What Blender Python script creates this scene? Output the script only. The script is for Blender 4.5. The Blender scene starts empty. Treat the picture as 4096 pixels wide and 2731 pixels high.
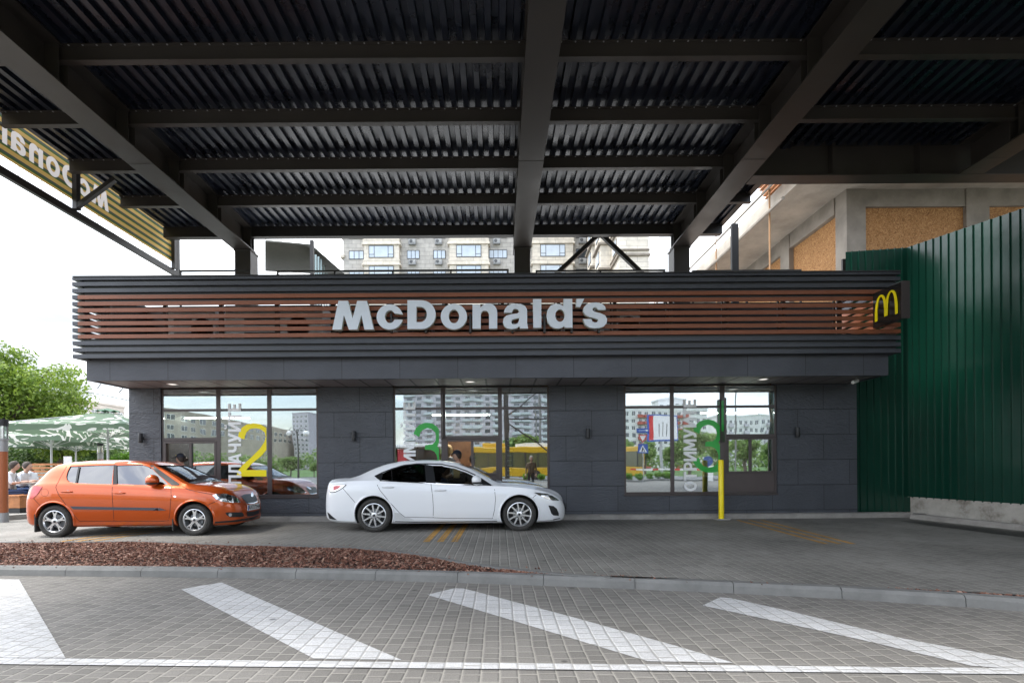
import bpy, bmesh, math, random
from math import pi, sin, cos, radians, sqrt, atan2
from mathutils import Vector, Matrix, geometry
from mathutils.bvhtree import BVHTree
random.seed(7)
SC = bpy.context.scene
COL = SC.collection
R = random.Random(11)

# ---------------------------------------------------------------- camera
CAMZ = 1.345
FPX, VPX, VPY = 2000.0, 1998.0, 1860.0      # focal length and facade vanishing point, in pixels of the 4096 wide photo
ROLL = radians(0.39)
def ray(x, y):
    dx, dy = (x-VPX)/FPX, (VPY-y)/FPX
    return dx*cos(ROLL)+dy*sin(ROLL), -dx*sin(ROLL)+dy*cos(ROLL)
def atY(x, y, Y):
    a, b = ray(x, y); return Vector((a*Y, Y, CAMZ+b*Y))
def atZ(x, y, Z):
    a, b = ray(x, y); t = (Z-CAMZ)/b; return Vector((a*t, t, Z))
V = 4096/2352.0
cam = bpy.data.cameras.new('camera')
cam.sensor_width = 36; cam.lens = FPX/4096*36
cam.shift_x = (2048-VPX)/4096; cam.shift_y = (VPY-1365.5)/4096
cam.clip_start = 0.05; cam.clip_end = 2000
co = bpy.data.objects.new('camera', cam); COL.objects.link(co)
c_, s_ = cos(ROLL), sin(ROLL)
co.matrix_world = Matrix(((c_, s_, 0, 0), (0, 0, -1, 0), (-s_, c_, 0, CAMZ), (0, 0, 0, 1)))
SC.camera = co

# ---------------------------------------------------------------- materials
def new_mat(name):
    m = bpy.data.materials.new(name); m.use_nodes = True
    nt = m.node_tree
    return m, nt, nt.nodes, nt.links, nt.nodes['Principled BSDF']
def mat(name, col, rough=0.6, metal=0.0, var=0.0, vscale=3.0, bump=0.0, bscale=40.0, emit=None, estr=1.0, coat=0.0, spec=0.5, rvar=0.0):
    m, nt, N, L, b = new_mat(name)
    b.inputs['Roughness'].default_value = rough
    b.inputs['Metallic'].default_value = metal
    b.inputs['Specular IOR Level'].default_value = spec
    b.inputs['Coat Weight'].default_value = coat
    b.inputs['Coat Roughness'].default_value = 0.04
    c = (*col, 1)
    b.inputs['Base Color'].default_value = c
    tc = N.new('ShaderNodeTexCoord')
    if var or rvar:
        n = N.new('ShaderNodeTexNoise'); n.inputs['Scale'].default_value = vscale; n.inputs['Detail'].default_value = 6; n.inputs['Roughness'].default_value = .62
        L.new(tc.outputs['Object'], n.inputs['Vector'])
        if var:
            mx = N.new('ShaderNodeMix'); mx.data_type = 'RGBA'
            mx.inputs['A'].default_value = tuple(max(0, v*(1-var)) for v in col)+(1,)
            mx.inputs['B'].default_value = tuple(min(1, v*(1+var)) for v in col)+(1,)
            r = N.new('ShaderNodeMapRange'); r.inputs['From Min'].default_value = .3; r.inputs['From Max'].default_value = .7
            L.new(n.outputs['Fac'], r.inputs['Value']); L.new(r.outputs['Result'], mx.inputs['Factor'])
            L.new(mx.outputs['Result'], b.inputs['Base Color'])
        if rvar:
            r2 = N.new('ShaderNodeMapRange'); r2.inputs['From Min'].default_value = .3; r2.inputs['From Max'].default_value = .7
            r2.inputs['To Min'].default_value = max(0, rough-rvar); r2.inputs['To Max'].default_value = min(1, rough+rvar)
            L.new(n.outputs['Fac'], r2.inputs['Value']); L.new(r2.outputs['Result'], b.inputs['Roughness'])
    if bump:
        n2 = N.new('ShaderNodeTexNoise'); n2.inputs['Scale'].default_value = bscale; n2.inputs['Detail'].default_value = 4
        L.new(tc.outputs['Object'], n2.inputs['Vector'])
        bp = N.new('ShaderNodeBump'); bp.inputs['Strength'].default_value = bump; bp.inputs['Distance'].default_value = 0.02
        L.new(n2.outputs['Fac'], bp.inputs['Height']); L.new(bp.outputs['Normal'], b.inputs['Normal'])
    if emit:
        b.inputs['Emission Color'].default_value = (*emit, 1); b.inputs['Emission Strength'].default_value = estr
    return m
def math_node(N, L, op, a=None, b=None, clamp=False):
    n = N.new('ShaderNodeMath'); n.operation = op; n.use_clamp = clamp
    for i, v in enumerate((a, b)):
        if v is None: continue
        if isinstance(v, (int, float)): n.inputs[i].default_value = v
        else: L.new(v, n.inputs[i])
    return n.outputs[0]
def mixc(N, L, f, A, B, typ='MIX'):
    n = N.new('ShaderNodeMix'); n.data_type = 'RGBA'; n.blend_type = typ
    for k, v in (('Factor', f), ('A', A), ('B', B)):
        if isinstance(v, (int, float)): n.inputs[k].default_value = v
        elif isinstance(v, tuple): n.inputs[k].default_value = (*v, 1) if len(v) == 3 else v
        else: L.new(v, n.inputs[k])
    return n.outputs['Result']
def paver_mat(name, blk, joint, var=0.16, cw=0.122, bl=0.118, jw=0.0075, dirt=0.3, rough=0.8, edge=1.0, wear=0.0, base=None):
    """small concrete setts laid in columns of one width and three lengths"""
    m, nt, N, L, b = new_mat(name)
    tc = N.new('ShaderNodeTexCoord'); sp = N.new('ShaderNodeSeparateXYZ')
    wn = N.new('ShaderNodeTexNoise'); wn.inputs['Scale'].default_value = 3.1; wn.inputs['Detail'].default_value = 1
    L.new(tc.outputs['Object'], wn.inputs['Vector'])
    va = N.new('ShaderNodeVectorMath'); va.operation = 'MULTIPLY_ADD'
    L.new(wn.outputs['Color'], va.inputs[0]); va.inputs[1].default_value = (.016, .016, 0); L.new(tc.outputs['Object'], va.inputs[2])
    L.new(va.outputs[0], sp.inputs[0])
    cx = math_node(N, L, 'DIVIDE', sp.outputs['X'], cw)
    col = math_node(N, L, 'FLOOR', cx); fx = math_node(N, L, 'FRACT', cx)
    # position along the column, stretched by a per column noise so that lengths vary
    n1 = N.new('ShaderNodeTexNoise'); n1.inputs['Scale'].default_value = 1.0; n1.inputs['Detail'].default_value = 0
    cb = N.new('ShaderNodeCombineXYZ')
    L.new(math_node(N, L, 'MULTIPLY', col, 7.31), cb.inputs[0]); L.new(math_node(N, L, 'MULTIPLY', sp.outputs['Y'], 2.1), cb.inputs[1])
    L.new(cb.outputs[0], n1.inputs['Vector'])
    g = math_node(N, L, 'ADD', math_node(N, L, 'DIVIDE', sp.outputs['Y'], bl), math_node(N, L, 'MULTIPLY', n1.outputs['Fac'], 1.9))
    g = math_node(N, L, 'ADD', g, math_node(N, L, 'MULTIPLY', col, .413))
    row = math_node(N, L, 'FLOOR', g); fy = math_node(N, L, 'FRACT', g)
    def edge_d(f, w):
        t = math_node(N, L, 'SUBTRACT', 1.0, f); mn = math_node(N, L, 'MINIMUM', f, t)
        return math_node(N, L, 'MULTIPLY', mn, w)
    dx = edge_d(fx, cw); dy = edge_d(fy, bl)
    d = N.new('ShaderNodeMath'); d.operation = 'SMOOTH_MIN'; L.new(dx, d.inputs[0]); L.new(dy, d.inputs[1]); d.inputs[2].default_value = .012
    dd = d.outputs[0]
    jm = N.new('ShaderNodeMapRange'); jm.inputs['From Min'].default_value = jw*.25; jm.inputs['From Max'].default_value = jw*.9
    L.new(dd, jm.inputs['Value'])
    wnz = N.new('ShaderNodeTexWhiteNoise'); wnz.noise_dimensions = '2D'
    cb2 = N.new('ShaderNodeCombineXYZ'); L.new(col, cb2.inputs[0]); L.new(row, cb2.inputs[1]); L.new(cb2.outputs[0], wnz.inputs['Vector'])
    fine = N.new('ShaderNodeTexNoise'); fine.inputs['Scale'].default_value = 90; fine.inputs['Detail'].default_value = 4; L.new(tc.outputs['Object'], fine.inputs['Vector'])
    big = N.new('ShaderNodeTexNoise'); big.inputs['Scale'].default_value = .7; big.inputs['Detail'].default_value = 5; L.new(tc.outputs['Object'], big.inputs['Vector'])
    c0 = mixc(N, L, wnz.outputs['Value'], tuple(v*(1-var) for v in blk), tuple(v*(1+var) for v in blk))
    k = N.new('ShaderNodeMapRange'); k.inputs['From Min'].default_value = .35; k.inputs['From Max'].default_value = .65; k.inputs['To Min'].default_value = 1-dirt; k.inputs['To Max'].default_value = 1+dirt*.35
    L.new(big.outputs['Fac'], k.inputs['Value'])
    k2 = N.new('ShaderNodeMapRange'); k2.inputs['From Min'].default_value = .3; k2.inputs['From Max'].default_value = .7; k2.inputs['To Min'].default_value = .82; k2.inputs['To Max'].default_value = 1.16
    L.new(fine.outputs['Fac'], k2.inputs['Value'])
    kk = math_node(N, L, 'MULTIPLY', k.outputs[0], k2.outputs[0])
    cc = N.new('ShaderNodeCombineColor'); [L.new(kk, cc.inputs[i]) for i in range(3)]
    c1 = mixc(N, L, 1.0, c0, cc.outputs[0], 'MULTIPLY')
    vs_ = N.new('ShaderNodeTexVoronoi'); vs_.inputs['Scale'].default_value = 1.7; L.new(va.outputs[0], vs_.inputs['Vector'])
    sr = N.new('ShaderNodeMapRange'); sr.inputs['From Min'].default_value = .035; sr.inputs['From Max'].default_value = .06; sr.inputs['To Min'].default_value = .45; L.new(vs_.outputs['Distance'], sr.inputs['Value'])
    sc_ = N.new('ShaderNodeCombineColor'); [L.new(sr.outputs[0], sc_.inputs[i]) for i in range(3)]
    c1 = mixc(N, L, 1.0, c1, sc_.outputs[0], 'MULTIPLY')
    if wear:
        w = N.new('ShaderNodeTexNoise'); w.inputs['Scale'].default_value = 2.6; w.inputs['Detail'].default_value = 8; w.inputs['Roughness'].default_value = .75
        L.new(tc.outputs['Object'], w.inputs['Vector'])
        wr = N.new('ShaderNodeMapRange'); wr.inputs['From Min'].default_value = .54; wr.inputs['From Max'].default_value = .68; wr.inputs['To Max'].default_value = wear
        L.new(w.outputs['Fac'], wr.inputs['Value'])
        c1 = mixc(N, L, wr.outputs[0], c1, base)
    jc = mixc(N, L, big.outputs['Fac'], tuple(v*.75 for v in joint), tuple(v*1.2 for v in joint))
    c2 = mixc(N, L, jm.outputs[0], jc, c1)
    L.new(c2, b.inputs['Base Color'])
    b.inputs['Roughness'].default_value = rough; b.inputs['Specular IOR Level'].default_value = .35
    hm = N.new('ShaderNodeMapRange'); hm.interpolation_type = 'SMOOTHSTEP'; hm.inputs['From Min'].default_value = 0; hm.inputs['From Max'].default_value = .017
    L.new(dd, hm.inputs['Value'])
    h = math_node(N, L, 'ADD', hm.outputs[0], math_node(N, L, 'MULTIPLY', fine.outputs['Fac'], .18))
    h = math_node(N, L, 'ADD', h, math_node(N, L, 'MULTIPLY', wnz.outputs['Value'], .25))
    bp = N.new('ShaderNodeBump'); bp.inputs['Strength'].default_value = .8*edge; bp.inputs['Distance'].default_value = .007
    L.new(h, bp.inputs['Height']); L.new(bp.outputs['Normal'], b.inputs['Normal'])
    return m
def panel_mat(name, col, bw, bh, offx, offz, mortar=.0055, vert='XZ', slate=.75, off=.5):
    """large fibre cement panels with a split slate surface and open joints"""
    m, nt, N, L, b = new_mat(name)
    tc = N.new('ShaderNodeTexCoord'); sp = N.new('ShaderNodeSeparateXYZ'); L.new(tc.outputs['Object'], sp.inputs[0])
    cb = N.new('ShaderNodeCombineXYZ')
    L.new(math_node(N, L, 'SUBTRACT', sp.outputs['X'], offx), cb.inputs[0]); L.new(math_node(N, L, 'SUBTRACT', sp.outputs['Z'], offz), cb.inputs[1])
    br = N.new('ShaderNodeTexBrick'); br.inputs['Scale'].default_value = 1; br.inputs['Brick Width'].default_value = bw; br.inputs['Row Height'].default_value = bh
    br.inputs['Mortar Size'].default_value = mortar; br.inputs['Mortar Smooth'].default_value = 0; br.offset = off
    br.inputs['Color1'].default_value = (*[c*.93 for c in col], 1); br.inputs['Color2'].default_value = (*[c*1.07 for c in col], 1); br.inputs['Mortar'].default_value = (*[c*.18 for c in col], 1)
    L.new(cb.outputs[0], br.inputs['Vector'])
    n = N.new('ShaderNodeTexNoise'); n.inputs['Scale'].default_value = 9; n.inputs['Detail'].default_value = 6; n.inputs['Distortion'].default_value = 1.8
    mp = N.new('ShaderNodeMapping'); mp.inputs['Rotation'].default_value = (0, radians(28), 0); mp.inputs['Scale'].default_value = (.7, 1, 1.5)
    L.new(tc.outputs['Object'], mp.inputs[0]); L.new(mp.outputs[0], n.inputs['Vector'])
    n3 = N.new('ShaderNodeTexNoise'); n3.inputs['Scale'].default_value = 1.3; n3.inputs['Detail'].default_value = 5; L.new(tc.outputs['Object'], n3.inputs['Vector'])
    kk = N.new('ShaderNodeMapRange'); kk.inputs['From Min'].default_value = .3; kk.inputs['From Max'].default_value = .7; kk.inputs['To Min'].default_value = .84; kk.inputs['To Max'].default_value = 1.14
    L.new(n3.outputs['Fac'], kk.inputs['Value'])
    cc = N.new('ShaderNodeCombineColor'); [L.new(kk.outputs[0], cc.inputs[i]) for i in range(3)]
    L.new(mixc(N, L, 1.0, br.outputs['Color'], cc.outputs[0], 'MULTIPLY'), b.inputs['Base Color'])
    h = math_node(N, L, 'SUBTRACT', math_node(N, L, 'MULTIPLY', n.outputs['Fac'], 1.2), math_node(N, L, 'MULTIPLY', br.outputs['Fac'], 1.5))
    bp = N.new('ShaderNodeBump'); bp.inputs['Strength'].default_value = slate; bp.inputs['Distance'].default_value = .02
    L.new(h, bp.inputs['Height']); L.new(bp.outputs['Normal'], b.inputs['Normal'])
    b.inputs['Roughness'].default_value = .5; b.inputs['Specular IOR Level'].default_value = .5
    return m
def glass_mat(name, tint=(.75, .8, .8), refl=.33, bump=.02, bscale=1.6, rough=0.0, rtint=(1, 1, 1)):
    m = bpy.data.materials.new(name); m.use_nodes = True; nt = m.node_tree; N = nt.nodes; L = nt.links
    N.clear(); out = N.new('ShaderNodeOutputMaterial'); mx = N.new('ShaderNodeMixShader')
    t = N.new('ShaderNodeBsdfTransparent'); t.inputs[0].default_value = (*tint, 1)
    g = N.new('ShaderNodeBsdfGlossy'); g.inputs['Roughness'].default_value = rough; g.inputs['Color'].default_value = (*rtint, 1)
    fr = N.new('ShaderNodeFresnel'); fr.inputs['IOR'].default_value = 1.5
    f = math_node(N, L, 'ADD', math_node(N, L, 'MULTIPLY', fr.outputs[0], .9), refl-.04, True)
    if bump:
        tc = N.new('ShaderNodeTexCoord'); n = N.new('ShaderNodeTexNoise'); n.inputs['Scale'].default_value = bscale; n.inputs['Detail'].default_value = 1
        L.new(tc.outputs['Object'], n.inputs['Vector'])
        bp = N.new('ShaderNodeBump'); bp.inputs['Strength'].default_value = bump; bp.inputs['Distance'].default_value = .1
        L.new(n.outputs['Fac'], bp.inputs['Height']); L.new(bp.outputs['Normal'], g.inputs['Normal'])
    L.new(f, mx.inputs[0]); L.new(t.outputs[0], mx.inputs[1]); L.new(g.outputs[0], mx.inputs[2]); L.new(mx.outputs[0], out.inputs[0])
    return m
def leaf_mat(name, c1, c2):
    m, nt, N, L, b = new_mat(name)
    oi = N.new('ShaderNodeNewGeometry'); 
    cr = mixc(N, L, oi.outputs['Random Per Island'], c1, c2); L.new(cr, b.inputs['Base Color'])
    b.inputs['Roughness'].default_value = .55
    tr = N.new('ShaderNodeBsdfTranslucent'); L.new(cr, tr.inputs['Color'])
    mx = N.new('ShaderNodeMixShader'); mx.inputs[0].default_value = .38
    L.new(b.outputs[0], mx.inputs[1]); L.new(tr.outputs[0], mx.inputs[2]); L.new(mx.outputs[0], N['Material Output'].inputs[0])
    return m

# ---------------------------------------------------------------- mesh helpers
class MB:
    def __init__(s): s.v = []; s.f = []; s.m = []
    def add(s, vs, fs, m=0):
        o = len(s.v); s.v += [tuple(v) for v in vs]
        for f in fs: s.f.append(tuple(i+o for i in f)); s.m.append(m)
        return s
    def box(s, x0, y0, z0, x1, y1, z1, m=0):
        vs = [(x, y, z) for z in (z0, z1) for y in (y0, y1) for x in (x0, x1)]
        return s.add(vs, [(0, 2, 3, 1), (4, 5, 7, 6), (0, 1, 5, 4), (2, 6, 7, 3), (0, 4, 6, 2), (1, 3, 7, 5)], m)
    def poly(s, contours, place, t0, t1, m=0):
        """flat shape (outer contour then holes) given in 2-D, placed by place(u, v, t) and thickened from t0 to t1"""
        cs = [[Vector((p[0], p[1], 0)) for p in c] for c in contours]
        tris = geometry.tessellate_polygon(cs); flat = [p for c in cs for p in c]; n = len(flat)
        vs = [place(p[0], p[1], t0) for p in flat]+[place(p[0], p[1], t1) for p in flat]
        fs = [tuple(t) for t in tris]+[tuple(i+n for i in reversed(t)) for t in tris]
        o = 0
        for c in cs:
            k = len(c)
            for i in range(k): j = (i+1) % k; fs.append((o+i, o+j, o+j+n, o+i+n))
            o += k
        return s.add(vs, fs, m)
    def prism(s, pts, axis, a, b, m=0):
        pl = {'x': lambda u, v, t: (t, u, v), 'y': lambda u, v, t: (u, t, v), 'z': lambda u, v, t: (u, v, t)}[axis]
        return s.poly([pts], pl, a, b, m)
    def bar(s, p0, p1, w, h, m=0, up=(0, 0, 1)):
        p0, p1 = Vector(p0), Vector(p1); d = (p1-p0).normalized(); up = Vector(up)
        sx = d.cross(up)
        if sx.length < 1e-4: sx = d.cross(Vector((1, 0, 0)))
        sx.normalize(); u = sx.cross(d).normalized()
        vs = [p+sx*a*w/2+u*b*h/2 for p in (p0, p1) for a, b in ((-1, -1), (1, -1), (1, 1), (-1, 1))]
        return s.add(vs, [(0, 1, 2, 3), (7, 6, 5, 4), (0, 4, 5, 1), (1, 5, 6, 2), (2, 6, 7, 3), (3, 7, 4, 0)], m)
    def tube(s, pts, r, n=8, m=0, cap=True):
        pts = [Vector(p) for p in pts]; rs = r if isinstance(r, (list, tuple)) else [r]*len(pts)
        rings = []; ref = None
        for i, p in enumerate(pts):
            d = (pts[min(i+1, len(pts)-1)]-pts[max(i-1, 0)]).normalized()
            if ref is None: ref = d.orthogonal().normalized()
            ref = (ref-d*ref.dot(d)).normalized(); q = d.cross(ref)
            rings.append([p+(ref*cos(2*pi*k/n)+q*sin(2*pi*k/n))*rs[i] for k in range(n)])
        vs = [v for r_ in rings for v in r_]; fs = []
        for i in range(len(pts)-1):
            for k in range(n): a, b = i*n+k, i*n+(k+1) % n; fs.append((a, b, b+n, a+n))
        if cap: fs.append(tuple(range(n-1, -1, -1))); fs.append(tuple(len(vs)-n+k for k in range(n)))
        return s.add(vs, fs, m)
    def lathe(s, prof, n=24, c=(0, 0, 0), axis='z', m=0, a0=0, a1=2*pi):
        """prof: (radius, height) list"""
        c = Vector(c); vs = []; full = abs(a1-a0-2*pi) < 1e-6; nn = n if full else n+1
        for r, h in prof:
            for k in range(nn):
                a = a0+(a1-a0)*k/n; x, y = r*cos(a), r*sin(a)
                vs.append(c+Vector({'z': (x, y, h), 'y': (x, h, y), 'x': (h, x, y)}[axis]))
        fs = []
        for i in range(len(prof)-1):
            for k in range(n): a, b = i*nn+k, i*nn+(k+1) % nn; fs.append((a, b, b+nn, a+nn))
        return s.add(vs, fs, m)
    def ball(s, c, r, n=12, k=8, m=0, sc=(1, 1, 1)):
        vs = []; fs = []
        for i in range(k+1):
            t = pi*i/k
            for j in range(n): a = 2*pi*j/n; vs.append((c[0]+r*sc[0]*sin(t)*cos(a), c[1]+r*sc[1]*sin(t)*sin(a), c[2]+r*sc[2]*cos(t)))
        for i in range(k):
            for j in range(n): a, b = i*n+j, i*n+(j+1) % n; fs.append((a, b, b+n, a+n))
        return s.add(vs, fs, m)
    def mesh(s, name, mats, smooth=False, angle=None):
        me = bpy.data.meshes.new(name); me.from_pydata(s.v, [], s.f)
        if not isinstance(mats, (list, tuple)): mats = [mats]
        for q in mats: me.materials.append(q)
        if len(mats) > 1: me.polygons.foreach_set('material_index', s.m)
        bm = bmesh.new(); bm.from_mesh(me); bmesh.ops.remove_doubles(bm, verts=bm.verts, dist=1e-5); bmesh.ops.recalc_face_normals(bm, faces=bm.faces); bm.to_mesh(me); bm.free()
        if smooth:
            me.polygons.foreach_set('use_smooth', [True]*len(me.polygons))
            me.set_sharp_from_angle(angle=radians(angle or 40))
        return me
    def build(s, name, mats, parent=None, smooth=False, bevel=0, angle=None, raw=False):
        if raw:
            me = bpy.data.meshes.new(name); me.from_pydata(s.v, [], s.f)
            ms = mats if isinstance(mats, (list, tuple)) else [mats]
            for q in ms: me.materials.append(q)
            if len(ms) > 1: me.polygons.foreach_set('material_index', s.m)
        else: me = s.mesh(name, mats, smooth, angle)
        return link(name, me, parent, bevel)
def link(name, me, parent=None, bevel=0):
    o = bpy.data.objects.new(name, me); COL.objects.link(o)
    if parent is not None: o.parent = parent
    if bevel:
        b = o.modifiers.new('bevel', 'BEVEL'); b.width = bevel; b.segments = 2; b.limit_method = 'ANGLE'; b.angle_limit = radians(40)
    return o
def tag(o, label, cat, group=None):
    o['label'] = label; o['category'] = cat
    if group: o['group'] = group
    return o
def thing(name, label, cat, loc=(0, 0, 0), rz=0, group=None):
    o = bpy.data.objects.new(name, None); COL.objects.link(o); o.empty_display_size = .2
    o.location = loc; o.rotation_euler = (0, 0, rz); return tag(o, label, cat, group)
def kids(o): return [c for c in bpy.data.objects if c.parent is o]
def dup(root, loc=None, rz=None, label=None, parent=None):
    r = root.copy(); COL.objects.link(r)
    if loc is not None: r.location = loc
    if rz is not None: r.rotation_euler = (0, 0, rz)
    if label: r['label'] = label
    for ch in kids(root):
        c = ch.copy(); COL.objects.link(c); c.parent = r
        for g in kids(ch): d = g.copy(); COL.objects.link(d); d.parent = c
    return r
def struct(name, mb, m, **k):
    o = mb.build(name, m, **k); o['kind'] = 'structure'; return o
def arc(cx, cy, rx, ry, a0, a1, n=14):
    return [(cx+rx*cos(radians(a0+(a1-a0)*i/n)), cy+ry*sin(radians(a0+(a1-a0)*i/n))) for i in range(n+1)]
def chaikin(p, n=2, closed=True):
    for _ in range(n):
        q = []
        for i in range(len(p)):
            a, b = p[i], p[(i+1) % len(p)]
            q += [(a[0]*.78+b[0]*.22, a[1]*.78+b[1]*.22), (a[0]*.22+b[0]*.78, a[1]*.22+b[1]*.78)]
        p = q
    return p

# ---------------------------------------------------------------- shared materials
M = {}
M['steel'] = mat('painted_steel', (.040, .035, .031), .42, .0, var=.12, vscale=1.5, bump=.03, bscale=60, rvar=.1)
M['steel_dark'] = mat('painted_steel_dark', (.022, .020, .019), .45, var=.1, bump=.03)
M['deck'] = mat('coated_deck', (.013, .017, .029), .30, .2, var=.2, vscale=2, spec=.9, rvar=.08)
M['frame'] = mat('bronze_aluminium', (.075, .062, .062), .38, .3, var=.05, bump=.02)
M['slat_dark'] = mat('dark_composite', (.052, .057, .072), .45, var=.12, vscale=2.5, bump=.06, bscale=35, rvar=.1)
M['slat_black'] = mat('black_profile', (.02, .021, .024), .45, var=.12)
M['wood_slat'] = mat('red_brown_composite', (.24, .078, .036), .5, var=.12, vscale=2.2, bump=.08, bscale=60)
M['white_letter'] = mat('white_acrylic', (.70, .76, .84), .3, var=.03)
M['yellow'] = mat('yellow_paint', (.95, .74, .0), .35, var=.06, vscale=5)
M['yellow_vinyl'] = mat('yellow_vinyl', (.97, .80, .0), .55)
M['green_vinyl'] = mat('green_vinyl', (.03, .40, .06), .4)
M['white_vinyl'] = mat('white_vinyl', (.86, .88, .90), .5)
M['concrete'] = mat('concrete', (.36, .36, .35), .85, var=.22, vscale=2.3, bump=.25, bscale=25)
M['raw_concrete'] = mat('raw_concrete', (.25, .222, .19), .85, var=.28, vscale=1.4, bump=.35, bscale=18)
M['black'] = mat('matt_black', (.012, .012, .013), .6)
M['rubber'] = mat('rubber', (.028, .027, .026), .75, var=.25, vscale=14, bump=.2, bscale=80)
M['chrome'] = mat('chrome', (.75, .76, .78), .12, 1.0)
M['alloy'] = mat('alloy', (.72, .73, .75), .28, .85, var=.06, vscale=20)
M['dark_plastic'] = mat('dark_plastic', (.022, .023, .026), .5, bump=.1, bscale=120)
M['skin'] = mat('skin', (.55, .33, .24), .55)
M['hair_dark'] = mat('dark_hair', (.035, .022, .015), .6, bump=.4, bscale=120)
M['hair_fair'] = mat('fair_hair', (.42, .30, .15), .6, bump=.4, bscale=120)
M['hair_grey'] = mat('grey_hair', (.42, .38, .33), .6, bump=.4, bscale=120)
M['shirt_light'] = mat('light_grey_shirt', (.55, .55, .54), .8, var=.05, bump=.2, bscale=60)
M['shirt_white'] = mat('white_shirt', (.72, .74, .78), .8, bump=.2, bscale=30)
M['cloth_dark'] = mat('dark_cloth', (.03, .032, .04), .85, bump=.2, bscale=60)
M['cloth_blue'] = mat('blue_cloth', (.04, .07, .16), .85)
M['cloth_red'] = mat('red_cloth', (.35, .05, .06), .85)
M['navy'] = mat('navy_cap', (.012, .016, .03), .7)
M['red_tie'] = mat('red_tie', (.6, .03, .03), .6)
M['grey_metal'] = mat('grey_metal', (.35, .36, .37), .45, .4)
M['light_metal'] = mat('light_metal', (.55, .56, .58), .4, .5)
M['pale_box'] = mat('pale_grey_enamel', (.45, .46, .47), .5, var=.1)
M['orange_wood'] = mat('orange_wood', (.42, .17, .06), .5, var=.25, vscale=6, bump=.1)
M['brown_post'] = mat('brown_post', (.36, .11, .04), .45, var=.1)
M['bark'] = mat('bark', (.09, .07, .055), .9, var=.3, vscale=8, bump=.5, bscale=30)
M['leaf_a'] = leaf_mat('maple_leaf', (.075, .15, .014), (.27, .37, .05))
M['leaf_d'] = leaf_mat('roadside_leaf', (.10, .19, .04), (.26, .36, .10))
M['leaf_b'] = leaf_mat('dark_leaf', (.035, .085, .02), (.12, .20, .04))
M['leaf_c'] = leaf_mat('bush_leaf', (.08, .2, .02), (.2, .38, .04))
M['window_glass'] = glass_mat('shop_glass', (.70, .76, .75), .36, .014, 1.3, rtint=(.88, .94, 1))
M['clear'] = glass_mat('clear_glass', (.9, .93, .93), .08, 0)
M['lamp_glass'] = glass_mat('lamp_glass', (.8, .85, .85), .25, 0, rough=.1)
M['tube_light'] = mat('lit_tube', (1, 1, .95), .5, emit=(1, .93, .78), estr=30)
M['downlight'] = mat('lit_downlight', (.8, .8, .78), .5, emit=(1, .95, .88), estr=.35)
M['white_paint'] = mat('white_enamel', (.7, .7, .69), .4, var=.05)
M['facade_glass'] = mat('sky_lit_glass', (.55, .62, .70), .06, 0, spec=1.0, var=.25, vscale=.2)  # reflected sky is put into the pale base colour
M['facade_glass_dark'] = mat('dark_house_glass', (.05, .06, .07), .08, 0, spec=.9)
# ================================================================ SETTING
LZ = .105      # level of the drive lane
WY = 11.5      # plane of the facade
ground_m = mat('far_asphalt', (.11, .11, .11), .9, var=.2, vscale=.5, bump=.15)
struct('ground', MB().box(-600, -500, -.9, 600, 700, -.06), ground_m)
M['paver_road'] = paver_mat('road_setts', (.180, .171, .157), (.29, .275, .245), var=.13, dirt=.13)
M['paver_paint'] = paver_mat('painted_setts', (.50, .50, .50), (.34, .33, .31), var=.06, dirt=.12, wear=.55, base=(.33, .32, .31))
M['paver_lane'] = paver_mat('lane_setts', (.22, .21, .19), (.31, .30, .27), var=.10, dirt=.28, bl=.155)
M['paint_yellow'] = paver_mat('yellow_painted_setts', (.50, .27, .06), (.2, .17, .12), var=.1, dirt=.3, bl=.155, wear=.5, base=(.15, .145, .14))
# kerb line on the road side, measured along its foot
kerb = [atZ(x, y, 0) for x, y in ((-900, 2296), (0, 2302), (700, 2308), (1400, 2317), (2000, 2335), (2500, 2354), (3096, 2379), (3600, 2408), (4096, 2444), (4800, 2500))]
def resample(pts, step):
    out = [pts[0].copy()]; acc = 0
    for a, b in zip(pts, pts[1:]):
        L = (b-a).length; t = step-acc
        while t <= L: out.append(a.lerp(b, t/L)); t += step
        acc = (L-(t-step))
    return out
def smooth_line(pts, n=3):
    for _ in range(n):
        q = [pts[0]]
        for a, b in zip(pts, pts[1:]): q += [a.lerp(b, .25), a.lerp(b, .75)]
        q.append(pts[-1]); pts = q
    return pts
kerb = smooth_line(kerb)
xs_k = [p.x for p in kerb]
def kerbY(x):
    for a, b in zip(kerb, kerb[1:]):
        if a.x <= x <= b.x: return a.y+(b.y-a.y)*(x-a.x)/(b.x-a.x)
    return kerb[0].y if x < kerb[0].x else kerb[-1].y
# road (stops under the kerb)
rd = MB(); xs = [-60]+[-12+i*.75 for i in range(34)]+[60]
for a, b in zip(xs, xs[1:]):
    rd.add([(a, -17.5, 0), (b, -17.5, 0), (b, kerbY(b)+.06, 0), (a, kerbY(a)+.06, 0)], [(0, 1, 2, 3)])
struct('road', rd, M['paver_road'])
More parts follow.
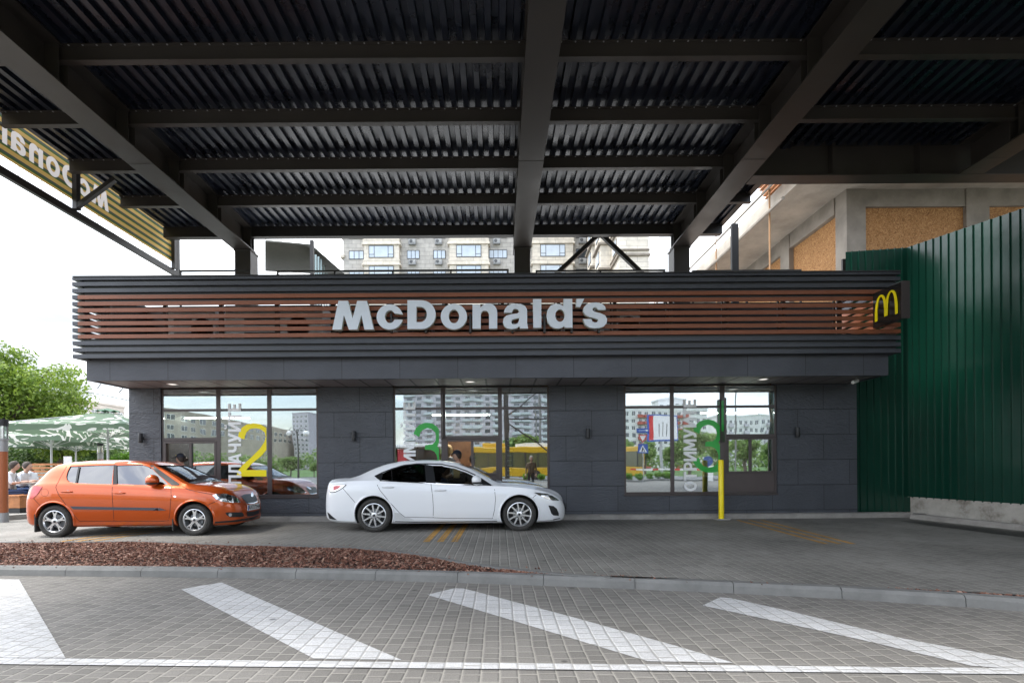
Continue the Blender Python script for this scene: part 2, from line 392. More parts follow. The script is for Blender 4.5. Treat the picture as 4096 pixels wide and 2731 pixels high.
# kerb stones
kb = MB(); st = resample(kerb, .99)
def kerb_run(mb, pts, w=.15, h=.105, z=0, gap=.006, ch=.03):
    for a, b in zip(pts, pts[1:]):
        d = (b-a).normalized(); nrm = Vector((-d.y, d.x, 0))
        a2, b2 = a+d*gap/2, b-d*gap/2
        prof = [(0, z-.05), (0.012, z+h-ch), (.012+ch, z+h), (w, z+h), (w, z-.05)]
        vs = [Vector((p.x, p.y, 0))+nrm*o+Vector((0, 0, zz)) for p in (a2, b2) for o, zz in prof]
        n = 5; mb.add(vs, [tuple(range(n)), tuple(range(2*n-1, n-1, -1))]+[(i, (i+1) % n, (i+1) % n+n, i+n) for i in range(n)])
    return mb
M['kerb'] = mat('kerb_concrete', (.165, .165, .158), .8, var=.2, vscale=3.5, bump=.2, bscale=40)
struct('kerb', kerb_run(kb, st), M['kerb'])
# planting bed between road and drive lane
bed_top = [(-900, 2166), (0, 2170), (300, 2168), (595, 2164), (833, 2178), (1100, 2182), (1400, 2190), (1500, 2197), (1670, 2216), (1840, 2250), (2010, 2273), (2223, 2297), (2500, 2315), (2606, 2319)]
bt = smooth_line([atZ(x, y, LZ) for x, y in bed_top], 2)
def bedY(x):
    for a, b in zip(bt, bt[1:]):
        if a.x <= x <= b.x: return a.y+(b.y-a.y)*(x-a.x)/(b.x-a.x)
    return kerbY(x)+.15
bx0, bx1 = bt[0].x, bt[-1].x
soil = MB(); n = 90
for i in range(n):
    a, b = bx0+(bx1-bx0)*i/n, bx0+(bx1-bx0)*(i+1)/n
    soil.add([(a, kerbY(a)+.14, .085), (b, kerbY(b)+.14, .085), (b, max(bedY(b), kerbY(b)+.141), .085), (a, max(bedY(a), kerbY(a)+.141), .085)], [(0, 1, 2, 3)])
struct('soil', soil, mat('dark_soil', (.07, .04, .03), .95, var=.3, bump=.5))
def chips_m():
    m, nt, N, L, b = new_mat('bark_chips')
    g = N.new('ShaderNodeNewGeometry'); r = N.new('ShaderNodeValToRGB')
    e = r.color_ramp.elements; e[0].color = (.055, .022, .016, 1); e[1].color = (.40, .24, .17, 1)
    for p, c in ((.3, (.15, .058, .036, 1)), (.62, (.22, .095, .06, 1)), (.85, (.25, .15, .11, 1))):
        x = e.new(p); x.color = c
    L.new(g.outputs['Random Per Island'], r.inputs[0]); L.new(r.outputs[0], b.inputs['Base Color']); b.inputs['Roughness'].default_value = .75
    return m
M['chips'] = chips_m()
def chips(name, label, inside, x0, x1, y0f, y1f, count, seed):
    rr = random.Random(seed); vs = []; fs = []; k = 0; tries = 0
    while k < count and tries < count*3:
        tries += 1
        x = rr.uniform(x0, x1); ya, yb = y0f(x), y1f(x)
        if yb-ya < .015: continue
        if rr.random() > (yb-ya)/inside: continue
        y = rr.uniform(ya, yb); edge = min(1, min(y-ya, yb-y)/.35)
        z = .093+.055*edge*rr.random()+.012*sin(x*5)*edge
        l, w, t = rr.uniform(.02, .062), rr.uniform(.01, .028), rr.uniform(.003, .010)
        rot = Matrix.Rotation(rr.uniform(0, pi), 3, 'Z') @ Matrix.Rotation(rr.gauss(0, .45), 3, 'X') @ Matrix.Rotation(rr.gauss(0, .4), 3, 'Y')
        pts = [(-l/2, -w*.3, 0), (0, -w/2, 0), (l/2, -w*.1, 0), (l*.3, w/2, 0), (-l*.35, w*.45, 0)]
        o = len(vs)
        for q in (0, 1):
            for p in pts: vs.append(tuple(rot @ Vector((p[0]*rr.uniform(.8, 1.1), p[1]*rr.uniform(.8, 1.1), t*q)) + Vector((x, y, z))))
        fs += [tuple(o+5+i for i in range(5))]+[(o+i, o+(i+1) % 5, o+5+(i+1) % 5, o+5+i) for i in range(5)]
        k += 1
    mb = MB(); mb.v = vs; mb.f = fs; mb.m = [0]*len(fs)
    ob = mb.build(name, M['chips'], raw=True); ob['kind'] = 'stuff'; tag(ob, label, 'bark mulch'); return ob
chips('bark_mulch', 'red brown bark chips filling the long tapering bed between road and drive lane', 2.2, -11, bx1, lambda x: kerbY(x)+.155, lambda x: bedY(x)-.01, 20000, 3)
chips('bark_mulch', 'bark chips in the narrow pointed tip of the long bed beside the white car', .25, bx1-1.6, bx1+.25, lambda x: kerbY(x)+.145, lambda x: max(bedY(x), kerbY(x)+.165), 500, 13)
chips('spilled_bark', 'few loose bark chips spilled over the kerb and the lane edge', .45, -9, bx1, lambda x: bedY(x)+.02, lambda x: bedY(x)+.30, 160, 8)
chips('spilled_bark', 'few loose bark chips lying on top of the near kerb', .2, -9, 3, lambda x: kerbY(x)+.03, lambda x: kerbY(x)+.15, 70, 9)
# flat edging between bed and lane
ed = MB(); es = resample(bt, .5)
for a, b in zip(es, es[1:]):
    d = (b-a).normalized(); q = Vector((-d.y, d.x, 0))*.075
    ed.add([a, b, b+q, a+q, a-Vector((0, 0, .08)), b-Vector((0, 0, .08))], [(0, 1, 2, 3), (0, 4, 5, 1)])
for v in range(len(ed.v)): ed.v[v] = (ed.v[v][0], ed.v[v][1], ed.v[v][2]+.006)
struct('edging', ed, M['kerb'])
# right hand strip of bark behind the kerb
r0 = atZ(3466, 2352, LZ); 
chips('bark_mulch', 'thin strip of bark chips behind the kerb at the right edge', .5, r0.x, r0.x+4.5, lambda x: kerbY(x)+.155, lambda x: kerbY(x)+.16+min(.16, max(0, (x-r0.x)*.075)), 1500, 5)
# drive lane
ln = MB(); xs = [-60]+[-12+i*.5 for i in range(52)]+[60]
for a, b in zip(xs, xs[1:]):
    ya = bedY(a)+.07 if bx0 < a < bx1 else kerbY(a)+.14
    yb = bedY(b)+.07 if bx0 < b < bx1 else kerbY(b)+.14
    if a > r0.x: ya += min(.14, (a-r0.x)*.075)
    if b > r0.x: yb += min(.14, (b-r0.x)*.075)
    ln.add([(a, ya, LZ), (b, yb, LZ), (b, 22, LZ), (a, 22, LZ)], [(0, 1, 2, 3)])
struct('drive_lane', ln, M['paver_lane'])
# white road marking
mk = MB()
def marking(mb, pts, z):
    mb.add([atZ(x, y, z) for x, y in pts], [tuple(range(len(pts)))])
marking(mk, [(-500, 2312), (76, 2316), (262, 2629), (-500, 2626)], .004)
marking(mk, [(725, 2356), (790, 2343), (887, 2328), (1606, 2637), (1256, 2632)], .004)
marking(mk, [(1709, 2377), (1818, 2351), (1855, 2352), (2282, 2464), (2700, 2580), (2935, 2649), (2590, 2642)], .004)
marking(mk, [(2810, 2420), (2880, 2387), (2920, 2390), (3140, 2438), (3618, 2553), (4096, 2641), (4400, 2690), (3990, 2668), (3885, 2660), (3430, 2553), (3045, 2470)], .004)
marking(mk, [(-500, 2624), (4700, 2677), (4700, 2700), (-500, 2649)], .008)
struct('road_marking', mk, M['paver_paint'])
# yellow marks in the lane
ym = MB()
def ystripe(a, b, w=.1):
    a, b = atZ(*a, LZ+.004), atZ(*b, LZ+.004); d = (b-a).normalized(); q = Vector((d.y, -d.x, 0))*w/2
    ym.add([a-q, a+q, b+q, b-q], [(0, 1, 2, 3)])
for x0, x1 in ((1704, 1775), (1760, 1817), (1817, 1862)): ystripe((x0, 2166), (x1+8, 2085), .11)
for x0, x1 in ((2950, 3306), (2999, 3360), (3047, 3414)): ystripe((x0, 2079), (x1, 2174), .085)
for x0, x1 in ((240, 790), (300, 850), (360, 910)): ystripe((x0, 2165), (x1, 2082), .085)
struct('lane_marking', ym, M['paint_yellow'])
# kerb along the foot of the facade, then round to the right hand wall
kf = MB(); p = [Vector((-8.75+i*1.0, WY-.24, 0)) for i in range(18)]
kerb_run(kf, p+[Vector((9.3, WY-.2, 0))], .26, .105, LZ)
rw0, rw1 = atZ(3638, 2073, LZ), atZ(4096, 2123, LZ)
rd_ = (rw1-rw0).normalized(); rpts = [rw0+rd_*i for i in range(0, 11)]
kr = [Vector((p_.x, p_.y, 0)) for p_ in rpts]; kerb_run(kf, [Vector((9.3, WY-.2, 0)), kr[0]], .26, .105, LZ)
kerb_run(kf, list(kr), .16, .105, LZ)
kerbs = struct('facade_kerb', kf, mat('worn_kerb', (.30, .285, .265), .85, var=.25, vscale=2.5, bump=.25))
# oil stain on the lane by the right wall: a damp patch of its own
sm, nt, N, L, bs = new_mat('damp_setts')
st_ = MB()
marking(st_, [(3600, 2082), (3700, 2086), (3800, 2097), (3950, 2113), (4096, 2130), (4300, 2150), (4300, 2172), (4000, 2136), (3850, 2117), (3700, 2098)], LZ+.004)
M['damp'] = paver_mat('damp_setts2', (.05, .048, .045), (.07, .067, .06), var=.1, dirt=.4, bl=.155, rough=.5)
struct('damp_patch', st_, M['damp'])
# terrace at the left
tz = LZ+.12
tr = MB(); e0, e1 = atZ(0, 2086, LZ), atZ(140, 2068, LZ)
tr.prism([(-60, e0.y-.35), (e0.x-.3, e0.y-.1), (e1.x+.4, e1.y+.1), (e1.x+1.4, e1.y+.35), (-9.0, WY+.6), (-9.0, 60), (-60, 60)], 'z', -.05, tz)
struct('terrace', tr, mat('terrace_slabs', (.30, .29, .27), .85, var=.2, vscale=2, bump=.2))
# ================================================================ RESTAURANT
XL, XR = atY(508.5, 1860, WY).x+.05, atY(3428, 1860, WY).x
ZS = 3.15                                # soffit level
BY = 10.35                               # front of the fascia band
B = thing('restaurant_building', 'dark grey single storey restaurant with a slatted red brown roof band and three window bays', 'building', (0, 0, 0))
M['panel'] = panel_mat('slate_panel', (.062, .068, .082), 1.185, .578, -8.63+.09, .275)
M['fascia'] = panel_mat('fascia_panel', (.066, .071, .088), 1.2, 2.0, -8.05, 1.7, off=0, slate=.35)
WIN = [dict(x=(642, 1271), mull=((861, 878), (1065, 1083)), hatch=0),
       dict(x=(1571, 2197), mull=((1763, 1780), (1991, 2007)), hatch=1),
       dict(x=(2495, 3108), mull=((2681, 2697), (2881, 2901)), hatch=2)]
fx = lambda px: (px-VPX)/FPX*WY+.012
WZ0, WZ1, TZ, HZ = .655, ZS, 2.66, 1.99
# walls: piers and strip under the windows
w = MB(); edges = [XL]
for W_ in WIN: edges += [fx(W_['x'][0]), fx(W_['x'][1])]
edges.append(XR)
TH = .25
for i in range(0, len(edges), 2): w.box(edges[i], WY, WZ0, edges[i+1], WY+TH, ZS+.05)
w.box(XL, WY, -.02, XR, WY+TH, WZ0)
w.box(XL, WY+TH, -.02, XL+.25, 19, ZS+.05); w.box(XR-.25, WY+TH, -.02, XR, 19, ZS+.05); w.box(XL+.25, 18.75, -.02, XR-.25, 19, ZS+.05)
w.build('wall', M['panel'], B)
# fascia band, soffit
BXL, BXR = atY(346, 1450, BY).x, atY(3553, 1450, BY).x
f = MB(); f.box(BXL, BY, ZS, BXR, BY+.08, 3.62); f.box(BXL, BY+.08, ZS, BXL+.08, 19, 3.62); f.box(BXR-.08, BY+.08, ZS, BXR, 19, 3.62)
f.build('fascia', M['fascia'], B)
sm_, nt, N, L, b_ = new_mat('soffit_panel')
M['soffit'] = panel_mat('soffit_board', (.26, .235, .235), .535, 50, -.28, -20, off=0, slate=.02, mortar=.022)
so = MB(); x = BXL+.08
so.box(BXL+.08, BY+.08, ZS+.02, BXR-.08, WY-.011, ZS+.05); so.build('soffit', M['soffit'], B)
rf = MB(); rf.box(XL+.3, WY+TH+.3, 3.7, XR-.3, 18.5, 3.85); rf.box(BXL+.1, BY+.1, 3.6, BXR-.1, 18.9, 3.69); rf.build('roof', mat('pale_roof_membrane', (.65, .65, .63), .7, var=.15), B)  # roof top is unseen, kept pale to bounce light up onto the decking
# slats
SY = 10.16; sxl, sxr = atY(289, 1250, SY).x, atY(3603, 1250, SY).x
z0 = 3.575; pitch = .1335; sh = .078
def slat_row(mb, z, h, dep=.038, cap=.11):
    mb.box(sxl+cap, SY, z, sxr, SY+dep, z+h)
    mb.box(sxr-dep, SY+dep+.001, z, sxr, 16.8, z+h)
dk, wd, cp = MB(), MB(), MB()
for i in range(13):
    z = z0+i*pitch
    if i == 12: z -= .012
    slat_row(wd if 3 <= i < 10 else dk, z, sh if i < 12 else .05)
    cp.box(sxl, SY, z+.001, sxl+.108, 16.8, z+(sh if i < 12 else .05)-.001)
dk.build('dark_slats', M['slat_dark'], B); wd.build('wood_slats', M['wood_slat'], B); cp.build('slat_end', M['slat_dark'], B)
bk = MB()   # closed backing behind lower three and upper rows
zb1 = z0+2*pitch+sh+.012; zt0 = z0+8*pitch+.04
bk.box(sxl+.2, SY+.06, z0-.01, sxr-.06, SY+.09, zb1+.045); bk.box(sxl+.2, SY+.06, zt0, sxr-.06, SY+.09, z0+12*pitch+.02)
bk.box(sxl+.2, SY+.091, z0-.01, sxl+.23, 16.7, zb1+.045); bk.box(sxl+.2, SY+.091, zt0, sxl+.23, 16.7, z0+12*pitch+.02)
bk.box(sxl+.02, SY-.02, z0+12*pitch+.04, sxr, SY+.4, z0+12*pitch+.065)
bk.build('slat_backing', M['slat_black'], B)
po = MB(); X = sxl+.05
for i in range(15):
    X = sxl+.62+i*1.155
    if X > sxr-.1: break
    po = MB(); po.box(X, SY+.1, z0, X+.07, SY+.16, z0+12*pitch); po.box(X-.05, SY+.161, z0+.3, X+.069, SY+.17, z0+.4); po.box(X-.05, SY+.171, z0, X-.02, SY+.21, z0+12*pitch); po.build('slat_post', M['steel_dark'], B)
scr = MB(); scr.box(XL+.2, 11.75, 3.86, XR-.3, 11.8, 5.125); scr.prism([(10.45, 3.8), (11.74, 3.8), (11.74, 5.11), (10.45, 4.8)], 'x', XL+.2, XL+.26)  # added dark sheets that block the bright sky behind the slat gaps
scr.build('sky_blocker', mat('sky_blocker_sheet', (.012, .012, .013), .7, var=.3), B)
# windows
M['panel_brown'] = mat('brown_infill', (.085, .068, .068), .42, .2, var=.06, bump=.05, bscale=200)
GY = WY+.034
for wi, W_ in enumerate(WIN):
    x0, x1 = fx(W_['x'][0]), fx(W_['x'][1]); ms = [(fx(a), fx(b)) for a, b in W_['mull']]
    Wn = MB(); fy0, fy1 = WY+.03, WY+.13; fw = .05
    Wn.box(x0, fy0, WZ0, x0+fw, fy1, WZ1); Wn.box(x1-fw, fy0, WZ0, x1, fy1, WZ1)
    Wn.box(x0+fw, fy0, WZ0, x1-fw, fy1, WZ0+fw); 
    for a, b in ms: Wn.box(a, fy0-.004, WZ0+fw, b, fy1+.004, WZ1)
    cols = [(x0+fw, ms[0][0]), (ms[0][1], ms[1][0]), (ms[1][1], x1-fw)]
    for k, (a, b) in enumerate(cols):
        Wn.box(a, fy0+.002, TZ-.03, b, fy1-.002, TZ+.03)
        Wn.box(a, fy0+.002, WZ1-.02, b, fy1-.002, WZ1)
    hk = W_['hatch']; ha, hb = cols[hk]
    Wn.box(ha, fy0+.002, HZ-.035, hb, fy1-.002, HZ+.035)
    Wn.box(x0-.01, WY-.025, WZ0-.035, x1+.01, WY+.12, WZ0)
    wo = Wn.build('window', M['frame'], B, bevel=.004)
    # panes
    zb = WZ0+fw
    for k, (a, b) in enumerate(cols):
        MB().box(a, GY, TZ+.03, b, GY+.012, WZ1-.02).build('pane', M['window_glass'], wo)
        lo = HZ+.035 if k == hk else zb
        MB().box(a, GY, lo, b, GY+.012, TZ-.03).build('pane', M['window_glass'], wo)
    # serving hatch
    hz0, hz1 = (1.12, HZ-.04); s = MB(); 
    s.box(ha, fy0-.01, hz1-.05, hb, fy1, hz1); s.box(ha, fy0-.01, hz0, hb, fy1+.2, hz0+.05)
    s.box(ha, fy0-.01, hz0+.05, ha+.05, fy1, hz1-.05); s.box(hb-.05, fy0-.01, hz0+.05, hb, fy1, hz1-.05)
    mid = (ha+hb)/2-.02; s.box(mid, fy0-.012, hz0+.05, mid+.06, fy1, hz1-.05)
    if hk == 2:
        s.box(ha+.05, fy0+.01, hz0+.05, ha+.09, fy1-.02, hz1-.05)
    s.build('serving_hatch', M['frame'], B, bevel=.004)
    sp_ = B.children if False else None
    MB().box(mid+.06, WY+.05, hz0+.05, hb-.05, WY+.06, hz1-.05).build('sliding_pane', M['window_glass'], wo)
    if hk == 2: MB().box(ha+.09, WY+.04, hz0+.05, mid, WY+.05, hz1-.05).build('sliding_pane', M['window_glass'], wo)
    MB().box(ha, fy0+.012, zb, hb, fy1-.02, hz0).build('infill_panel', M['panel_brown'], wo)
    W_['obj'] = wo; W_['cols'] = cols
# interior
M['wood_wall'] = mat('warm_wood_wall', (.16, .075, .035), .5, var=.3, vscale=4)
M['int_floor'] = mat('tiled_floor', (.18, .17, .16), .4, var=.1)
M['int_wall'] = mat('interior_wall', (.32, .30, .27), .7, var=.15)
i_ = MB(); i_.box(XL+.26, WY+TH+.01, .06, XR-.26, 18.7, .11); i_.build('floor', M['int_floor'], B)
i_ = MB(); i_.box(XL+.26, WY+.26, ZS-.04, XR-.26, 18.7, ZS+.0); i_.build('ceiling', M['int_wall'], B)
i_ = MB(); i_.box(XL+.27, 15.2, .12, -4.5, 15.3, ZS-.05); i_.build('back_wall', M['int_wall'], B); i_ = MB(); i_.box(3.3, 15.2, .12, XR-.27, 15.3, ZS-.05); i_.build('back_wall', M['int_wall'], B)
i_ = MB(); i_.box(-4.5, 14.6, .12, 3.3, 14.7, ZS-.05); i_.box(-2.6, 12.6, .12, -2.5, 14.6, ZS-.05); i_.box(2.5, 12.6, .12, 2.6, 14.6, ZS-.05); i_.build('partition', M['wood_wall'], B)
# lit tubes inside
def tubelight(x0, x1, Y, z, lab):
    t = thing('ceiling_light', lab, 'light', ((x0+x1)/2, Y, z), 0, 'lit tubes inside the restaurant')
    L_ = (x1-x0)/2
    MB().box(-L_, -.05, .0, L_, .05, .06).build('housing', M['white_paint'], t); MB().box(-L_+.02, -.035, -.025, L_-.02, .035, -.002).build('diffuser', M['tube_light'], t)
p0, p1 = atY(719, 1671, 13.2), atY(1000, 1672, 13.2); tubelight(p0.x, p1.x, 13.2, p0.z, 'long lit tube seen through the left window bay')
p0, p1 = atY(1727, 1658, 13.2), atY(1962, 1656, 13.2); tubelight(p0.x, p1.x, 13.2, p0.z, 'long lit tube seen through the middle window bay')
p0, p1 = atY(2802, 1650, 13.2), atY(3032, 1648, 13.2); tubelight(p0.x, p1.x, 13.2, p0.z, 'long lit tube seen through the right window bay')
# kitchen equipment behind the glass
def counter(x0, x1, y0, y1, z1, lab, m, name='counter', cat='counter'):
    t = thing(name, lab, cat, ((x0+x1)/2, (y0+y1)/2, .11)); hx, hy, h = (x1-x0)/2, (y1-y0)/2, z1-.11
    MB().box(-hx, -hy, 0, hx, hy, h-.04).build('cabinet', m, t); MB().box(-hx-.02, -hy-.02, h-.04, hx+.02, hy+.02, h).build('top', M['light_metal'], t)
counter(-7.6, -5.2, 12.0, 12.6, 1.0, 'low kitchen counter behind the left window bay', M['int_wall'])
counter(-1.2, 1.4, 12.0, 12.6, .98, 'low kitchen counter behind the middle window bay', M['wood_wall'])
counter(2.9, 6.3, 12.1, 12.7, 1.05, 'low kitchen counter behind the right window bay', M['int_wall'])
pp = atY(1270+40, 1300, 12)
t = thing('till', 'black payment till on the counter behind the left window bay', 'till', (-6.25, 12.3, 1.0))
MB().box(-.16, -.12, 0, .16, .12, .22).build('body', M['black'], t, bevel=.01); MB().box(-.12, -.1, .221, .12, .06, .36).build('screen', M['dark_plastic'], t)
def menu_board(x0, x1, z0, z1, Y, lab, base, rows):
    t = thing('menu_board', lab, 'menu board', ((x0+x1)/2, Y, z0)); hw = (x1-x0)/2
    MB().box(-hw, 0, 0, hw, .04, z1-z0).build('panel', base, t)
    for k in range(rows):
        zz = (z1-z0)*(1-(k+.7)/rows); MB().box(-hw*.7, -.006, zz, hw*(.1+.5*R.random()), -.001, zz+(z1-z0)/rows*.28).build('text_line', M['white_vinyl'], t)
p = atY(2030, 1800, 11.95); menu_board(p.x-.04, p.x+.16, 1.05, 2.0, 11.95, 'dark menu panel inside the middle window bay', M['dark_plastic'], 8)
# wall lamps
t = thing('wall_lamp', '', 'wall lamp', (0, 0, 0), 0, 'black up-down lamps on the grey wall')
MB().lathe([(0, -.11), (.042, -.11), (.046, -.1), (.046, .1), (.042, .11), (0, .11)], 16, (0, -.075, 0)).build('shade', M['dark_plastic'], t, smooth=True)
MB().box(-.02, -.03, -.03, .02, 0, .03).build('bracket', M['dark_plastic'], t)
labs = ['black cylindrical wall lamp on the narrow pier behind the orange car', 'black cylindrical wall lamp on the pier above the rear of the white car', 'black cylindrical wall lamp on the pier between the middle and right window bays', 'black cylindrical wall lamp on the wall right of the right window bay']
for k, (px, py) in enumerate(((571, 1752), (1419, 1744), (2350, 1734), (3183, 1729))):
    q = atY(px, py, WY)
    if k == 0: t.location = q; t['label'] = labs[0]; wl = t
    else: dup(wl, q, label=labs[k])
# soffit downlights
dl = thing('downlight', '', 'light', (0, 0, 0), 0, 'round downlights in the soffit')
MB().lathe([(.085, 0), (.115, 0), (.115, -.008), (.085, -.008), (.085, 0)], 24).build('trim', M['white_paint'], dl, smooth=True)
MB().lathe([(0, -.002), (.084, -.002)], 24).build('diffuser', M['downlight'], dl)
dlabs = ['round downlight in the soffit above the left window bay', 'round downlight in the soffit above the middle window bay', 'round downlight in the soffit above the right window bay']
for k, (px, py) in enumerate(((690, 1536), (1880, 1526), (3053, 1516))):
    q = atZ(px, py, ZS+.019)
    if k == 0: dl.location = q; dl['label'] = dlabs[0]
    else: dup(dl, q, label=dlabs[k])
# security camera under the soffit at the right
q = atZ(3425, 1512, ZS+.01); t = thing('security_camera', 'small pale security camera under the right end of the soffit', 'security camera', q)
MB().tube([(0, 0, 0), (0, 0, -.05)], .02, 10).build('mount', M['grey_metal'], t, smooth=True)
MB().tube([(-.11, -.05, -.10), (.05, .03, -.05)], .035, 12).build('body', M['white_paint'], t, smooth=True)
# ---- lettering
def glyph_set():
    G = {}
    def z1(x, y): return (x-1250*0)/1, y
    A = lambda pts: [(1250+x/3.136, 900+y/3.136) for x, y in pts]       # traced outlines, photo pixels
    Bq = lambda pts: [(1950+x/2.94, 900+y/2.94) for x, y in pts]
    G['M'] = [A([(247, 1310), (325, 950), (445, 950), (502, 1170), (560, 950), (683, 950), (768, 1310), (650, 1310), (612, 1125), (560, 1310), (455, 1310), (392, 1125), (362, 1310)])]
    G['c'] = [A(arc(968, 1152, 164, 158, -12, -348, 40)+arc(971, 1148, 64, 80, -332, -30, 26))]
    G['D'] = [A([(1190, 1303), (1190, 943)]+arc(1365, 1123, 180, 180, -90, 90, 26)), A([(1302, 1025), (1345, 1025)]+arc(1350, 1121, 84, 96, -90, 90, 18)+[(1302, 1217)])]
    G['o'] = [A(arc(1773, 1147, 165, 160, 0, 354, 44)), A(arc(1774, 1145, 65, 86, 0, 354, 30))]
    n_ = [(1890, 1218), (1921, 1218), (1922, 1231)]+arc(1953, 1250, 36, 37, -140, 0, 14)+[(1989, 1314), (1956, 1314), (1956, 1258)]+arc(1939.5, 1258, 16.5, 16, 0, -180, 12)+[(1923, 1314), (1890, 1314)]
    G['n'] = [n_]
    G['a'] = [Bq([(192, 1030), (205, 985), (235, 950), (280, 930), (330, 923), (390, 928), (440, 950), (463, 985), (467, 1030), (467, 1160), (478, 1215), (385, 1215), (376, 1188), (345, 1210), (290, 1223), (235, 1215), (195, 1185), (181, 1140), (190, 1095), (225, 1062), (290, 1045), (350, 1038), (372, 1022), (362, 995), (330, 984), (300, 993), (288, 1030)]),
              Bq([(372, 1092), (330, 1100), (292, 1112), (278, 1138), (290, 1162), (322, 1168), (356, 1152), (370, 1125)])]
    G['l'] = [Bq([(535, 870), (633, 870), (633, 1208), (539, 1208)])]
    G['d'] = [Bq([(895, 868), (997, 868), (1000, 1206), (906, 1206), (904, 1180), (880, 1203), (838, 1217), (790, 1212), (745, 1188), (708, 1142), (693, 1070), (706, 1000), (742, 948), (795, 926), (850, 930), (893, 952)]), Bq(arc(852, 1063, 55, 74, 0, 350, 26))]
    G["'"] = [Bq([(1045, 868), (1137, 866), (1090, 965), (1042, 962)])]
    G['s'] = [Bq([(1393, 998), (1300, 998), (1290, 976), (1262, 968), (1236, 980), (1236, 1003), (1262, 1020), (1330, 1036), (1385, 1062), (1408, 1105), (1402, 1150), (1372, 1188), (1320, 1208), (1262, 1213), (1200, 1204), (1150, 1172), (1122, 1104), (1222, 1104), (1234, 1134), (1265, 1146), (1297, 1136), (1300, 1110), (1270, 1096), (1200, 1080), (1150, 1055), (1126, 1015), (1132, 968), (1168, 930), (1225, 912), (1285, 910), (1345, 924), (1382, 956)])]
    return G
G = glyph_set()
LY = 9.98
sg = thing('restaurant_sign', 'large pale grey lettering McDonald\'s mounted on the slatted roof band', 'sign', (0, LY, 0))
def pl_sign(u, v, t): a, b = ray(u, v); return (a*LY, t, CAMZ+b*LY)
M['letter_side'] = mat('cream_letter_side', (.52, .52, .40), .5)
nm = {"'": 'apostrophe'}
for ch in "McDonald's":
    mb = MB(); mb.poly(G[ch], pl_sign, 0, .03, 0); mb.poly(G[ch], pl_sign, .031, .1, 1)
    mb.build('letter', [M['white_letter'], M['letter_side']], sg)
    if ch in ('o', 'n', 'a'): pass
for px in (1350, 1560, 1700, 1880, 2050, 2180, 2290, 2400): q = atY(px, 1318, LY); MB().box(q.x-.02, .1, q.z-.03, q.x+.02, .2, q.z+.35).build('bracket', M['steel_dark'], sg)
# Cyrillic window lettering, cap height 1
O_ = lambda cx=.42: [arc(cx, .5, .42, .5, 0, 350, 30), arc(cx, .5, .2, .31, 0, 345, 22)]
C = {'П': (.78, [[(0, 0), (0, 1), (.78, 1), (.78, 0), (.56, 0), (.56, .82), (.22, .82), (.22, 0)]]),
     'Л': (.82, [[(0, 0), (0, .19), (.09, .22), (.14, .4), (.16, 1), (.82, 1), (.82, 0), (.6, 0), (.6, .82), (.36, .82), (.33, .3), (.25, .07), (.12, 0)]]),
     'А': (.86, [[(0, 0), (.31, 1), (.55, 1), (.86, 0), (.64, 0), (.58, .2), (.28, .2), (.22, 0)], [(.33, .37), (.53, .37), (.43, .74)]]),
     'Ч': (.76, [[(.54, 0), (.54, .38), (.38, .34), (.16, .38), (.03, .5), (0, .66), (0, 1), (.22, 1), (.22, .68), (.28, .56), (.4, .53), (.54, .57), (.54, 1), (.76, 1), (.76, 0)]]),
     'У': (.84, [[(.08, .0), (.08, .18), (.2, .18), (.28, .26), (0, 1), (.24, 1), (.41, .5), (.6, 1), (.84, 1), (.5, .2), (.42, .06), (.28, 0)]]),
     'Й': (.82, [[(0, 0), (0, 1), (.21, 1), (.21, .36), (.58, 1), (.82, 1), (.82, 0), (.61, 0), (.61, .62), (.24, 0)], [(.2, 1.28), (.34, 1.28), (.36, 1.2), (.41, 1.18), (.46, 1.2), (.48, 1.28), (.62, 1.28), (.56, 1.13), (.41, 1.08), (.26, 1.13)]]),
     'Т': (.76, [[(.27, 0), (.27, .82), (0, .82), (0, 1), (.76, 1), (.76, .82), (.49, .82), (.49, 0)]]),
     'Е': (.66, [[(0, 0), (0, 1), (.64, 1), (.64, .82), (.22, .82), (.22, .6), (.58, .6), (.58, .43), (.22, .43), (.22, .18), (.66, .18), (.66, 0)]]),
     'О': (.84, O_()),
     'Р': (.72, [[(0, 0), (0, 1), (.4, 1)]+arc(.4, .68, .32, .32, 90, -90, 14)+[(.22, .36), (.22, 0)], [(.22, .83), (.22, .53), (.38, .53)]+arc(.38, .68, .12, .15, -90, 90, 8)]),
     'И': (.82, [[(0, 0), (0, 1), (.21, 1), (.21, .36), (.58, 1), (.82, 1), (.82, 0), (.61, 0), (.61, .62), (.24, 0)]]),
     'М': (.98, [[(0, 0), (0, 1), (.26, 1), (.49, .45), (.72, 1), (.98, 1), (.98, 0), (.77, 0), (.77, .6), (.58, .12), (.4, .12), (.21, .6), (.21, 0)]])}
def vtext(word, xl, xr, ybot, ytop, parent, Y, zoff=0):
    """word running bottom to top, letter tops to the left"""
    a, b = atY(xl, ybot, Y), atY(xr, ytop, Y); H = b.x-a.x; tot = sum(C[c][0] for c in word)+.09*(len(word)-1); k = (b.z-a.z)/tot
    pos = 0
    for c in word:
        mb = MB(); w_, cs = C[c]
        pl = lambda u, v, t: (b.x-v*H, t, a.z+(pos+u)*k)
        if c == 'Й': mb.poly([cs[0]], pl, Y, Y+.003); mb.poly([cs[1]], pl, Y, Y+.003)
        else: mb.poly(cs, pl, Y, Y+.003)
        pos += w_+.09; mb.build('letter', M['white_vinyl'], parent)
DY = WY+.0225
vtext('ПЛАЧУЙТЕ', 914, 963, 1936, 1613, WIN[0]['obj'], DY)
vtext('ОТРИМУЙТЕ', 2736, 2785, 1963, 1597, WIN[2]['obj'], DY)
vtext('ОТРИМУЙТЕ', 1615.5, 1661, 1972, 1607, WIN[1]['obj'], DY)
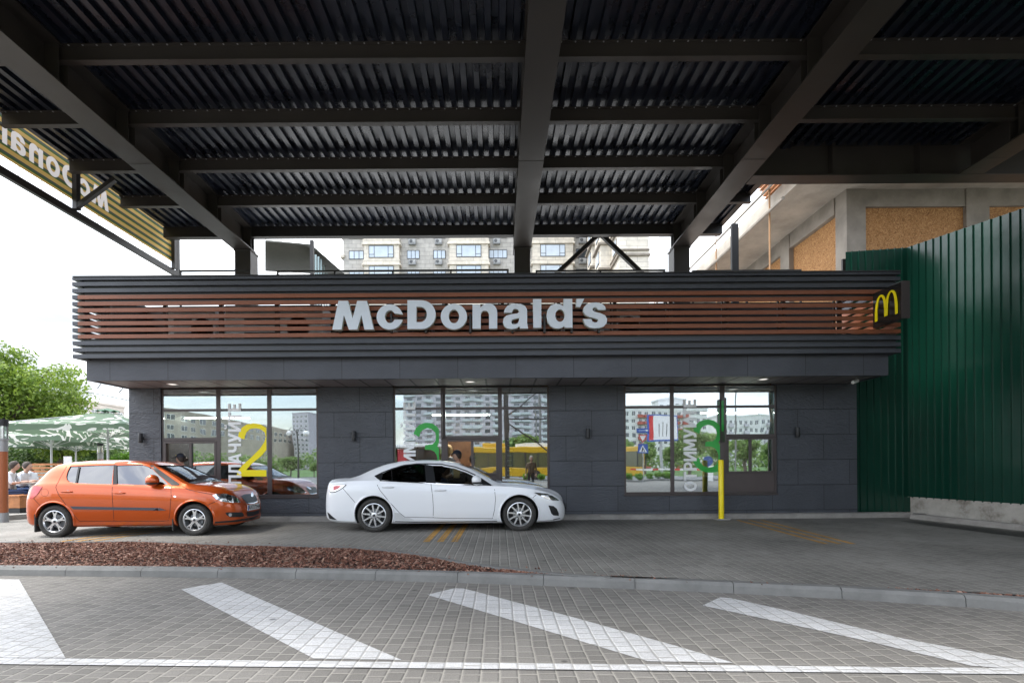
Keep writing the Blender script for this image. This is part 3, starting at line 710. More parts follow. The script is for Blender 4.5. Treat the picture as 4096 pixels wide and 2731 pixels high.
DG = WY+.0275
two = [(600+x/2.85, 1500+y/2.85) for x, y in [(1004, 712), (1012, 655), (1045, 600), (1100, 562), (1180, 548), (1260, 560), (1326, 600), (1326, 850), (1270, 918), (1160, 1008), (1095, 1080), (1326, 1080), (1326, 1153), (985, 1153), (1000, 1090), (1060, 1020), (1150, 940), (1250, 840), (1305, 760), (1320, 700), (1305, 650), (1260, 615), (1200, 603), (1140, 612), (1098, 650), (1080, 700), (1076, 730)]]
def pg(u, v, t): a, b = ray(u, v); return (a*DG, t, CAMZ+b*DG)
MB().poly([two], pg, DG, DG+.004).build('numeral', M['yellow_vinyl'], WIN[0]['obj'])
th = [(958, 655), (985, 590), (1040, 540), (1100, 518), (1160, 513), (1230, 530), (1280, 566), (1305, 600), (1305, 775), (1285, 815), (1305, 850), (1305, 1172), (1270, 1194), (1200, 1208), (1130, 1205), (1050, 1175), (1000, 1130), (965, 1080), (960, 1058), (1030, 1010), (1045, 1070), (1090, 1120), (1150, 1140), (1220, 1130), (1262, 1098), (1286, 1040), (1286, 980), (1272, 930), (1245, 892), (1200, 868), (1112, 862), (1120, 805), (1215, 795), (1255, 760), (1268, 700), (1255, 640), (1210, 597), (1150, 580), (1090, 600), (1050, 640), (1035, 700)]
t3 = [(2480+x/3.266, 1520+y/3.266) for x, y in th]; MB().poly([t3], pg, DG, DG+.004).build('numeral', M['green_vinyl'], WIN[2]['obj'])
t2 = [(1550+(x-958)*.955/3.266+325/3.136+.5, 1520+y/3.266+13) for x, y in th]; t2 = [(min(x, 1762), y) for x, y in t2]
MB().poly([t2], pg, DG, DG+.004).build('numeral', M['green_vinyl'], WIN[1]['obj'])
# projecting flag signs by the windows
fl = thing('flag_sign', '', 'flag sign', (0, 0, 0), 0, 'thin flag signs beside the serving windows')
MB().box(-.018, -.20, 0, .018, 0, 1.0).build('panel', M['frame'], fl, bevel=.003); MB().box(-.022, -.14, .25, -.019, -.03, .95).build('face', M['green_vinyl'], fl)
a = atY(2890, 1768, WY); fl.location = (a.x, WY+.025, a.z); fl.scale = (1, 1, 1); fl['label'] = 'thin vertical flag sign with a green face left of the right serving window'
b = dup(fl, (atY(1770, 1753, WY).x, WY+.025, atY(1770, 1753, WY).z), label='thin vertical flag sign above the roof of the white car')
# blade sign with arches
q0 = atY(3497, 1310, 10.1); bs_ = thing('arches_sign', 'black projecting box sign with yellow arches at the right end of the roof band', 'sign', (0, 0, 0))
ysn = 9.42; c0 = atY(3492, 1300, 10.12); c1 = atY(3612, 1300, ysn)
zt, zb_ = atY(3612, 1124, ysn).z, atY(3612, 1273, ysn).z
pA, pB = Vector((c0.x, 10.12, 0)), Vector((c1.x-.03, ysn, 0)); d_ = (pB-pA).normalized(); nn_ = Vector((d_.y, -d_.x, 0))
def pl_b(u, v, t): p_ = pA+d_*u+nn_*t; return (p_.x, p_.y, v)
Lb = (pB-pA).length
MB().poly([[(0, zb_), (Lb, zb_), (Lb, zt), (0, zt)]], pl_b, -.12, 0).build('box', mat('black_sign', (.012, .012, .011), .25, coat=.5), bs_, bevel=.008)
MB().poly([[(Lb+.001, zb_), (Lb+.02, zb_), (Lb+.02, zt), (Lb+.001, zt)]], pl_b, -.15, .0).build('edge_trim', M['frame'], bs_)
ar = MB(); hh = zt-zb_; w0, w1 = .09*Lb, .91*Lb; zb2, zt2 = zb_+.16*hh, zt-.14*hh
def arch(xa, xb, zl, zr):
    outer = []; inner = []; cx = (xa+xb)/2; n = 22
    for i in range(n+1):
        t = pi-pi*i/n; px = cx+(xb-xa)/2*cos(t)*(1 if True else 1); pz = (zl if t > pi/2 else zr); pz = pz+(zt2-pz)*sin(t)**.62
        outer.append((px, pz)); px2 = cx+((xb-xa)/2-.055*Lb*1.6)*cos(t); pz2 = (zl if t > pi/2 else zr); pz2 = pz2+(zt2-.05*hh-pz2)*sin(t)**.7
        inner.append((px2, pz2))
    return outer+inner[::-1]
wm = (w0+w1)/2
ar.poly([arch(w0, wm+.02*Lb, zb2, zb2+.05*hh)], pl_b, .003, .012); ar.poly([arch(wm-.02*Lb, w1, zb2+.05*hh, zb2)], pl_b, .013, .02)
ar.build('arches', M['yellow_vinyl'], bs_)
# yellow bollard
q = atY(2884, 1860, 10.9); t = thing('bollard', 'tall bright yellow steel bollard standing on the kerb before the right window bay', 'bollard', (q.x, 11.1, LZ+.02))
q = atY(2884, 1860, 11.1); t.location.x = q.x; bh = atY(2884, 1838, 11.1).z-LZ-.02
MB().lathe([(0, 0), (.058, 0), (.058, bh-.02), (.05, bh-.003), (0, bh)], 24).build('post', M['yellow'], t, smooth=True)
MB().box(-.15, -.11, -.015, .15, .11, .004).build('base_plate', M['concrete'], t)
# glass awning at the left of the building
t = thing('glass_canopy', 'pale glass entrance canopy on tie rods beyond the left corner of the building', 'canopy', (0, 0, 0))
pts = [atY(343, 1563, 14.5), atY(455, 1537, 17.5), atY(520, 1537, 17.5), atY(520, 1600, 14.5)]
g = MB(); g.add([tuple(p) for p in pts]+[tuple(p-Vector((0, 0, .03))) for p in pts], [(0, 1, 2, 3), (4, 7, 6, 5), (0, 4, 5, 1), (1, 5, 6, 2), (2, 6, 7, 3), (3, 7, 4, 0)])
g.build('glass', glass_mat('frosted_canopy', (.72, .82, .84), .15, 0, rough=.2), t)
for (ax, ay), (bx_, by_) in (((383, 1562), (402, 1535)), ((468, 1576), (500, 1543))): rdm = MB(); rdm.tube([atY(ax, ay, 15.5), atY(bx_, by_, 15.6)], .02, 6); rdm.ball(atY(ax, ay, 15.5), .05); rdm.build('tie_rod', M['grey_metal'], t)
# roof top plant seen between the slats
def hvac(px0, px1, Y, z1, lab, m):
    a, b = atY(px0, 1300, Y).x, atY(px1, 1300, Y).x; t = thing('air_handler', lab, 'air conditioner', ((a+b)/2, Y+.4, 3.86)); hw = (b-a)/2; h = z1-3.86
    MB().box(-hw, -.4, .08, hw, .4, h).build('casing', m, t, bevel=.01)
    mb = MB()
    for i in range(9): mb.box(-hw*.6, -.415, .25+i*.06, hw*.1, -.402, .28+i*.06)
    mb.build('grille', M['dark_plastic'], t); MB().lathe([(.0, 0), (.25, 0), (.25, .05), (.22, .05)], 20, (hw*.5, -.40, h*.5), 'y').build('fan_guard', M['dark_plastic'], t)
hvac(655, 860, 10.85, 4.80, 'long pale grey air handler on the roof behind the slats, left of the sign', M['pale_box'])
hvac(900, 1290, 10.85, 4.85, 'wide grey air handler behind the slats just left of the letter M', M['pale_box'])
hvac(1560, 1720, 10.85, 4.60, 'grey roof unit behind the slats between the letters c and D', M['grey_metal'])
hvac(2010, 2260, 10.85, 4.70, 'grey roof unit behind the slats below the letters a and l', M['pale_box'])
hvac(2380, 2560, 10.85, 4.75, 'roof fan unit behind the slats right of the final letter s', M['grey_metal'])
# railings on the roof
rl = [(719, 1003), (1108, 2035), (2143, 2660), (2768, 3205)]
rlab = ['black roof railing above the left end of the slat band', 'long black roof railing above the first letters of the sign', 'black roof railing under the inverted V brace', 'black roof railing in front of the raw concrete building']
for (a, b), lb in zip(rl, rlab):
    p, q = atY(a, 1088, 12.2), atY(b, 1088, 12.2); z = 6.1-.0
    z = atY((a+b)/2, 1080-.0*(a+b), 12.2).z
    t = thing('roof_railing', lb, 'railing', (p.x, 12.2, 3.9), 0, 'railings along the roof edge'); h = z-3.9; Lr = q.x-p.x
    MB().box(0, -.02, h-.04, Lr, .02, h).build('top_rail', M['steel_dark'], t)
    n = max(2, round(Lr/1.35)+1)
    for i in range(n):
        x = Lr*i/(n-1); x = min(max(x, .02), Lr-.02); MB().box(x-.02, -.019, 0, x+.02, .019, h-.041).build('post', M['steel_dark'], t)
# ================================================================ STEEL CANOPY
HB, HP, HT = 5.44+CAMZ, 5.78+CAMZ, 6.02+CAMZ
YE = 12.75
K = thing('steel_canopy', 'dark steel canopy of heavy beams and corrugated sheeting high above the whole drive lane', 'canopy', (0, 0, 0))
def ibeam_y(mb, xc, y0, y1, z0, z1, w, tf=.022, tw=.014, m=0):
    mb.box(xc-w/2, y0, z0, xc+w/2, y1, z0+tf, m); mb.box(xc-w/2, y0, z1-tf, xc+w/2, y1, z1, m); mb.box(xc-tw/2, y0, z0+tf, xc+tw/2, y1, z1-tf, m)
def ibeam_x(mb, yc, x0, x1, z0, z1, w, tf=.014, tw=.01, m=0):
    mb.box(x0, yc-w/2, z0, x1, yc+w/2, z0+tf, m); mb.box(x0, yc-w/2, z1-tf, x1, yc+w/2, z1, m); mb.box(x0, yc-tw/2, z0+tf, x1, yc+tw/2, z1-tf, m)
XB = [-6.395, .605, 4.60, 8.955]
YP = [12.6, 11.11, 9.79, 8.46, 7.14, 5.82, 4.5, 3.2]
YN = 3.0  # near edge out of view, cut short to let light onto the foreground
for i, xc in enumerate(XB):
    y1 = YE if i < 3 else 9.45
    b = MB(); ibeam_y(b, xc, YN if i < 3 else -7, y1, HB, HT-.004, .45, .025, .02)
    for yp in YP:
        if yp > y1-.1 and i == 3: continue
        for s in (-1, 1): b.box(min(xc+s*.012, xc+s*.215), yp-.09, HB+.026, max(xc+s*.012, xc+s*.215), yp-.078, HT-.03)
        for s in (-1, 1): b.box(min(xc+s*.012, xc+s*.215), yp+.068, HB+.026, max(xc+s*.012, xc+s*.215), yp+.08, HT-.03)
    # splice plate lines on the flange
    for yy in (4.2, 8.95): b.box(xc-.226, yy, HB-.004, xc+.226, yy+.006, HB-.001)
    b.build('beam', M['steel'], K)
# purlins, cut between the beams
def spans(y):
    s = [(-8.38, XB[0]-.015), (XB[0]+.015, XB[1]-.015), (XB[1]+.015, XB[2]-.015)]
    s.append((XB[2]+.015, 5.62 if y > 9.45 else 12.5)); return s
for k, yp in enumerate(YP):
    b = MB()
    for (x0, x1) in spans(yp):
        if k == 0: b.box(x0, yp-.08, HP-.02, x1, yp-.074, HT-.003); b.box(x0, yp-.074, HP-.02, x1, yp+.08, HP-.012); b.box(x0, yp-.074, HT-.015, x1, yp+.08, HT-.003)
        else: ibeam_x(b, yp, x0, x1, HP, HT-.002, .10)
    b.build('purlin', M['steel_dark'] if k == 0 else M['steel'], K)
# deep girder at the right
b = MB(); gy = 9.62; b.box(XB[2]+.23, gy-.02, HB+.025, 13.5, gy, HT+.35); b.box(XB[2]+.24, gy-.16, HB+.0, 13.5, gy+.14, HB+.024); b.box(XB[2]+.24, gy-.14, HT+.06, 13.5, gy+.12, HT+.084)
for x in (6.35, 8.0): b.box(x, gy-.15, HB+.026, x+.02, gy-.021, HT+.058)
b.build('girder', M['steel'], K)
# corrugated decking
def corrugated(mb, x0, x1, y0, y1, z, pitch=.2, dep=.072):
    n = int((x1-x0)/pitch)+1; prof = []
    for i in range(n):
        a = x0+i*pitch
        prof += [(a, z), (a+.085, z), (a+.10, z+dep), (a+.185, z+dep)]
    prof = [p for p in prof if p[0] <= x1]+[(x1, z)]
    vs = [(a, y0, zz) for a, zz in prof]+[(a, y1, zz) for a, zz in prof]; n = len(prof)
    mb.add(vs, [(i, i+1, i+1+n, i+n) for i in range(n-1)])
b = MB(); corrugated(b, -8.36, 5.6, 9.5, YE+.05, HT)
corrugated(b, -8.36, 12.5, YN, 9.5, HT)
corrugated(b, 5.0, 12.5, -7, YN-.001, HT)  # unseen stretch added at the right to shade the fence and lane
b.build('decking', M['deck'], K)
b = MB(); b.box(-8.36, YN, HT+.075, 12.5, 9.5, HT+.12); b.box(-8.36, 9.5, HT+.075, 5.6, YE+.05, HT+.12); b.box(5.0, -7, HT+.075, 12.5, YN-.001, HT+.12); b.build('roof_skin', M['steel_dark'], K)  # last box covers the added right stretch, blocking sky light
b = MB(); b.box(5.6, 9.76, HT-.05, 5.66, YE+.05, HT+.13); b.box(5.52, 9.76, HT-.05, 5.6, YE+.05, HT-.04); b.build('edge_angle', M['steel'], K)
bo_ = MB()
for yp in YP[:6]:
    for (x0, x1) in spans(yp):
        for i in range(int((x1-x0)/.2)): x = x0+.1+i*.2; bo_.box(x-.009, yp-.048, HT-.024, x+.009, yp-.03, HT-.0165)
o = bo_.build('bolts', M['light_metal'], K); o['kind'] = 'stuff'
# columns
for i, xc in enumerate(XB[:3]):
    b = MB(); b.box(xc-.2, YE-.24, 3.6, xc+.2, YE+.16, HB-.002); b.box(xc-.225, YE-.26, HB-.03, xc+.225, YE+.18, HB-.003)
    b.build('column', M['steel'], K, bevel=.01)
q = atY(2938, 1000, 12.8)
b = MB(); b.box(q.x-.085, 12.75, 3.9, q.x+.085, 12.84, HT+.1); b.build('post', M['black'], K)
# inverted V brace
ap = atY(2400, 949, 12.85); f1, f2 = atY(2247, 1083, 12.85), atY(2546, 1081, 12.85)
b = MB()
for f_, xe in ((f1, XB[1]+.2), (f2, XB[2]-.2)):
    d = f_-ap; t = (xe-ap.x)/d.x; e = ap+d*t; b.bar(ap+Vector((0, 0, .1)), e, .1, .11, up=(0, 1, 0))
b.box(ap.x-.22, 12.80, ap.z-.02, ap.x+.22, 12.82, HP+.02)
b.build('brace', M['steel_dark'], K)
mast = thing('steel_mast', 'dark steel mast with three angled braces mirrored in the right pane of the middle bay', 'mast', (.6, -16.7, 0))
MB().box(-.2, -.2, -.05, .2, .2, 8.4).build('column', M['steel'], mast, bevel=.01)
for e in ((2.6, 0, 7.2), (3.6, 0, 5.0), (3.6, 0, 2.2)): MB().bar((0, 0, min(5.2, max(4.7, e[2]))), e, .1, .1, up=(0, 1, 0)).build('brace', M['steel_dark'], mast)
# ---------------------------------------------------------------- banner on the left edge
BX = -8.52
BN = thing('banner', 'yellow and green striped mesh banner with white lettering seen from behind at the left', 'banner', (0, 0, 0))
bz0, bz1 = atY(0, 617, 1).z, 0
def bpt(x, y):
    a, b_ = ray(x, y); Y = BX/a; return Y, CAMZ+b_*Y
zb_b = (bpt(0, 617)[1]+bpt(652, 1027)[1])/2; zt_b = HT+.16
y_end = bpt(697, 1000)[0]
def stripe_mat():
    m, nt, N, L, b = new_mat('striped_banner')
    tc = N.new('ShaderNodeTexCoord'); sp = N.new('ShaderNodeSeparateXYZ'); L.new(tc.outputs['Object'], sp.inputs[0])
    t = math_node(N, L, 'FRACT', math_node(N, L, 'DIVIDE', math_node(N, L, 'SUBTRACT', sp.outputs['Z'], zb_b-.03), (zt_b-zb_b)/5.3))
    r = N.new('ShaderNodeValToRGB'); r.color_ramp.interpolation = 'CONSTANT'
    e = r.color_ramp.elements; e[0].color = (.40, .27, .085, 1); e[1].position = .52; e[1].color = (.045, .085, .02, 1)
    x = e.new(.76); x.color = (.05, .06, .06, 1)
    L.new(t, r.inputs[0]); L.new(r.outputs[0], b.inputs['Base Color']); b.inputs['Roughness'].default_value = .8
    n = N.new('ShaderNodeTexNoise'); n.inputs['Scale'].default_value = 3; L.new(tc.outputs['Object'], n.inputs['Vector'])
    bp = N.new('ShaderNodeBump'); bp.inputs['Strength'].default_value = .4; bp.inputs['Distance'].default_value = .1; L.new(n.outputs[0], bp.inputs['Height']); L.new(bp.outputs[0], b.inputs['Normal'])
    tr = N.new('ShaderNodeBsdfTranslucent'); L.new(r.outputs[0], tr.inputs[0]); mx = N.new('ShaderNodeMixShader'); mx.inputs[0].default_value = .22
    L.new(b.outputs[0], mx.inputs[1]); L.new(tr.outputs[0], mx.inputs[2]); L.new(mx.outputs[0], N['Material Output'].inputs[0]); return m
M['stripe'] = stripe_mat()
def bletter_mat():
    m, nt, N, L, b = new_mat('banner_letter'); b.inputs['Base Color'].default_value = (.42, .40, .39, 1)
    tr = N.new('ShaderNodeBsdfTranslucent'); tr.inputs[0].default_value = (.5, .47, .46, 1); mx = N.new('ShaderNodeMixShader'); mx.inputs[0].default_value = .4
    L.new(b.outputs[0], mx.inputs[1]); L.new(tr.outputs[0], mx.inputs[2]); L.new(mx.outputs[0], N['Material Output'].inputs[0]); return m
lm = bletter_mat()
# letters: M is at the far end, read from outside
yM0 = bpt(435, 817)[0]; yl1 = bpt(8, 500)[0]
allx = [p[0] for ch in 'McDonald\'s' for p in G[ch][0]]; xa, xl = min(allx), max(p[0] for p in G['l'][0])
ky = (yM0-yl1)/(xl-xa)
zA, zB = zb_b+.25*(zt_b-zb_b), HT-.0
yt, ybn = 1196.5, 1322.0
bm_ = lambda p: (yM0-(p[0]-xa)*ky, zA+(ybn-p[1])/(ybn-yt)*(zB-zA))
holes = [[bm_(p) for p in G[ch][0]] for ch in "McDonald's"]; isl_ = [[bm_(p) for p in c] for ch in "McDonald's" for c in G[ch][1:]]
pan = [(-1.0, 2.2), (2.2, y_end)] if False else [(min(p[0] for h_ in holes for p in h_)-.15, y_end)]
b = MB(); ylo = pan[0][0]
def sheet(mb, cs):
    c3 = [[Vector((0, p[0], p[1])) for p in c] for c in cs]; flat = [p for c in cs for p in c]
    tr3 = geometry.tessellate_polygon([[Vector((p[0], p[1], 0)) for p in c] for c in cs]); mb.add([(BX, p[0], p[1]) for p in flat], [tuple(t) for t in tr3])
sheet(b, [[(ylo, zb_b), (y_end, zb_b), (y_end, zt_b), (ylo, zt_b)]]+holes)
for c in isl_: sheet(b, [c])
b.add([(BX, -2, zb_b), (BX, ylo, zb_b), (BX, ylo, zt_b), (BX, -2, zt_b)], [(0, 1, 2, 3)])
b.build('fabric', M['stripe'], BN)
for ch in "McDonald's": mb = MB(); sheet(mb, [[bm_(p) for p in c] for c in G[ch]]); mb.build('letter', lm, BN)
fr = MB(); ft = zb_b-.19
fr.box(BX-.04, -2.0, ft-.14, BX+.04, 13.35, ft); 
for y in (yM0-.93, y_end-.12, 6.2): fr.box(BX+.03, y-.05, ft, BX+.12, y+.05, HT)
fr.box(BX-.03, 13.25, ft, BX+.03, 13.35, HT+.1); fr.box(BX-.03, 2, HT+.14, BX+.03, 13.35, HT+.2)
fr.build('frame', M['steel_dark'], BN)
fr = MB(); yy = yM0-.93
fr.bar((BX+.1, yy, ft+.06), (BX+.85, yy, HP), .08, .08, up=(0, 1, 0)); fr.build('strut', M['steel_dark'], BN)
ti = MB()
for i in range(26):
    y = 2.3+i*.44
    if y < y_end: ti.tube([(BX, y, zb_b), (BX, y, ft)], .006, 4)
ti.build('lacing', M['black'], BN)

# ================================================================ GREEN SHEET FENCE
def green_m():
    m, nt, N, L, b = new_mat('green_sheet')
    b.inputs['Base Color'].default_value = (.010, .095, .055, 1); b.inputs['Roughness'].default_value = .24; b.inputs['Specular IOR Level'].default_value = .55
    tc = N.new('ShaderNodeTexCoord'); n = N.new('ShaderNodeTexNoise'); n.inputs['Scale'].default_value = .8; n.inputs['Detail'].default_value = 3; L.new(tc.outputs['Object'], n.inputs['Vector'])
    L.new(mixc(N, L, n.outputs[0], (.003, .031, .020), (.006, .050, .032)), b.inputs['Base Color'])
    bp = N.new('ShaderNodeBump'); bp.inputs['Strength'].default_value = .25; bp.inputs['Distance'].default_value = .1; L.new(n.outputs[0], bp.inputs['Height']); L.new(bp.outputs[0], b.inputs['Normal']); return m
M['green'] = green_m()
def rib_sheet(p0, p1, z0f, z1f, pitch=.165, dep=.028, parent=None, name='sheet'):
    p0, p1 = Vector((*p0, 0)), Vector((*p1, 0)); L_ = (p1-p0).length; d = (p1-p0)/L_; nrm = Vector((d.y, -d.x, 0)); prof = []
    n = int(L_/pitch)
    for i in range(n+1):
        a = i*pitch
        for q, h in ((0, 0), (.118, 0), (.126, dep), (.146, dep), (.154, 0)):
            if a+q <= L_: prof.append((a+q, h))
    prof.append((L_, 0)); vs = []
    for a, h in prof:
        p = p0+d*a+nrm*h; vs += [(p.x, p.y, z0f(a/L_)), (p.x, p.y, z1f(a/L_))]
    n = len(prof); mb = MB(); mb.add(vs, [(2*i, 2*i+2, 2*i+3, 2*i+1) for i in range(n-1)]); return mb
GF = thing('green_fence', 'tall dark green ribbed sheet fence turning the corner at the right of the restaurant', 'fence', (0, 0, 0))
cX, cY = 9.62, 11.72
near = Vector((9.61, 11.78)); far_dir = Vector((rw1.x-rw0.x, rw1.y-rw0.y)).normalized(); nend = near+far_dir*9
topc, topn = atY(3613, 987, cY).z, atY(4096, 848, 9.5).z
mb = rib_sheet((8.2, 11.80), (9.72, 11.75), lambda t: LZ+.09, lambda t: topc-.08*(1-t)); mb.build('sheet', M['green'], GF)
base_top = atY(3634, 1986, 11.7).z
mb = rib_sheet((near.x, near.y), (nend.x, nend.y), lambda t: base_top-.02, lambda t: topc+(topn-topc)*min(1, t*3.2)*1.0); mb.build('sheet', M['green'], GF)
mb = MB(); mb.box(7.9, 11.72, LZ+.09, 9.6, 11.752, base_top-.0); 
mb = rib_sheet((8.33, 11.74), (9.6, 11.69), lambda t: LZ+.09, lambda t: base_top+.0); mb.build('skirt', M['green'], GF)
mb = MB(); nl = Vector((-far_dir.y, far_dir.x))
if nl.x < 0: nl = -nl
mb.box(8.2, 11.9, 0, 9.75, 11.95, topc-.2)
for zz in (1.4, 3.0, 4.6): mb.box(8.2, 11.86, zz, 9.7, 11.9, zz+.08)
mb.build('rail', M['steel_dark'], GF)
CW = thing('concrete_plinth', 'long stained concrete plinth wall under the green fence at the right edge', 'wall', (0, 0, 0))
p0 = near-Vector((0.02, 0)); q0 = nend-Vector((0.02, 0))
mb = MB(); mb.prism([(p0.x, p0.y), (q0.x, q0.y), (q0.x+nl.x*.3, q0.y+nl.y*.3), (p0.x+nl.x*.3, p0.y+nl.y*.3)], 'z', 0, base_top)
def stained():
    m, nt, N, L, b = new_mat('stained_concrete'); tc = N.new('ShaderNodeTexCoord')
    n = N.new('ShaderNodeTexNoise'); n.inputs['Scale'].default_value = 2.2; n.inputs['Detail'].default_value = 9; n.inputs['Roughness'].default_value = .7; L.new(tc.outputs['Object'], n.inputs['Vector'])
    r = N.new('ShaderNodeValToRGB'); e = r.color_ramp.elements; e[0].position = .32; e[0].color = (.17, .15, .12, 1); e[1].position = .68; e[1].color = (.52, .50, .46, 1); x = e.new(.47); x.color = (.40, .38, .345, 1)
    L.new(n.outputs[0], r.inputs[0]); L.new(r.outputs[0], b.inputs['Base Color']); b.inputs['Roughness'].default_value = .9
    bp = N.new('ShaderNodeBump'); bp.inputs['Strength'].default_value = .4; bp.inputs['Distance'].default_value = .02; L.new(n.outputs[0], bp.inputs['Height']); L.new(bp.outputs[0], b.inputs['Normal']); return m
M['stained'] = stained(); mb.build('wall', M['stained'], CW)

# ================================================================ RAW CONCRETE BUILDING
def osb_m():
    m, nt, N, L, b = new_mat('strand_board'); tc = N.new('ShaderNodeTexCoord')
    v = N.new('ShaderNodeTexVoronoi'); v.inputs['Scale'].default_value = 30; v.inputs['Randomness'].default_value = 1
    mp = N.new('ShaderNodeMapping'); mp.inputs['Scale'].default_value = (1, 2.4, .6); mp.inputs['Rotation'].default_value = (0, .5, .3)
    n = N.new('ShaderNodeTexNoise'); n.inputs['Scale'].default_value = 4; n.inputs['Detail'].default_value = 2
    L.new(tc.outputs['Object'], n.inputs['Vector']); va = N.new('ShaderNodeVectorMath'); va.operation = 'MULTIPLY_ADD'; L.new(n.outputs['Color'], va.inputs[0]); va.inputs[1].default_value = (.6, .6, .6); L.new(tc.outputs['Object'], va.inputs[2])
    L.new(va.outputs[0], mp.inputs[0]); L.new(mp.outputs[0], v.inputs['Vector'])
    r = N.new('ShaderNodeValToRGB'); e = r.color_ramp.elements; e[0].color = (.20, .09, .03, 1); e[1].color = (.50, .28, .12, 1); x = e.new(.5); x.color = (.36, .175, .06, 1)
    sp = N.new('ShaderNodeSeparateColor'); L.new(v.outputs['Color'], sp.inputs[0]); L.new(sp.outputs[0], r.inputs[0]); L.new(r.outputs[0], b.inputs['Base Color']); b.inputs['Roughness'].default_value = .8; return m
M['osb'] = osb_m()
RC = thing('concrete_shell_building', 'unfinished raw concrete building with strand board panels rising behind the green fence', 'building', (0, 0, 0))
FY = 13.5; SX = 9.03; zs = CAMZ+7.39
zb1_ = atY(3600, 824, FY).z
def fxx(px, Y=FY): return (px-VPX)*Y/FPX
b = MB()
for a, c in ((3393, 3470), (3873, 3965), (4420, 4500)): b.box(fxx(a), FY, 0, fxx(c), FY+.45, zs)
b.box(fxx(3470), FY+.03, zb1_, fxx(3873), FY+.4, zs); b.box(fxx(3965), FY+.03, zb1_, 16, FY+.4, zs)
b.build('front_frame', M['raw_concrete'], RC)
b = MB(); b.box(fxx(3470), FY+.1, 1.5, fxx(3873), FY+.14, zb1_); b.box(fxx(3965), FY+.1, 1.5, 16, FY+.14, zb1_); b.build('front_boarding', M['osb'], RC)
b = MB(); x0 = fxx(3393)
for y in (16.1, 20.6, 25.5, 31): b.box(x0-.05, y, 0, x0+.4, y+.5, zs-.01)
b.box(x0, FY+.46, zb1_, x0+.35, 40, zs); b.box(x0-.03, FY+.46, zb1_-.0, x0-.001, 16.1, zs)
b.build('side_frame', M['raw_concrete'], RC)
b = MB(); b.box(x0+.1, FY+.46, 1.5, x0+.14, 40, zb1_-.001); b.build('side_boarding', M['osb'], RC)
b = MB(); b.box(7.83, FY-3, zs, 20, 45, zs+.28); b.box(7.83, FY-3, zs-.001, 7.95, 45, zs-.1); b.build('slab', mat('slab_concrete', (.42, .38, .33), .9, var=.25, vscale=1.1, bump=.3), RC)
b = MB()
for i in range(9): b.box(6.9+i*.13, 11.0+i*.1, zs+.33, 7.0+i*.13, 13.6+i*.15, zs+.36)
b.build('formwork_boards', M['orange_wood'], RC)
SF = thing('scaffold', 'thin scaffold tubes beside the raw concrete slab against the bright sky', 'scaffold', (0, 0, 0))
b = MB()
for k in range(6): b.tube([(7.5, 13.8+3.4*k, 2.5), (7.5, 13.8+3.4*k, zs+1.6)], .024, 6)
b.build('standard', mat('rusty_tube', (.35, .2, .1), .7), SF)
b = MB(); b.tube([(7.42, 13, zs-.5), (7.42, 34, zs-.5)], .05, 6); b.tube([(7.42, 13, zs+.15), (7.42, 34, zs+.15)], .04, 6); b.build('ledger', M['raw_concrete'], SF)

# ================================================================ APARTMENT BUILDING BEHIND
AY = 74.0; sA = AY/FPX
AB = thing('apartment_building', 'tall grey and cream stone apartment building seen between the canopy and the slat band', 'building', (0, 0, 0))
grey_stone = panel_mat('grey_stone', (.42, .40, .37), 1.2, .6, 0, 0, mortar=.012, slate=.1); cream = panel_mat('cream_stone', (.64, .59, .51), 2.4, .6, 0, 0, mortar=.01, slate=.05)
ax = lambda px: (px-VPX)*sA
b = MB(); b.box(ax(1378), AY, 0, ax(2420), AY+14, 62); b.build('wall', grey_stone, AB)
fh = 3.0; zf = atY(1800, 1003, AY).z      # sill level of one storey in view
bays = [(1461, 1612), (1799, 1965), (2128, 2300)]
for a, c in bays: MB().box(ax(a)+.25, AY-.9, 2, ax(c)-.2, AY-.001, 60).build('bay', cream, AB)
tr_ = MB()
zf_top = atY(1800, 1050, AY).z; 
zc = atY(1530, 990, AY).z
floors = [zc+fh*k*1.0 for k in range(-3, 5)]
for a, c in bays:
    for z in floors:
        tr_ = MB(); tr_.box(ax(a)-.02, AY-1.12, z-.0, ax(c)+.05, AY-.05, z+.25); tr_.box(ax(a)+.1, AY-1.02, z+.65, ax(c)-.08, AY-.05, z+.8); tr_.box(ax(a)+.12, AY-1.0, z+.25, ax(c)-.1, AY-.905, z+.65); tr_.build('cornice', cream, AB)
b = MB()
for z in floors: b.box(ax(1368), AY-.3, z+1.5, ax(1385), AY+1, z+1.9)
b.build('corner_trim', cream, AB)
def win_mesh(w, h, parts, transom=0, fr=.07):
    b = MB(); b.box(0, 0, 0, w, .08, fr); b.box(0, 0, h-fr, w, .08, h); b.box(0, 0, fr, fr, .08, h-fr); b.box(w-fr, 0, fr, w, .08, h-fr)
    for t in parts: b.box(t*w-.035, .002, fr, t*w+.035, .078, h-fr)
    if transom:
        for a, c in ((fr, parts[0]*w-.035), (parts[-1]*w+.035, w-fr)): b.box(a, .003, h*transom, c, .077, h*transom+.06)
    g = MB(); g.box(fr*.5, .03, fr*.5, w-fr*.5, .05, h-fr*.5); return b, g
fm = mat('window_frame_dark', (.035, .035, .04), .4)
def place_windows(px0, px1, yoff, zoff, h, parts, tr=0, dark=False):
    w = (px1-px0)*sA; fb, gb = win_mesh(w, h, parts, tr); fme, gme = fb.mesh('window', fm), gb.mesh('pane', M['facade_glass_dark'] if dark else M['facade_glass'])
    for z in floors:
        o = link('window', fme, AB); o.location = (ax(px0), AY+yoff, z+zoff)
        p = link('pane', gme, o)
for a, c in bays:
    m_ = (a+c)/2; place_windows(m_-49, m_+49, -.985, 1.12, 1.75, (.22, .78), .25)
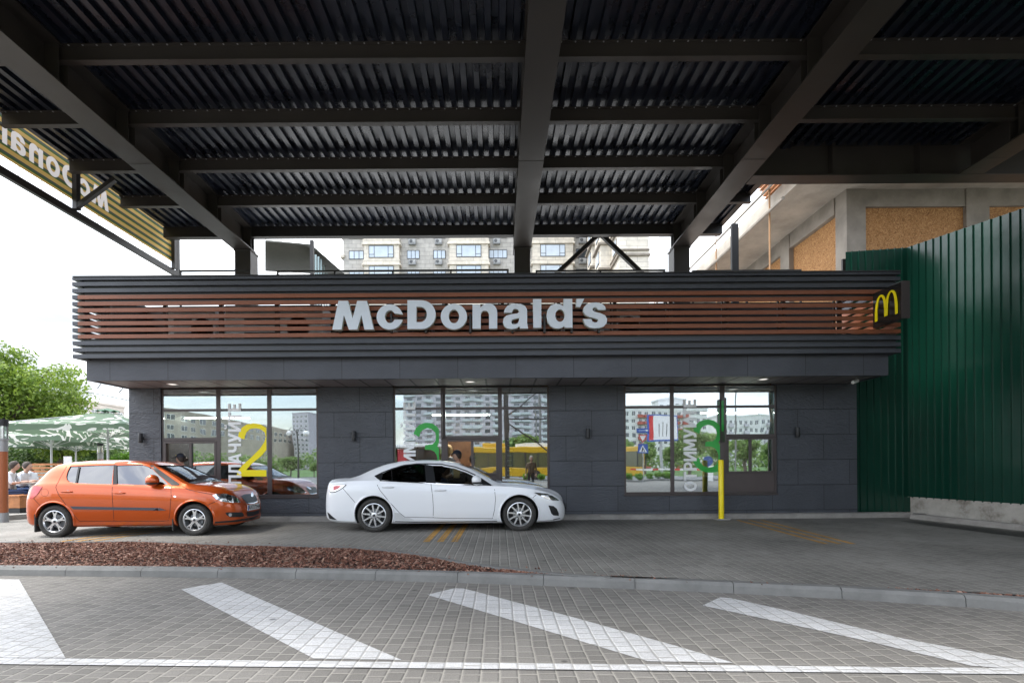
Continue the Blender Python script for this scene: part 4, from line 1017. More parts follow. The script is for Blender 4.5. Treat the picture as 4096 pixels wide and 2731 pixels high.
for a, c, p in ((1402, 1461, (.35, .68)), (1634, 1684, (.34, .66)), (1739, 1788, (.33, .66)), (1962, 2034, (.25, .5, .76)), (2078, 2126, (.5,)),):
    place_windows(a, c, -.08, 1.28, 1.25, p)
place_windows(2310, 2358, -.08, 1.2, 1.4, (.33, .8), dark=True)
ac_frame, ac_body = MB(), MB()
ac_body.box(0, -.38, .12, .95, -.05, .68)
for i in range(7): ac_frame.box(-.05, -.46, i*.11, 1.0, -.44, i*.11+.03)
ac_frame.box(-.05, -.46, -.05, 1.0, 0, 0); ac_frame.box(-.05, -.46, 0, -.02, 0, .7); ac_frame.box(.97, -.46, 0, 1.0, 0, .7)
acb = ac_body.mesh('casing', M['white_paint']); acf = ac_frame.mesh('cage', M['grey_metal'])
fan = MB().lathe([(0, 0), (.24, 0), (.24, .02), (0, .02)], 18, (.33, -.40, .4), 'y').mesh('fan', M['dark_plastic'])
for px in (1643, 1748, 1980, 2322):
    for k, z in enumerate(floors[2:6]):
        o = link('air_conditioner', acf, AB); o.location = (ax(px), AY-.02, z+.35)
        link('casing', acb, o)
        link('fan', fan, o)
# perpendicular wing on the right
b = MB(); wx0, wx1 = 13.6, 16.9; wy = 56.0
b.box(wx0, wy, 0, wx1, AY-.02, 62); b.box(wx0-1.3, 60, 0, wx0-.001, 63.5, 62); b.box(wx0-1.0, 67, 0, wx0-.001, 70.5, 62); b.build('wing', cream, AB)
b = MB()
for z in floors:
    b.box(wx0-.25, wy-.25, z, wx1+.1, AY, z+.22); b.box(wx0-.2, wy-.2, z+.6, wx1+.05, AY, z+.75)
    b.box(wx0-1.6, 59.7, z+.001, wx0-.26, 63.8, z+.221); b.box(wx0-1.3, 66.7, z+.001, wx0-.26, 70.8, z+.221)
b.build('wing_cornice', M['raw_concrete'], AB)
wfb, wgb = MB(), MB(); wfb.box(-.05, 0, 0, -.001, 1.9, 1.5); wgb.box(-.07, .1, .1, -.051, 1.8, 1.4)
wf, wg = wfb.mesh('window', fm), wgb.mesh('pane', M['facade_glass'])
for z in floors:
    for (x, y) in ((wx0, 57.3), (wx0, 64.3), (wx0-1.3, 60.8), (wx0-1.0, 67.8)):
        o = link('window', wf, AB); o.location = (x, y, z+1.1); link('pane', wg, o)
w2, g2 = win_mesh(1.2, 1.4, (.5,)); w2, g2 = w2.mesh('window', fm), g2.mesh('pane', M['facade_glass'])
for z in floors[2:6]:
    o = link('window', w2, AB); o.location = (16.0-1.6, wy-.09, z+1.1); link('pane', g2, o)
    o = link('air_conditioner', acf, AB); o.location = (wx1-1.1, wy-.02, z+.35); link('casing', acb, o)
# far tower at extreme right between column and beam
FT = thing('distant_tower_block', 'very pale distant tower block between the apartment building and the right canopy column', 'building', (0, 0, 0))
b = MB(); b.box((2640-VPX)*.06, 120, 0, (2750-VPX)*.06, 135, 80); b.build('wall', mat('pale_facade', (.75, .75, .74), .8, var=.06), FT)

# corrugated shed roof behind the building at the left
SH = thing('stair_canopy', 'small corrugated metal canopy on posts beyond the roof at the left', 'canopy', (0, 0, 0))
Ys, Ye = 17.0, 23.0
rid0, rid1, low = atY(1097, 1000, Ys), atY(1245, 982, Ys), atY(1372, 1098, 24)
b = MB()
A_, B_, C_, D_ = atY(1060, 965, Ys), atY(1245, 985, Ys+1.5), atY(1378, 1102, Ys+2.2), atY(1060, 1085, 27)
n = 26
for i in range(n):
    t0, t1, tm = i/n, (i+1)/n, (i+.5)/n
    def P(t, s, dz=0): p = A_.lerp(D_, t).lerp(B_.lerp(C_, t), s); return (p.x, p.y, p.z+dz)
    b.add([P(t0, 0), P(t0, 1), P(tm, 1, .09), P(tm, 0, .09), P(t1, 0), P(t1, 1)], [(0, 1, 2, 3), (3, 2, 5, 4)])
b.build('sheet', mat('zinc_sheet', (.028, .028, .020), .7, 0, var=.2), SH)
b = MB()
for px in (1246,): q = atY(px, 1000, 17.6); b.box(q.x-.06, 17.6, 3.8, q.x+.06, 17.7, q.z+.35)
b.build('post', M['steel_dark'], SH)
b = MB()
for i in range(9):
    t = i/9; q = atY(1262+i*11, 1018+i*8, 18+i*.5); b.box(q.x-.03, q.y, 5.6, q.x+.03, q.y+.03, q.z)
b.build('louvre', mat('louvre_glass', (.3, .38, .38), .2, .2), SH)
# ================================================================ VEGETATION
def crown_mesh(name, m, clusters, leaves, size, seed, squash=.75):
    rr = random.Random(seed); vs = []; fs = []
    tot = sum(c[3]**2 for c in clusters)
    for cx, cy, cz, cr in clusters:
        for _ in range(int(leaves*cr*cr/tot)):
            u = Vector((rr.gauss(0, 1), rr.gauss(0, 1), rr.gauss(0, 1))).normalized(); r = cr*rr.random()**.38
            p = Vector((cx+u.x*r, cy+u.y*r, cz+u.z*r*squash)); s = size*rr.uniform(.6, 1.35)
            nrm = (u*.6+Vector((rr.gauss(0, .6), rr.gauss(0, .6), rr.gauss(.5, .5)))).normalized(); a = nrm.orthogonal().normalized(); b = nrm.cross(a)
            t = rr.uniform(0, 2*pi); a, b = a*cos(t)+b*sin(t), b*cos(t)-a*sin(t); o = len(vs)
            vs += [tuple(p-a*s), tuple(p-b*s*.45), tuple(p+a*s*.9), tuple(p+b*s*.5+nrm*s*.2)]; fs.append((o, o+1, o+2, o+3))
    mb = MB(); mb.v = vs; mb.f = fs; mb.m = [0]*len(fs); me = bpy.data.meshes.new(name); me.from_pydata(vs, [], fs); me.materials.append(m); return me
def blob_clusters(seed, n, R_, H, zc, cr=(.5, .9)):
    rr = random.Random(seed); out = []
    for i in range(n):
        u = Vector((rr.gauss(0, 1), rr.gauss(0, 1), rr.gauss(0, 1))).normalized(); k = rr.uniform(.45, 1)
        out.append((u.x*R_*k, u.y*R_*k, zc+u.z*H*k, rr.uniform(*cr)))
    return out
def trunk_mesh(h, r, zc, R_, seed, n=7):
    rr = random.Random(seed); b = MB(); b.tube([(0, 0, -.1), (.05, .02, h*.35), (-.03, .05, h*.7), (0, 0, h)], [r*1.25, r, r*.8, r*.55], 10)
    for i in range(n):
        a = rr.uniform(0, 2*pi); z0 = h*rr.uniform(.55, .98); e = Vector((cos(a)*R_*rr.uniform(.5, .85), sin(a)*R_*rr.uniform(.5, .85), zc+rr.uniform(-.3, .6)*R_)); s = Vector((0, 0, z0)); mdl = s.lerp(e, .5)+Vector((0, 0, .3))
        b.tube([s, mdl, e], [r*.45, r*.28, r*.08], 6)
    return b
def tree(name, label, loc, h, r, zc, R_, H, n, cr, leaves, size, lm, seed, group=None):
    t = thing(name, label, 'tree', loc, 0, group)
    trunk_mesh(h, r, zc, R_, seed).build('trunk', M['bark'], t, smooth=True)
    link('crown', crown_mesh('crown', lm, blob_clusters(seed, n, R_, H, zc, cr), leaves, size, seed), t); return t
q = atY(70, 1860, 24)
tree('maple_tree', 'large light green maple at the left edge behind the parasols', (q.x-1.4, 24.5, 0), 3.6, .22, 4.75, 3.5, 2.5, 80, (.75, 1.3), 36000, .095, M['leaf_a'], 21)
q = atY(250, 1700, 27)
tree('maple_tree', 'smaller bright green maple whose crown ends beside the pale panel block', (q.x-.6, 27.5, 0), 2.6, .16, 3.4, 2.3, 1.2, 34, (.6, 1.0), 11000, .10, M['leaf_a'], 22)
q = atY(250, 1790, 30)
tree('dark_tree', 'dark low tree seen under the parasols behind the diners', (q.x-1, 31, 0), 1.4, .16, 2.2, 4.4, 1.5, 40, (.7, 1.1), 11000, .12, M['leaf_b'], 23)
q = atY(420, 1820, 33)
tree('dark_tree', 'low green tree between the parasol poles', (q.x, 34, 0), 1.2, .14, 1.8, 2.6, 1.1, 24, (.6, .9), 6000, .12, M['leaf_b'], 25)
q = atY(475, 1825, 26)
tree('round_bush', 'small bright round bush near the corner of the restaurant', (q.x, 26.5, 0), .7, .07, 1.6, .7, .5, 9, (.4, .55), 2500, .07, M['leaf_c'], 24)
# ================================================================ far panel house at the left
def panel_block(name, label, x0, y0, ang, length, depth, h, floors_, bays_, wall, z0=0, balc=None, group=None, inner=True):
    t = thing(name, label, 'building', (x0, y0, z0), ang, group)
    MB().box(0, 0, 0, length, depth, h).build('wall', wall, t)
    fh_ = (h-1.2)/floors_; bw = length/bays_; ww, wh = bw*.5, fh_*.5
    wm_ = MB().box(0, -.06, 0, ww, .0, wh).mesh('window', M['facade_glass_dark']); fm_ = MB(); fm_.box(-.12, -.03, -.12, ww+.12, .01, wh+.12); fm_.box(ww*.47, -.09, 0, ww*.53, -.061, wh); fr_ = fm_.mesh('window_frame', M['white_paint'])
    rest, cnt = MB(), 0
    cells = [(i, k) for k in range(floors_-1, -1, -1) for i in range(bays_)]
    for i, k in cells:
        x = bw*(i+.25); z = fh_*(k+.3)+.3
        if cnt < 48:
            o = link('window', fr_, t); o.location = (x, -.02, z)
            p = link('pane', wm_, o)
        else: rest.box(x, -.1, z, x+ww, -.001, z+wh)
        cnt += 1
    if rest.v: ro = rest.build('windows', M['facade_glass_dark'], t); ro['kind'] = 'stuff'
    if balc:
        bm_ = MB()
        for i in balc[0]:
            for k in range(floors_): bm_.box(bw*i+.15, -1.1, fh_*k+.25, bw*(i+1)-.15, -.11, fh_*k+.25+fh_*.42)
        bm_.build('balcony', balc[1], t)
        bm_ = MB()
        for k in range(floors_+1): bm_.box(-.1, -.18, fh_*k+.1, length+.1, -.101, fh_*k+.22)
        bm_.build('band', wall, t)
    MB().box(-.2, -.2, h, length+.2, depth+.2, h+.5).build('parapet', wall, t)
    return t
pale = mat('pale_panel_wall', (.50, .45, .39), .85, var=.18, vscale=.3)
pa, pb = atY(236, 1583, 105), atY(496, 1620, 125)
ang = atan2(pb.y-pa.y, pb.x-pa.x)
panel_block('panel_house', 'pale beige panel apartment block far behind the maple and the parasols', pa.x-6*cos(ang), pa.y-6*sin(ang), ang, (Vector((pb.x-pa.x, pb.y-pa.y)).length)+6, 14, pa.z-.3, 6, 9, pale, balc=([1, 3, 4, 7], mat('balcony_panel', (.55, .53, .5), .8)))
# ================================================================ TERRACE
def umbrella_m():
    m, nt, N, L, b = new_mat('printed_parasol'); tc = N.new('ShaderNodeTexCoord')
    n = N.new('ShaderNodeTexNoise'); n.inputs['Scale'].default_value = 1.1; n.inputs['Detail'].default_value = 2.5; n.inputs['Distortion'].default_value = 2.6; L.new(tc.outputs['Object'], n.inputs['Vector'])
    v = N.new('ShaderNodeTexVoronoi'); v.inputs['Scale'].default_value = 1.9; L.new(tc.outputs['Object'], v.inputs['Vector'])
    w = N.new('ShaderNodeTexWave'); w.wave_type = 'RINGS'; w.inputs['Scale'].default_value = 1.5; w.inputs['Distortion'].default_value = 9; w.inputs['Detail'].default_value = 1.5; L.new(tc.outputs['Object'], w.inputs['Vector'])
    a = math_node(N, L, 'LESS_THAN', v.outputs['Distance'], .30); c = math_node(N, L, 'GREATER_THAN', w.outputs['Fac'], .82); 
    f = math_node(N, L, 'MAXIMUM', math_node(N, L, 'MULTIPLY', a, math_node(N, L, 'GREATER_THAN', n.outputs['Fac'], .46)), math_node(N, L, 'MULTIPLY', c, math_node(N, L, 'LESS_THAN', n.outputs['Fac'], .52)))
    col = mixc(N, L, f, (.15, .22, .15), (.78, .78, .74)); L.new(col, b.inputs['Base Color']); b.inputs['Roughness'].default_value = .8
    tr = N.new('ShaderNodeBsdfTranslucent'); L.new(col, tr.inputs[0]); mx = N.new('ShaderNodeMixShader'); mx.inputs[0].default_value = .4
    L.new(b.outputs[0], mx.inputs[1]); L.new(tr.outputs[0], mx.inputs[2]); L.new(mx.outputs[0], N['Material Output'].inputs[0]); return m
M['umb'] = umbrella_m(); M['umb_plain'] = mat('green_parasol_cap', (.06, .14, .085), .7)
def parasol(loc, w, ze, za, label):
    t = thing('parasol', label, 'parasol', loc, radians(4), 'green printed parasols on the terrace'); h = w/2; n = 4
    b = MB(); rim = []; cs = [(-h, -h), (h, -h), (h, h), (-h, h)]
    for i in range(4):
        a, c = Vector((*cs[i], ze)), Vector((*cs[(i+1) % 4], ze))
        for k in range(8):
            f = k/8; p = a.lerp(c, f); p.z -= .0; p = p.lerp(Vector((0, 0, ze)), .06*sin(pi*f)); rim.append(p)
    R1 = [p.lerp(Vector((0, 0, za)), .5)-Vector((0, 0, .06)) for p in rim]; apx = [p.lerp(Vector((0, 0, za)), .9) for p in rim]; N_ = len(rim)
    low_ = [p-Vector((0, 0, .2+.03*sin(i*pi/2))) for i, p in enumerate(rim)]
    b.add(low_+rim+R1+apx, [(r*N_+i, r*N_+(i+1) % N_, (r+1)*N_+(i+1) % N_, (r+1)*N_+i) for r in range(3) for i in range(N_)]); b.build('canopy', M['umb'], t, smooth=True, angle=50)
    b = MB(); cap = [(.34*cos(2*pi*i/16), .34*sin(2*pi*i/16), za-.02+.05*(i % 2)) for i in range(16)]; b.add(cap+[(0, 0, za+.12)], [(i, (i+1) % 16, 16) for i in range(16)]); b.build('cap', M['umb_plain'], t)
    MB().tube([(0, 0, 0), (0, 0, za)], .035, 12).build('pole', M['light_metal'], t, smooth=True)
    for x, y in cs:
        MB().tube([(0, 0, za-.05), (x*.97, y*.97, ze)], .012, 5).build('rib', M['light_metal'], t); 
    b = MB()
    for x, y in cs+[(0, h), (0, -h), (h, 0), (-h, 0)]: b.tube([(0, 0, ze-.35), (x*.5, y*.5, ze+(za-ze)*.42)], .01, 5)
    b.build('struts', M['light_metal'], t)
    MB().box(-.35, -.35, 0, .35, .35, .08).build('base', M['concrete'], t, bevel=.01)
q = atY(432, 1860, 17.2); parasol((q.x, 17.2, tz), 4.3, atY(432, 1714, 17.2).z-tz, atY(432, 1646, 17.2).z-tz, 'large green printed parasol nearest the corner of the restaurant')
q = atY(206, 1860, 20.5); parasol((q.x, 20.5, tz), 4.2, atY(206, 1768, 20.5).z-tz+.15, atY(206, 1690, 20.5).z-tz, 'green printed parasol over the seated diners at the left')
q = atY(304, 1860, 24); parasol((q.x, 24, tz), 4.2, atY(304, 1776, 24).z-tz, atY(304, 1722, 24).z-tz, 'rearmost green printed parasol standing behind the other two')
# bollard lamps
def lamp_post(loc, label, h=2.25):
    t = thing('lamp_post', label, 'street lamp', loc, 0, 'brown terrace lamps')
    MB().lathe([(.115, 0), (.115, .22), (.11, .22)], 20).build('foot', M['grey_metal'], t, smooth=True)
    MB().lathe([(.105, .22), (.105, h-.75), (0, h-.75)], 20).build('post', M['brown_post'], t, smooth=True)
    MB().lathe([(.108, h-.75), (.108, h-.5), (.13, h-.48), (.13, h-.45), (0, h-.45)], 20).build('collar', M['grey_metal'], t, smooth=True)
    MB().lathe([(.115, h-.45), (.115, h-.16)], 20).build('lantern', M['lamp_glass'], t, smooth=True)
    MB().lathe([(0, h-.45), (.05, h-.45), (.04, h-.2), (0, h-.2)], 12).build('bulb', M['white_paint'], t, smooth=True)
    MB().lathe([(0, h-.16), (.12, h-.16), (.12, h), (0, h)], 20).build('cap', M['dark_plastic'], t, smooth=True); return t
q = atY(8, 1860, 11.6); lamp_post((q.x, 11.6, LZ), 'brown lamp column with clear lantern cut by the left edge of the photo', atY(10, 1676, 11.6).z-LZ)
q = atY(402, 1860, 22); lamp_post((q.x, 22, tz), 'brown lamp column seen small under the nearest parasol')
# tables, benches
def bench(loc, rz, w, label):
    t = thing('bench', label, 'bench', loc, rz, 'orange timber benches'); 
    MB().box(-w/2, -.2, .40, w/2, .2, .45).build('seat', M['orange_wood'], t, bevel=.006)
    MB().box(-w/2, -.19, .13, w/2, .17, .399).build('box_body', M['orange_wood'], t, bevel=.006)
    MB().box(-w/2+.02, -.17, 0, w/2-.02, .15, .129).build('plinth', M['dark_plastic'], t); return t
def table(loc, rz, label):
    t = thing('table', label, 'table', loc, rz, 'terrace tables'); MB().box(-.65, -.38, .72, .65, .38, .75).build('top', mat('grey_tabletop', (.22, .2, .18), .5, var=.1), t, bevel=.008)
    for s in (-1, 1):
        b = MB(); b.prism([(s*.60, .719), (s*.48, .719), (s*.30, 0), (s*.38, 0)], 'y', -.3, .3); b.build('leg', M['grey_metal'], t)
    return t
q = atY(75, 1860, 13.3); table((q.x+.1, 13.3, tz), 0, 'grey table with splayed legs in front of the diners at the left')
q = atY(28, 1860, 12.6); bench((q.x-.1, 12.7, tz), 0, 1.0, 'orange timber bench under the nearest diner by the lamp column')
q = atY(60, 1860, 13.9); bench((q.x+.2, 14.4, tz), 0, 1.4, 'orange timber bench behind the grey table')
q = atY(195, 1860, 18); bench((q.x, 18, tz), 0, 1.6, 'slatted timber bench further back on the terrace')
q = atY(150, 1860, 18.6); table((q.x, 18.8, tz), 0, 'grey table further back on the terrace')
sl = thing('timber_screen', 'low slatted timber screen behind the diners', 'screen', (atY(200, 1860, 17.6).x, 17.4, tz))
b = MB()
for i in range(7): b.box(-.6, 0, .5+i*.12, .6, .03, .57+i*.12)
b.build('slats', M['orange_wood'], sl); MB().box(-.58, .031, 0, -.5, .08, 1.3).build('post', M['steel_dark'], sl); MB().box(.5, .031, 0, .58, .08, 1.3).build('post', M['steel_dark'], sl)
q = atY(270, 1838, 15); t = thing('menu_card', 'small white menu card standing on a stand behind the orange car', 'sign', (q.x, 15, tz)); MB().box(-.12, 0, q.z-.12-tz, .12, .02, q.z+.1-tz).build('card', M['white_paint'], t); MB().box(-.015, .0, 0, .015, .02, q.z-.121-tz).build('stem', M['grey_metal'], t)
# green fence and hedge beyond the terrace
gf = thing('site_fence', 'long green sheet fence beyond the terrace trees', 'fence', (0, 0, 0)); b = MB(); 
for i in range(60): b.box(-60+i*1.0, 46, 0, -60+i*1.0+.96, 46.05, 1.9)
b.build('sheet', mat('mint_sheet', (.05, .30, .17), .5), gf); b = MB(); b.box(-60, 46.06, .3, 0, 46.1, .4); b.box(-60, 46.06, 1.5, 0, 46.1, 1.6); b.build('rail', M['grey_metal'], gf)
hd = crown_mesh('hedge', M['leaf_b'], [(-60+i*1.2, 52+R.uniform(-1, 1), 2+R.uniform(-.5, 1.6), R.uniform(1.5, 2.4)) for i in range(48)], 26000, .17, 9)
o = link('hedge', hd); o['kind'] = 'stuff'; tag(o, 'belt of trees and hedge closing the view beyond the terrace', 'hedge')

# ================================================================ WORLD BEHIND THE CAMERA (seen in the glass)
GLY = WY+.075
def rf_(px, py, D):                      # point mirrored in the shop windows at apparent depth D
    a, b_ = ray(px, py); return Vector((a*D, 2*GLY-D, CAMZ+b_*D))
b = MB(); b.box(-80, -60, -.055, 80, -17.6, -.02); struct('road_asphalt', b, mat('asphalt', (.15, .15, .15), .85, var=.2, vscale=1.2, bump=.2))
b = MB(); b.box(-200, -200, -.03, 200, -36, .0); struct('lawn', b, mat('lawn_green', (.07, .14, .03), .9, var=.3, vscale=1.5))
isl = MB(); isl.prism(arc(12.5, -17.3, 5.2, 1.3, 0, 350, 30), 'z', -.03, .14); struct('traffic_island', isl, M['kerb'])
def bush(loc, r, label, seed):
    t = thing('round_bush', label, 'bush', loc, 0, 'round bushes on the traffic island'); link('foliage', crown_mesh('foliage', M['leaf_c'], blob_clusters(seed, 8, r*.55, r*.45, r*.6, (r*.4, r*.55)), 900, .06, seed), t)
    MB().tube([(0, 0, -.05), (0, 0, r*.6)], .02, 5).build('stem', M['bark'], t)
for k, (px, r, w) in enumerate(((2508, .5, 'leftmost'), (2558, .48, 'second from the left'), (2600, .42, 'third from the left'), (2635, .52, 'fourth from the left'), (2668, .55, 'rightmost and fullest'), (2105, .5, 'near the standing woman'), (2165, .42, 'right of the standing woman'))):
    p = rf_(px, 1900, 40); bush((p.x, -17.0+.2*sin(k*3), .12), r, 'round green bush mirrored in the glass, '+w, 60+k)
# yellow bus
bp0, bp1 = rf_(1885, 1860, 44), rf_(2575, 1860, 44)
bus = thing('yellow_bus', 'long yellow articulated city bus mirrored in the middle and right windows', 'bus', (0, 0, 0)); yb = bp0.y
M['bus'] = mat('bus_yellow', (.55, .33, .02), .3, coat=.5); M['bus_glass'] = mat('bus_glass', (.10, .10, .05), .1, spec=.8)
X0, X1 = bp0.x, bp1.x; L2 = (X1-X0)/2
b = MB(); b.box(X0, yb-2.5, .35, X0+L2-.5, yb, 1.15); b.box(X0+L2+.5, yb-2.5, .35, X1, yb, 1.15); b.box(X0, yb-2.5, 2.45, X0+L2-.5, yb, 2.95); b.box(X0+L2+.5, yb-2.5, 2.45, X1, yb, 2.95)
b.box(X0+1, yb-2, 2.95, X0+3, yb-.5, 3.3); b.box(X1-.12, yb-2.5, 1.15, X1, yb, 2.45); b.build('body', M['bus'], bus, bevel=.06)
b = MB(); b.box(X0+.02, yb-2.48, 1.151, X0+L2-.5, yb-.02, 2.449); b.box(X0+L2+.5, yb-2.48, 1.151, X1-.13, yb-.02, 2.449); b.build('window_band', M['bus_glass'], bus)
b = MB()
for i in range(14): x = X0+1.1*i+.3; b.box(x, yb-.025, 1.16, x+.08, yb+.005, 2.44)
b.build('window_post', M['dark_plastic'], bus)
b = MB(); b.box(X0+L2-.49, yb-2.4, .4, X0+L2+.49, yb-.06, 2.9); b.build('bellows', M['dark_plastic'], bus)
wl_ = MB().lathe([(0, 0), (.48, 0), (.48, -.3), (0, -.3)], 20, (0, 0, 0), 'y').mesh('wheel', M['rubber'])
for x in (X0+2.2, X0+L2-2, X0+L2+3, X1-2.4): o = link('wheel', wl_, bus); o.location = (x, yb+.02, .46)
MB().box(X0+4, yb-1.8, 2.951, X0+7, yb-.6, 3.25).build('roof_unit', M['white_paint'], bus)
# trees, towers
tm = [crown_mesh('crown', M['leaf_d'], blob_clusters(70+k, 22, 2.2, 1.6, 4, (.7, 1.1)), 2600, .26, 70+k) for k in range(3)]; tk = trunk_mesh(3, .16, 4, 2, 5).mesh('trunk', M['bark'])
RT = random.Random(5)
desc = ['', '']
for k in range(26):
    px = 640+k*102+RT.uniform(-25, 25); D = RT.uniform(54, 78); p = rf_(px, 1860, D)
    s = RT.uniform(.75, 1.2)*(.42 if px < 1350 else (.72 if px < 2300 else 1)); t = thing('street_tree', 'green roadside tree in the row mirrored in the restaurant windows', 'tree', (p.x, p.y, 0), RT.uniform(0, 6), 'roadside trees behind the camera')
    t.scale = (s, s, s); link('crown', tm[k % 3], t); link('trunk', tk, t)
hd = crown_mesh('hedge', M['leaf_d'], [(-90+i*3, -68+R.uniform(-2, 2), 1.0+R.uniform(0, 2.0), R.uniform(2, 3.2)) for i in range(60)], 14000, .35, 19)
o = link('hedge', hd); o['kind'] = 'stuff'; tag(o, 'belt of shrubs and trees along the far side of the road behind the camera', 'hedge')
lil = mat('lilac_render', (.42, .40, .44), .8, var=.1, vscale=.3); whi = mat('white_render', (.62, .62, .62), .8, var=.1, vscale=.2); redb = mat('red_balcony', (.35, .09, .07), .7); beig = mat('beige_panel', (.38, .33, .28), .85, var=.2, vscale=.25)
def rblock(name, label, px0, px1, py_top, D, floors_, bays_, wall, balc=None, depth=15):
    a, c = rf_(px0, py_top, D), rf_(px1, py_top, D); return panel_block(name, label, c.x, c.y, pi, c.x-a.x, depth, max(c.z, a.z)-.5, floors_, bays_, wall, balc=balc)
a, c = rf_(1618, 1500, 240), rf_(2240, 1500, 240)
panel_block('lilac_tower', 'tall lilac apartment tower mirrored in the middle window bay', c.x, c.y, pi, c.x-a.x, 18, 64, 20, 16, lil, balc=([1, 3, 4, 6, 8, 9, 11, 13, 15], mat('glazed_balcony', (.40, .44, .46), .3)))
rblock('white_block', 'white housing block with red balconies mirrored in the right window bay', 2470, 2830, 1622, 150, 8, 14, whi, ([3, 4, 9, 10], redb))
rblock('stair_tower', 'pale lift tower on top of the white block', 2635, 2745, 1594, 165, 9, 4, whi, None, 8)
rblock('pale_block', 'low pale block at the far right of the right window bay reflection', 2870, 3120, 1660, 200, 6, 12, whi, ([2, 6, 9], lil))
rblock('grey_tower', 'narrow grey tower mirrored in the left window bay', 1172, 1232, 1648, 230, 12, 4, lil, None)
a0, a1 = rf_(640, 1652, 135), rf_(1240, 1742, 262); an = atan2(a0.y-a1.y, a0.x-a1.x)
panel_block('long_block', 'long beige block running away in the left window bay reflection', a1.x, a1.y, an, (Vector((a1.x-a0.x, a1.y-a0.y)).length), 14, a0.z-.5, 8, 26, beig, balc=([1, 2, 5, 8, 9, 12, 15, 16, 19, 22, 24], lil)) if False else None
t = panel_block('long_block', 'long beige block running away in the left window bay reflection', a0.x, a0.y, atan2(a1.y-a0.y, a1.x-a0.x), (Vector((a1.x-a0.x, a1.y-a0.y)).length), -14, a0.z+1.5, 6, 22, beig)
# make the long block face the street: its windowed side looks east
for o in list(bpy.data.objects):
    if o.parent is t and o.name.startswith('window') and o.type == 'MESH' and not o.name.startswith('windows'): o.location.y = .02; o.rotation_euler = (0, 0, pi); o.location.x += 5
# signs on a post
sp_ = rf_(2572, 1860, 36); st_ = thing('traffic_sign_post', 'post with one way arrow, give way and pedestrian crossing signs mirrored in the right bay', 'traffic sign', (sp_.x, sp_.y, 0))
blue = mat('sign_blue', (.02, .08, .35), .4); wht = M['white_paint']; red = mat('sign_red', (.5, .02, .02), .4)
MB().tube([(0, -.06, 0), (0, -.06, 4.05)], .035, 8).build('post', M['grey_metal'], st_, smooth=True)
b = MB(); b.box(-.45, -.02, 3.62, .45, 0, 3.92, 0); b.box(-.30, .001, 3.755, .25, .004, 3.785, 1); b.prism([(.25, 3.69), (.40, 3.77), (.25, 3.85)], 'y', .001, .004, 1); b.build('arrow_plate', [blue, wht], st_)
b = MB(); b.prism([(-.36, 3.5), (.36, 3.5), (0, 2.88)], 'y', -.02, 0, 0); b.prism([(-.25, 3.44), (.25, 3.44), (0, 3.01)], 'y', .001, .004, 1); b.build('give_way_plate', [red, wht], st_)
b = MB(); b.box(-.36, -.02, 2.1, .36, 0, 2.82, 0); b.prism([(-.27, 2.18), (.27, 2.18), (0, 2.72)], 'y', .001, .004, 1); b.prism([(-.1, 2.2), (-.03, 2.2), (.02, 2.4), (.08, 2.2), (.13, 2.2), (.04, 2.5), (-.04, 2.5)], 'y', .005, .008, 2); b.ball((0, .006, 2.56), .035, 8, 6, 2, (1, .2, 1)); b.build('crossing_plate', [blue, wht, M['black']], st_)
sp_ = rf_(2830, 1848, 30); t = thing('keep_right_sign', 'round blue sign with white diagonal arrow mirrored inside the green numeral', 'traffic sign', (sp_.x, sp_.y, 0)); MB().tube([(0, -.05, 0), (0, -.05, 1.7)], .03, 8).build('post', M['grey_metal'], t)
b = MB(); b.lathe([(0, -.02), (.27, -.02), (.27, 0), (0, 0)], 24, (0, 0, 1.5), 'y', 0); b.bar((.12, .004, 1.62), (-.1, .004, 1.4), .004, .05, 1, up=(0, 1, 0)); b.prism([(-.17, 1.33), (-.02, 1.35), (-.15, 1.48)], 'y', .002, .006, 1); b.build('plate', [blue, wht], t)
# barrier
p = rf_(2520, 1876, 39); p2 = rf_(2830, 1886, 39); t = thing('barrier', 'red and white striped barrier arm mirrored in the right window bay', 'barrier', (p.x, p.y, 0)); L_ = p2.x-p.x; b = MB()
for i in range(14): b.box(L_*i/14, -.03, .88, L_*(i+1)/14-.002, .03, 1.02, i % 4 == 0)
b.build('arm', [wht, red], t); MB().box(L_, -.2, 0, L_+.35, .2, 1.1).build('post', wht, t, bevel=.02)
# billboard
p = rf_(2645, 1700, 60); t = thing('billboard', 'large billboard with a red stripe mirrored in the right window bay', 'billboard', (p.x, p.y, 0)); MB().tube([(0, -.2, 0), (0, -.2, 4.2)], .16, 12).build('post', M['grey_metal'], t, smooth=True)
b = MB(); b.box(-1.6, -.3, 4.1, 1.9, 0, 7.3, 0); b.box(-1.0, .001, 4.3, 1.8, .01, 7.15, 1); b.box(-1.45, .001, 4.3, -1.001, .01, 7.15, 2)
for i in range(4): b.box(-.4+i*.5, .012, 4.7, -.32+i*.5, .02, 6.2+.2*(i % 2), 3)
b.build('board', [blue, wht, red, M['dark_plastic']], t)
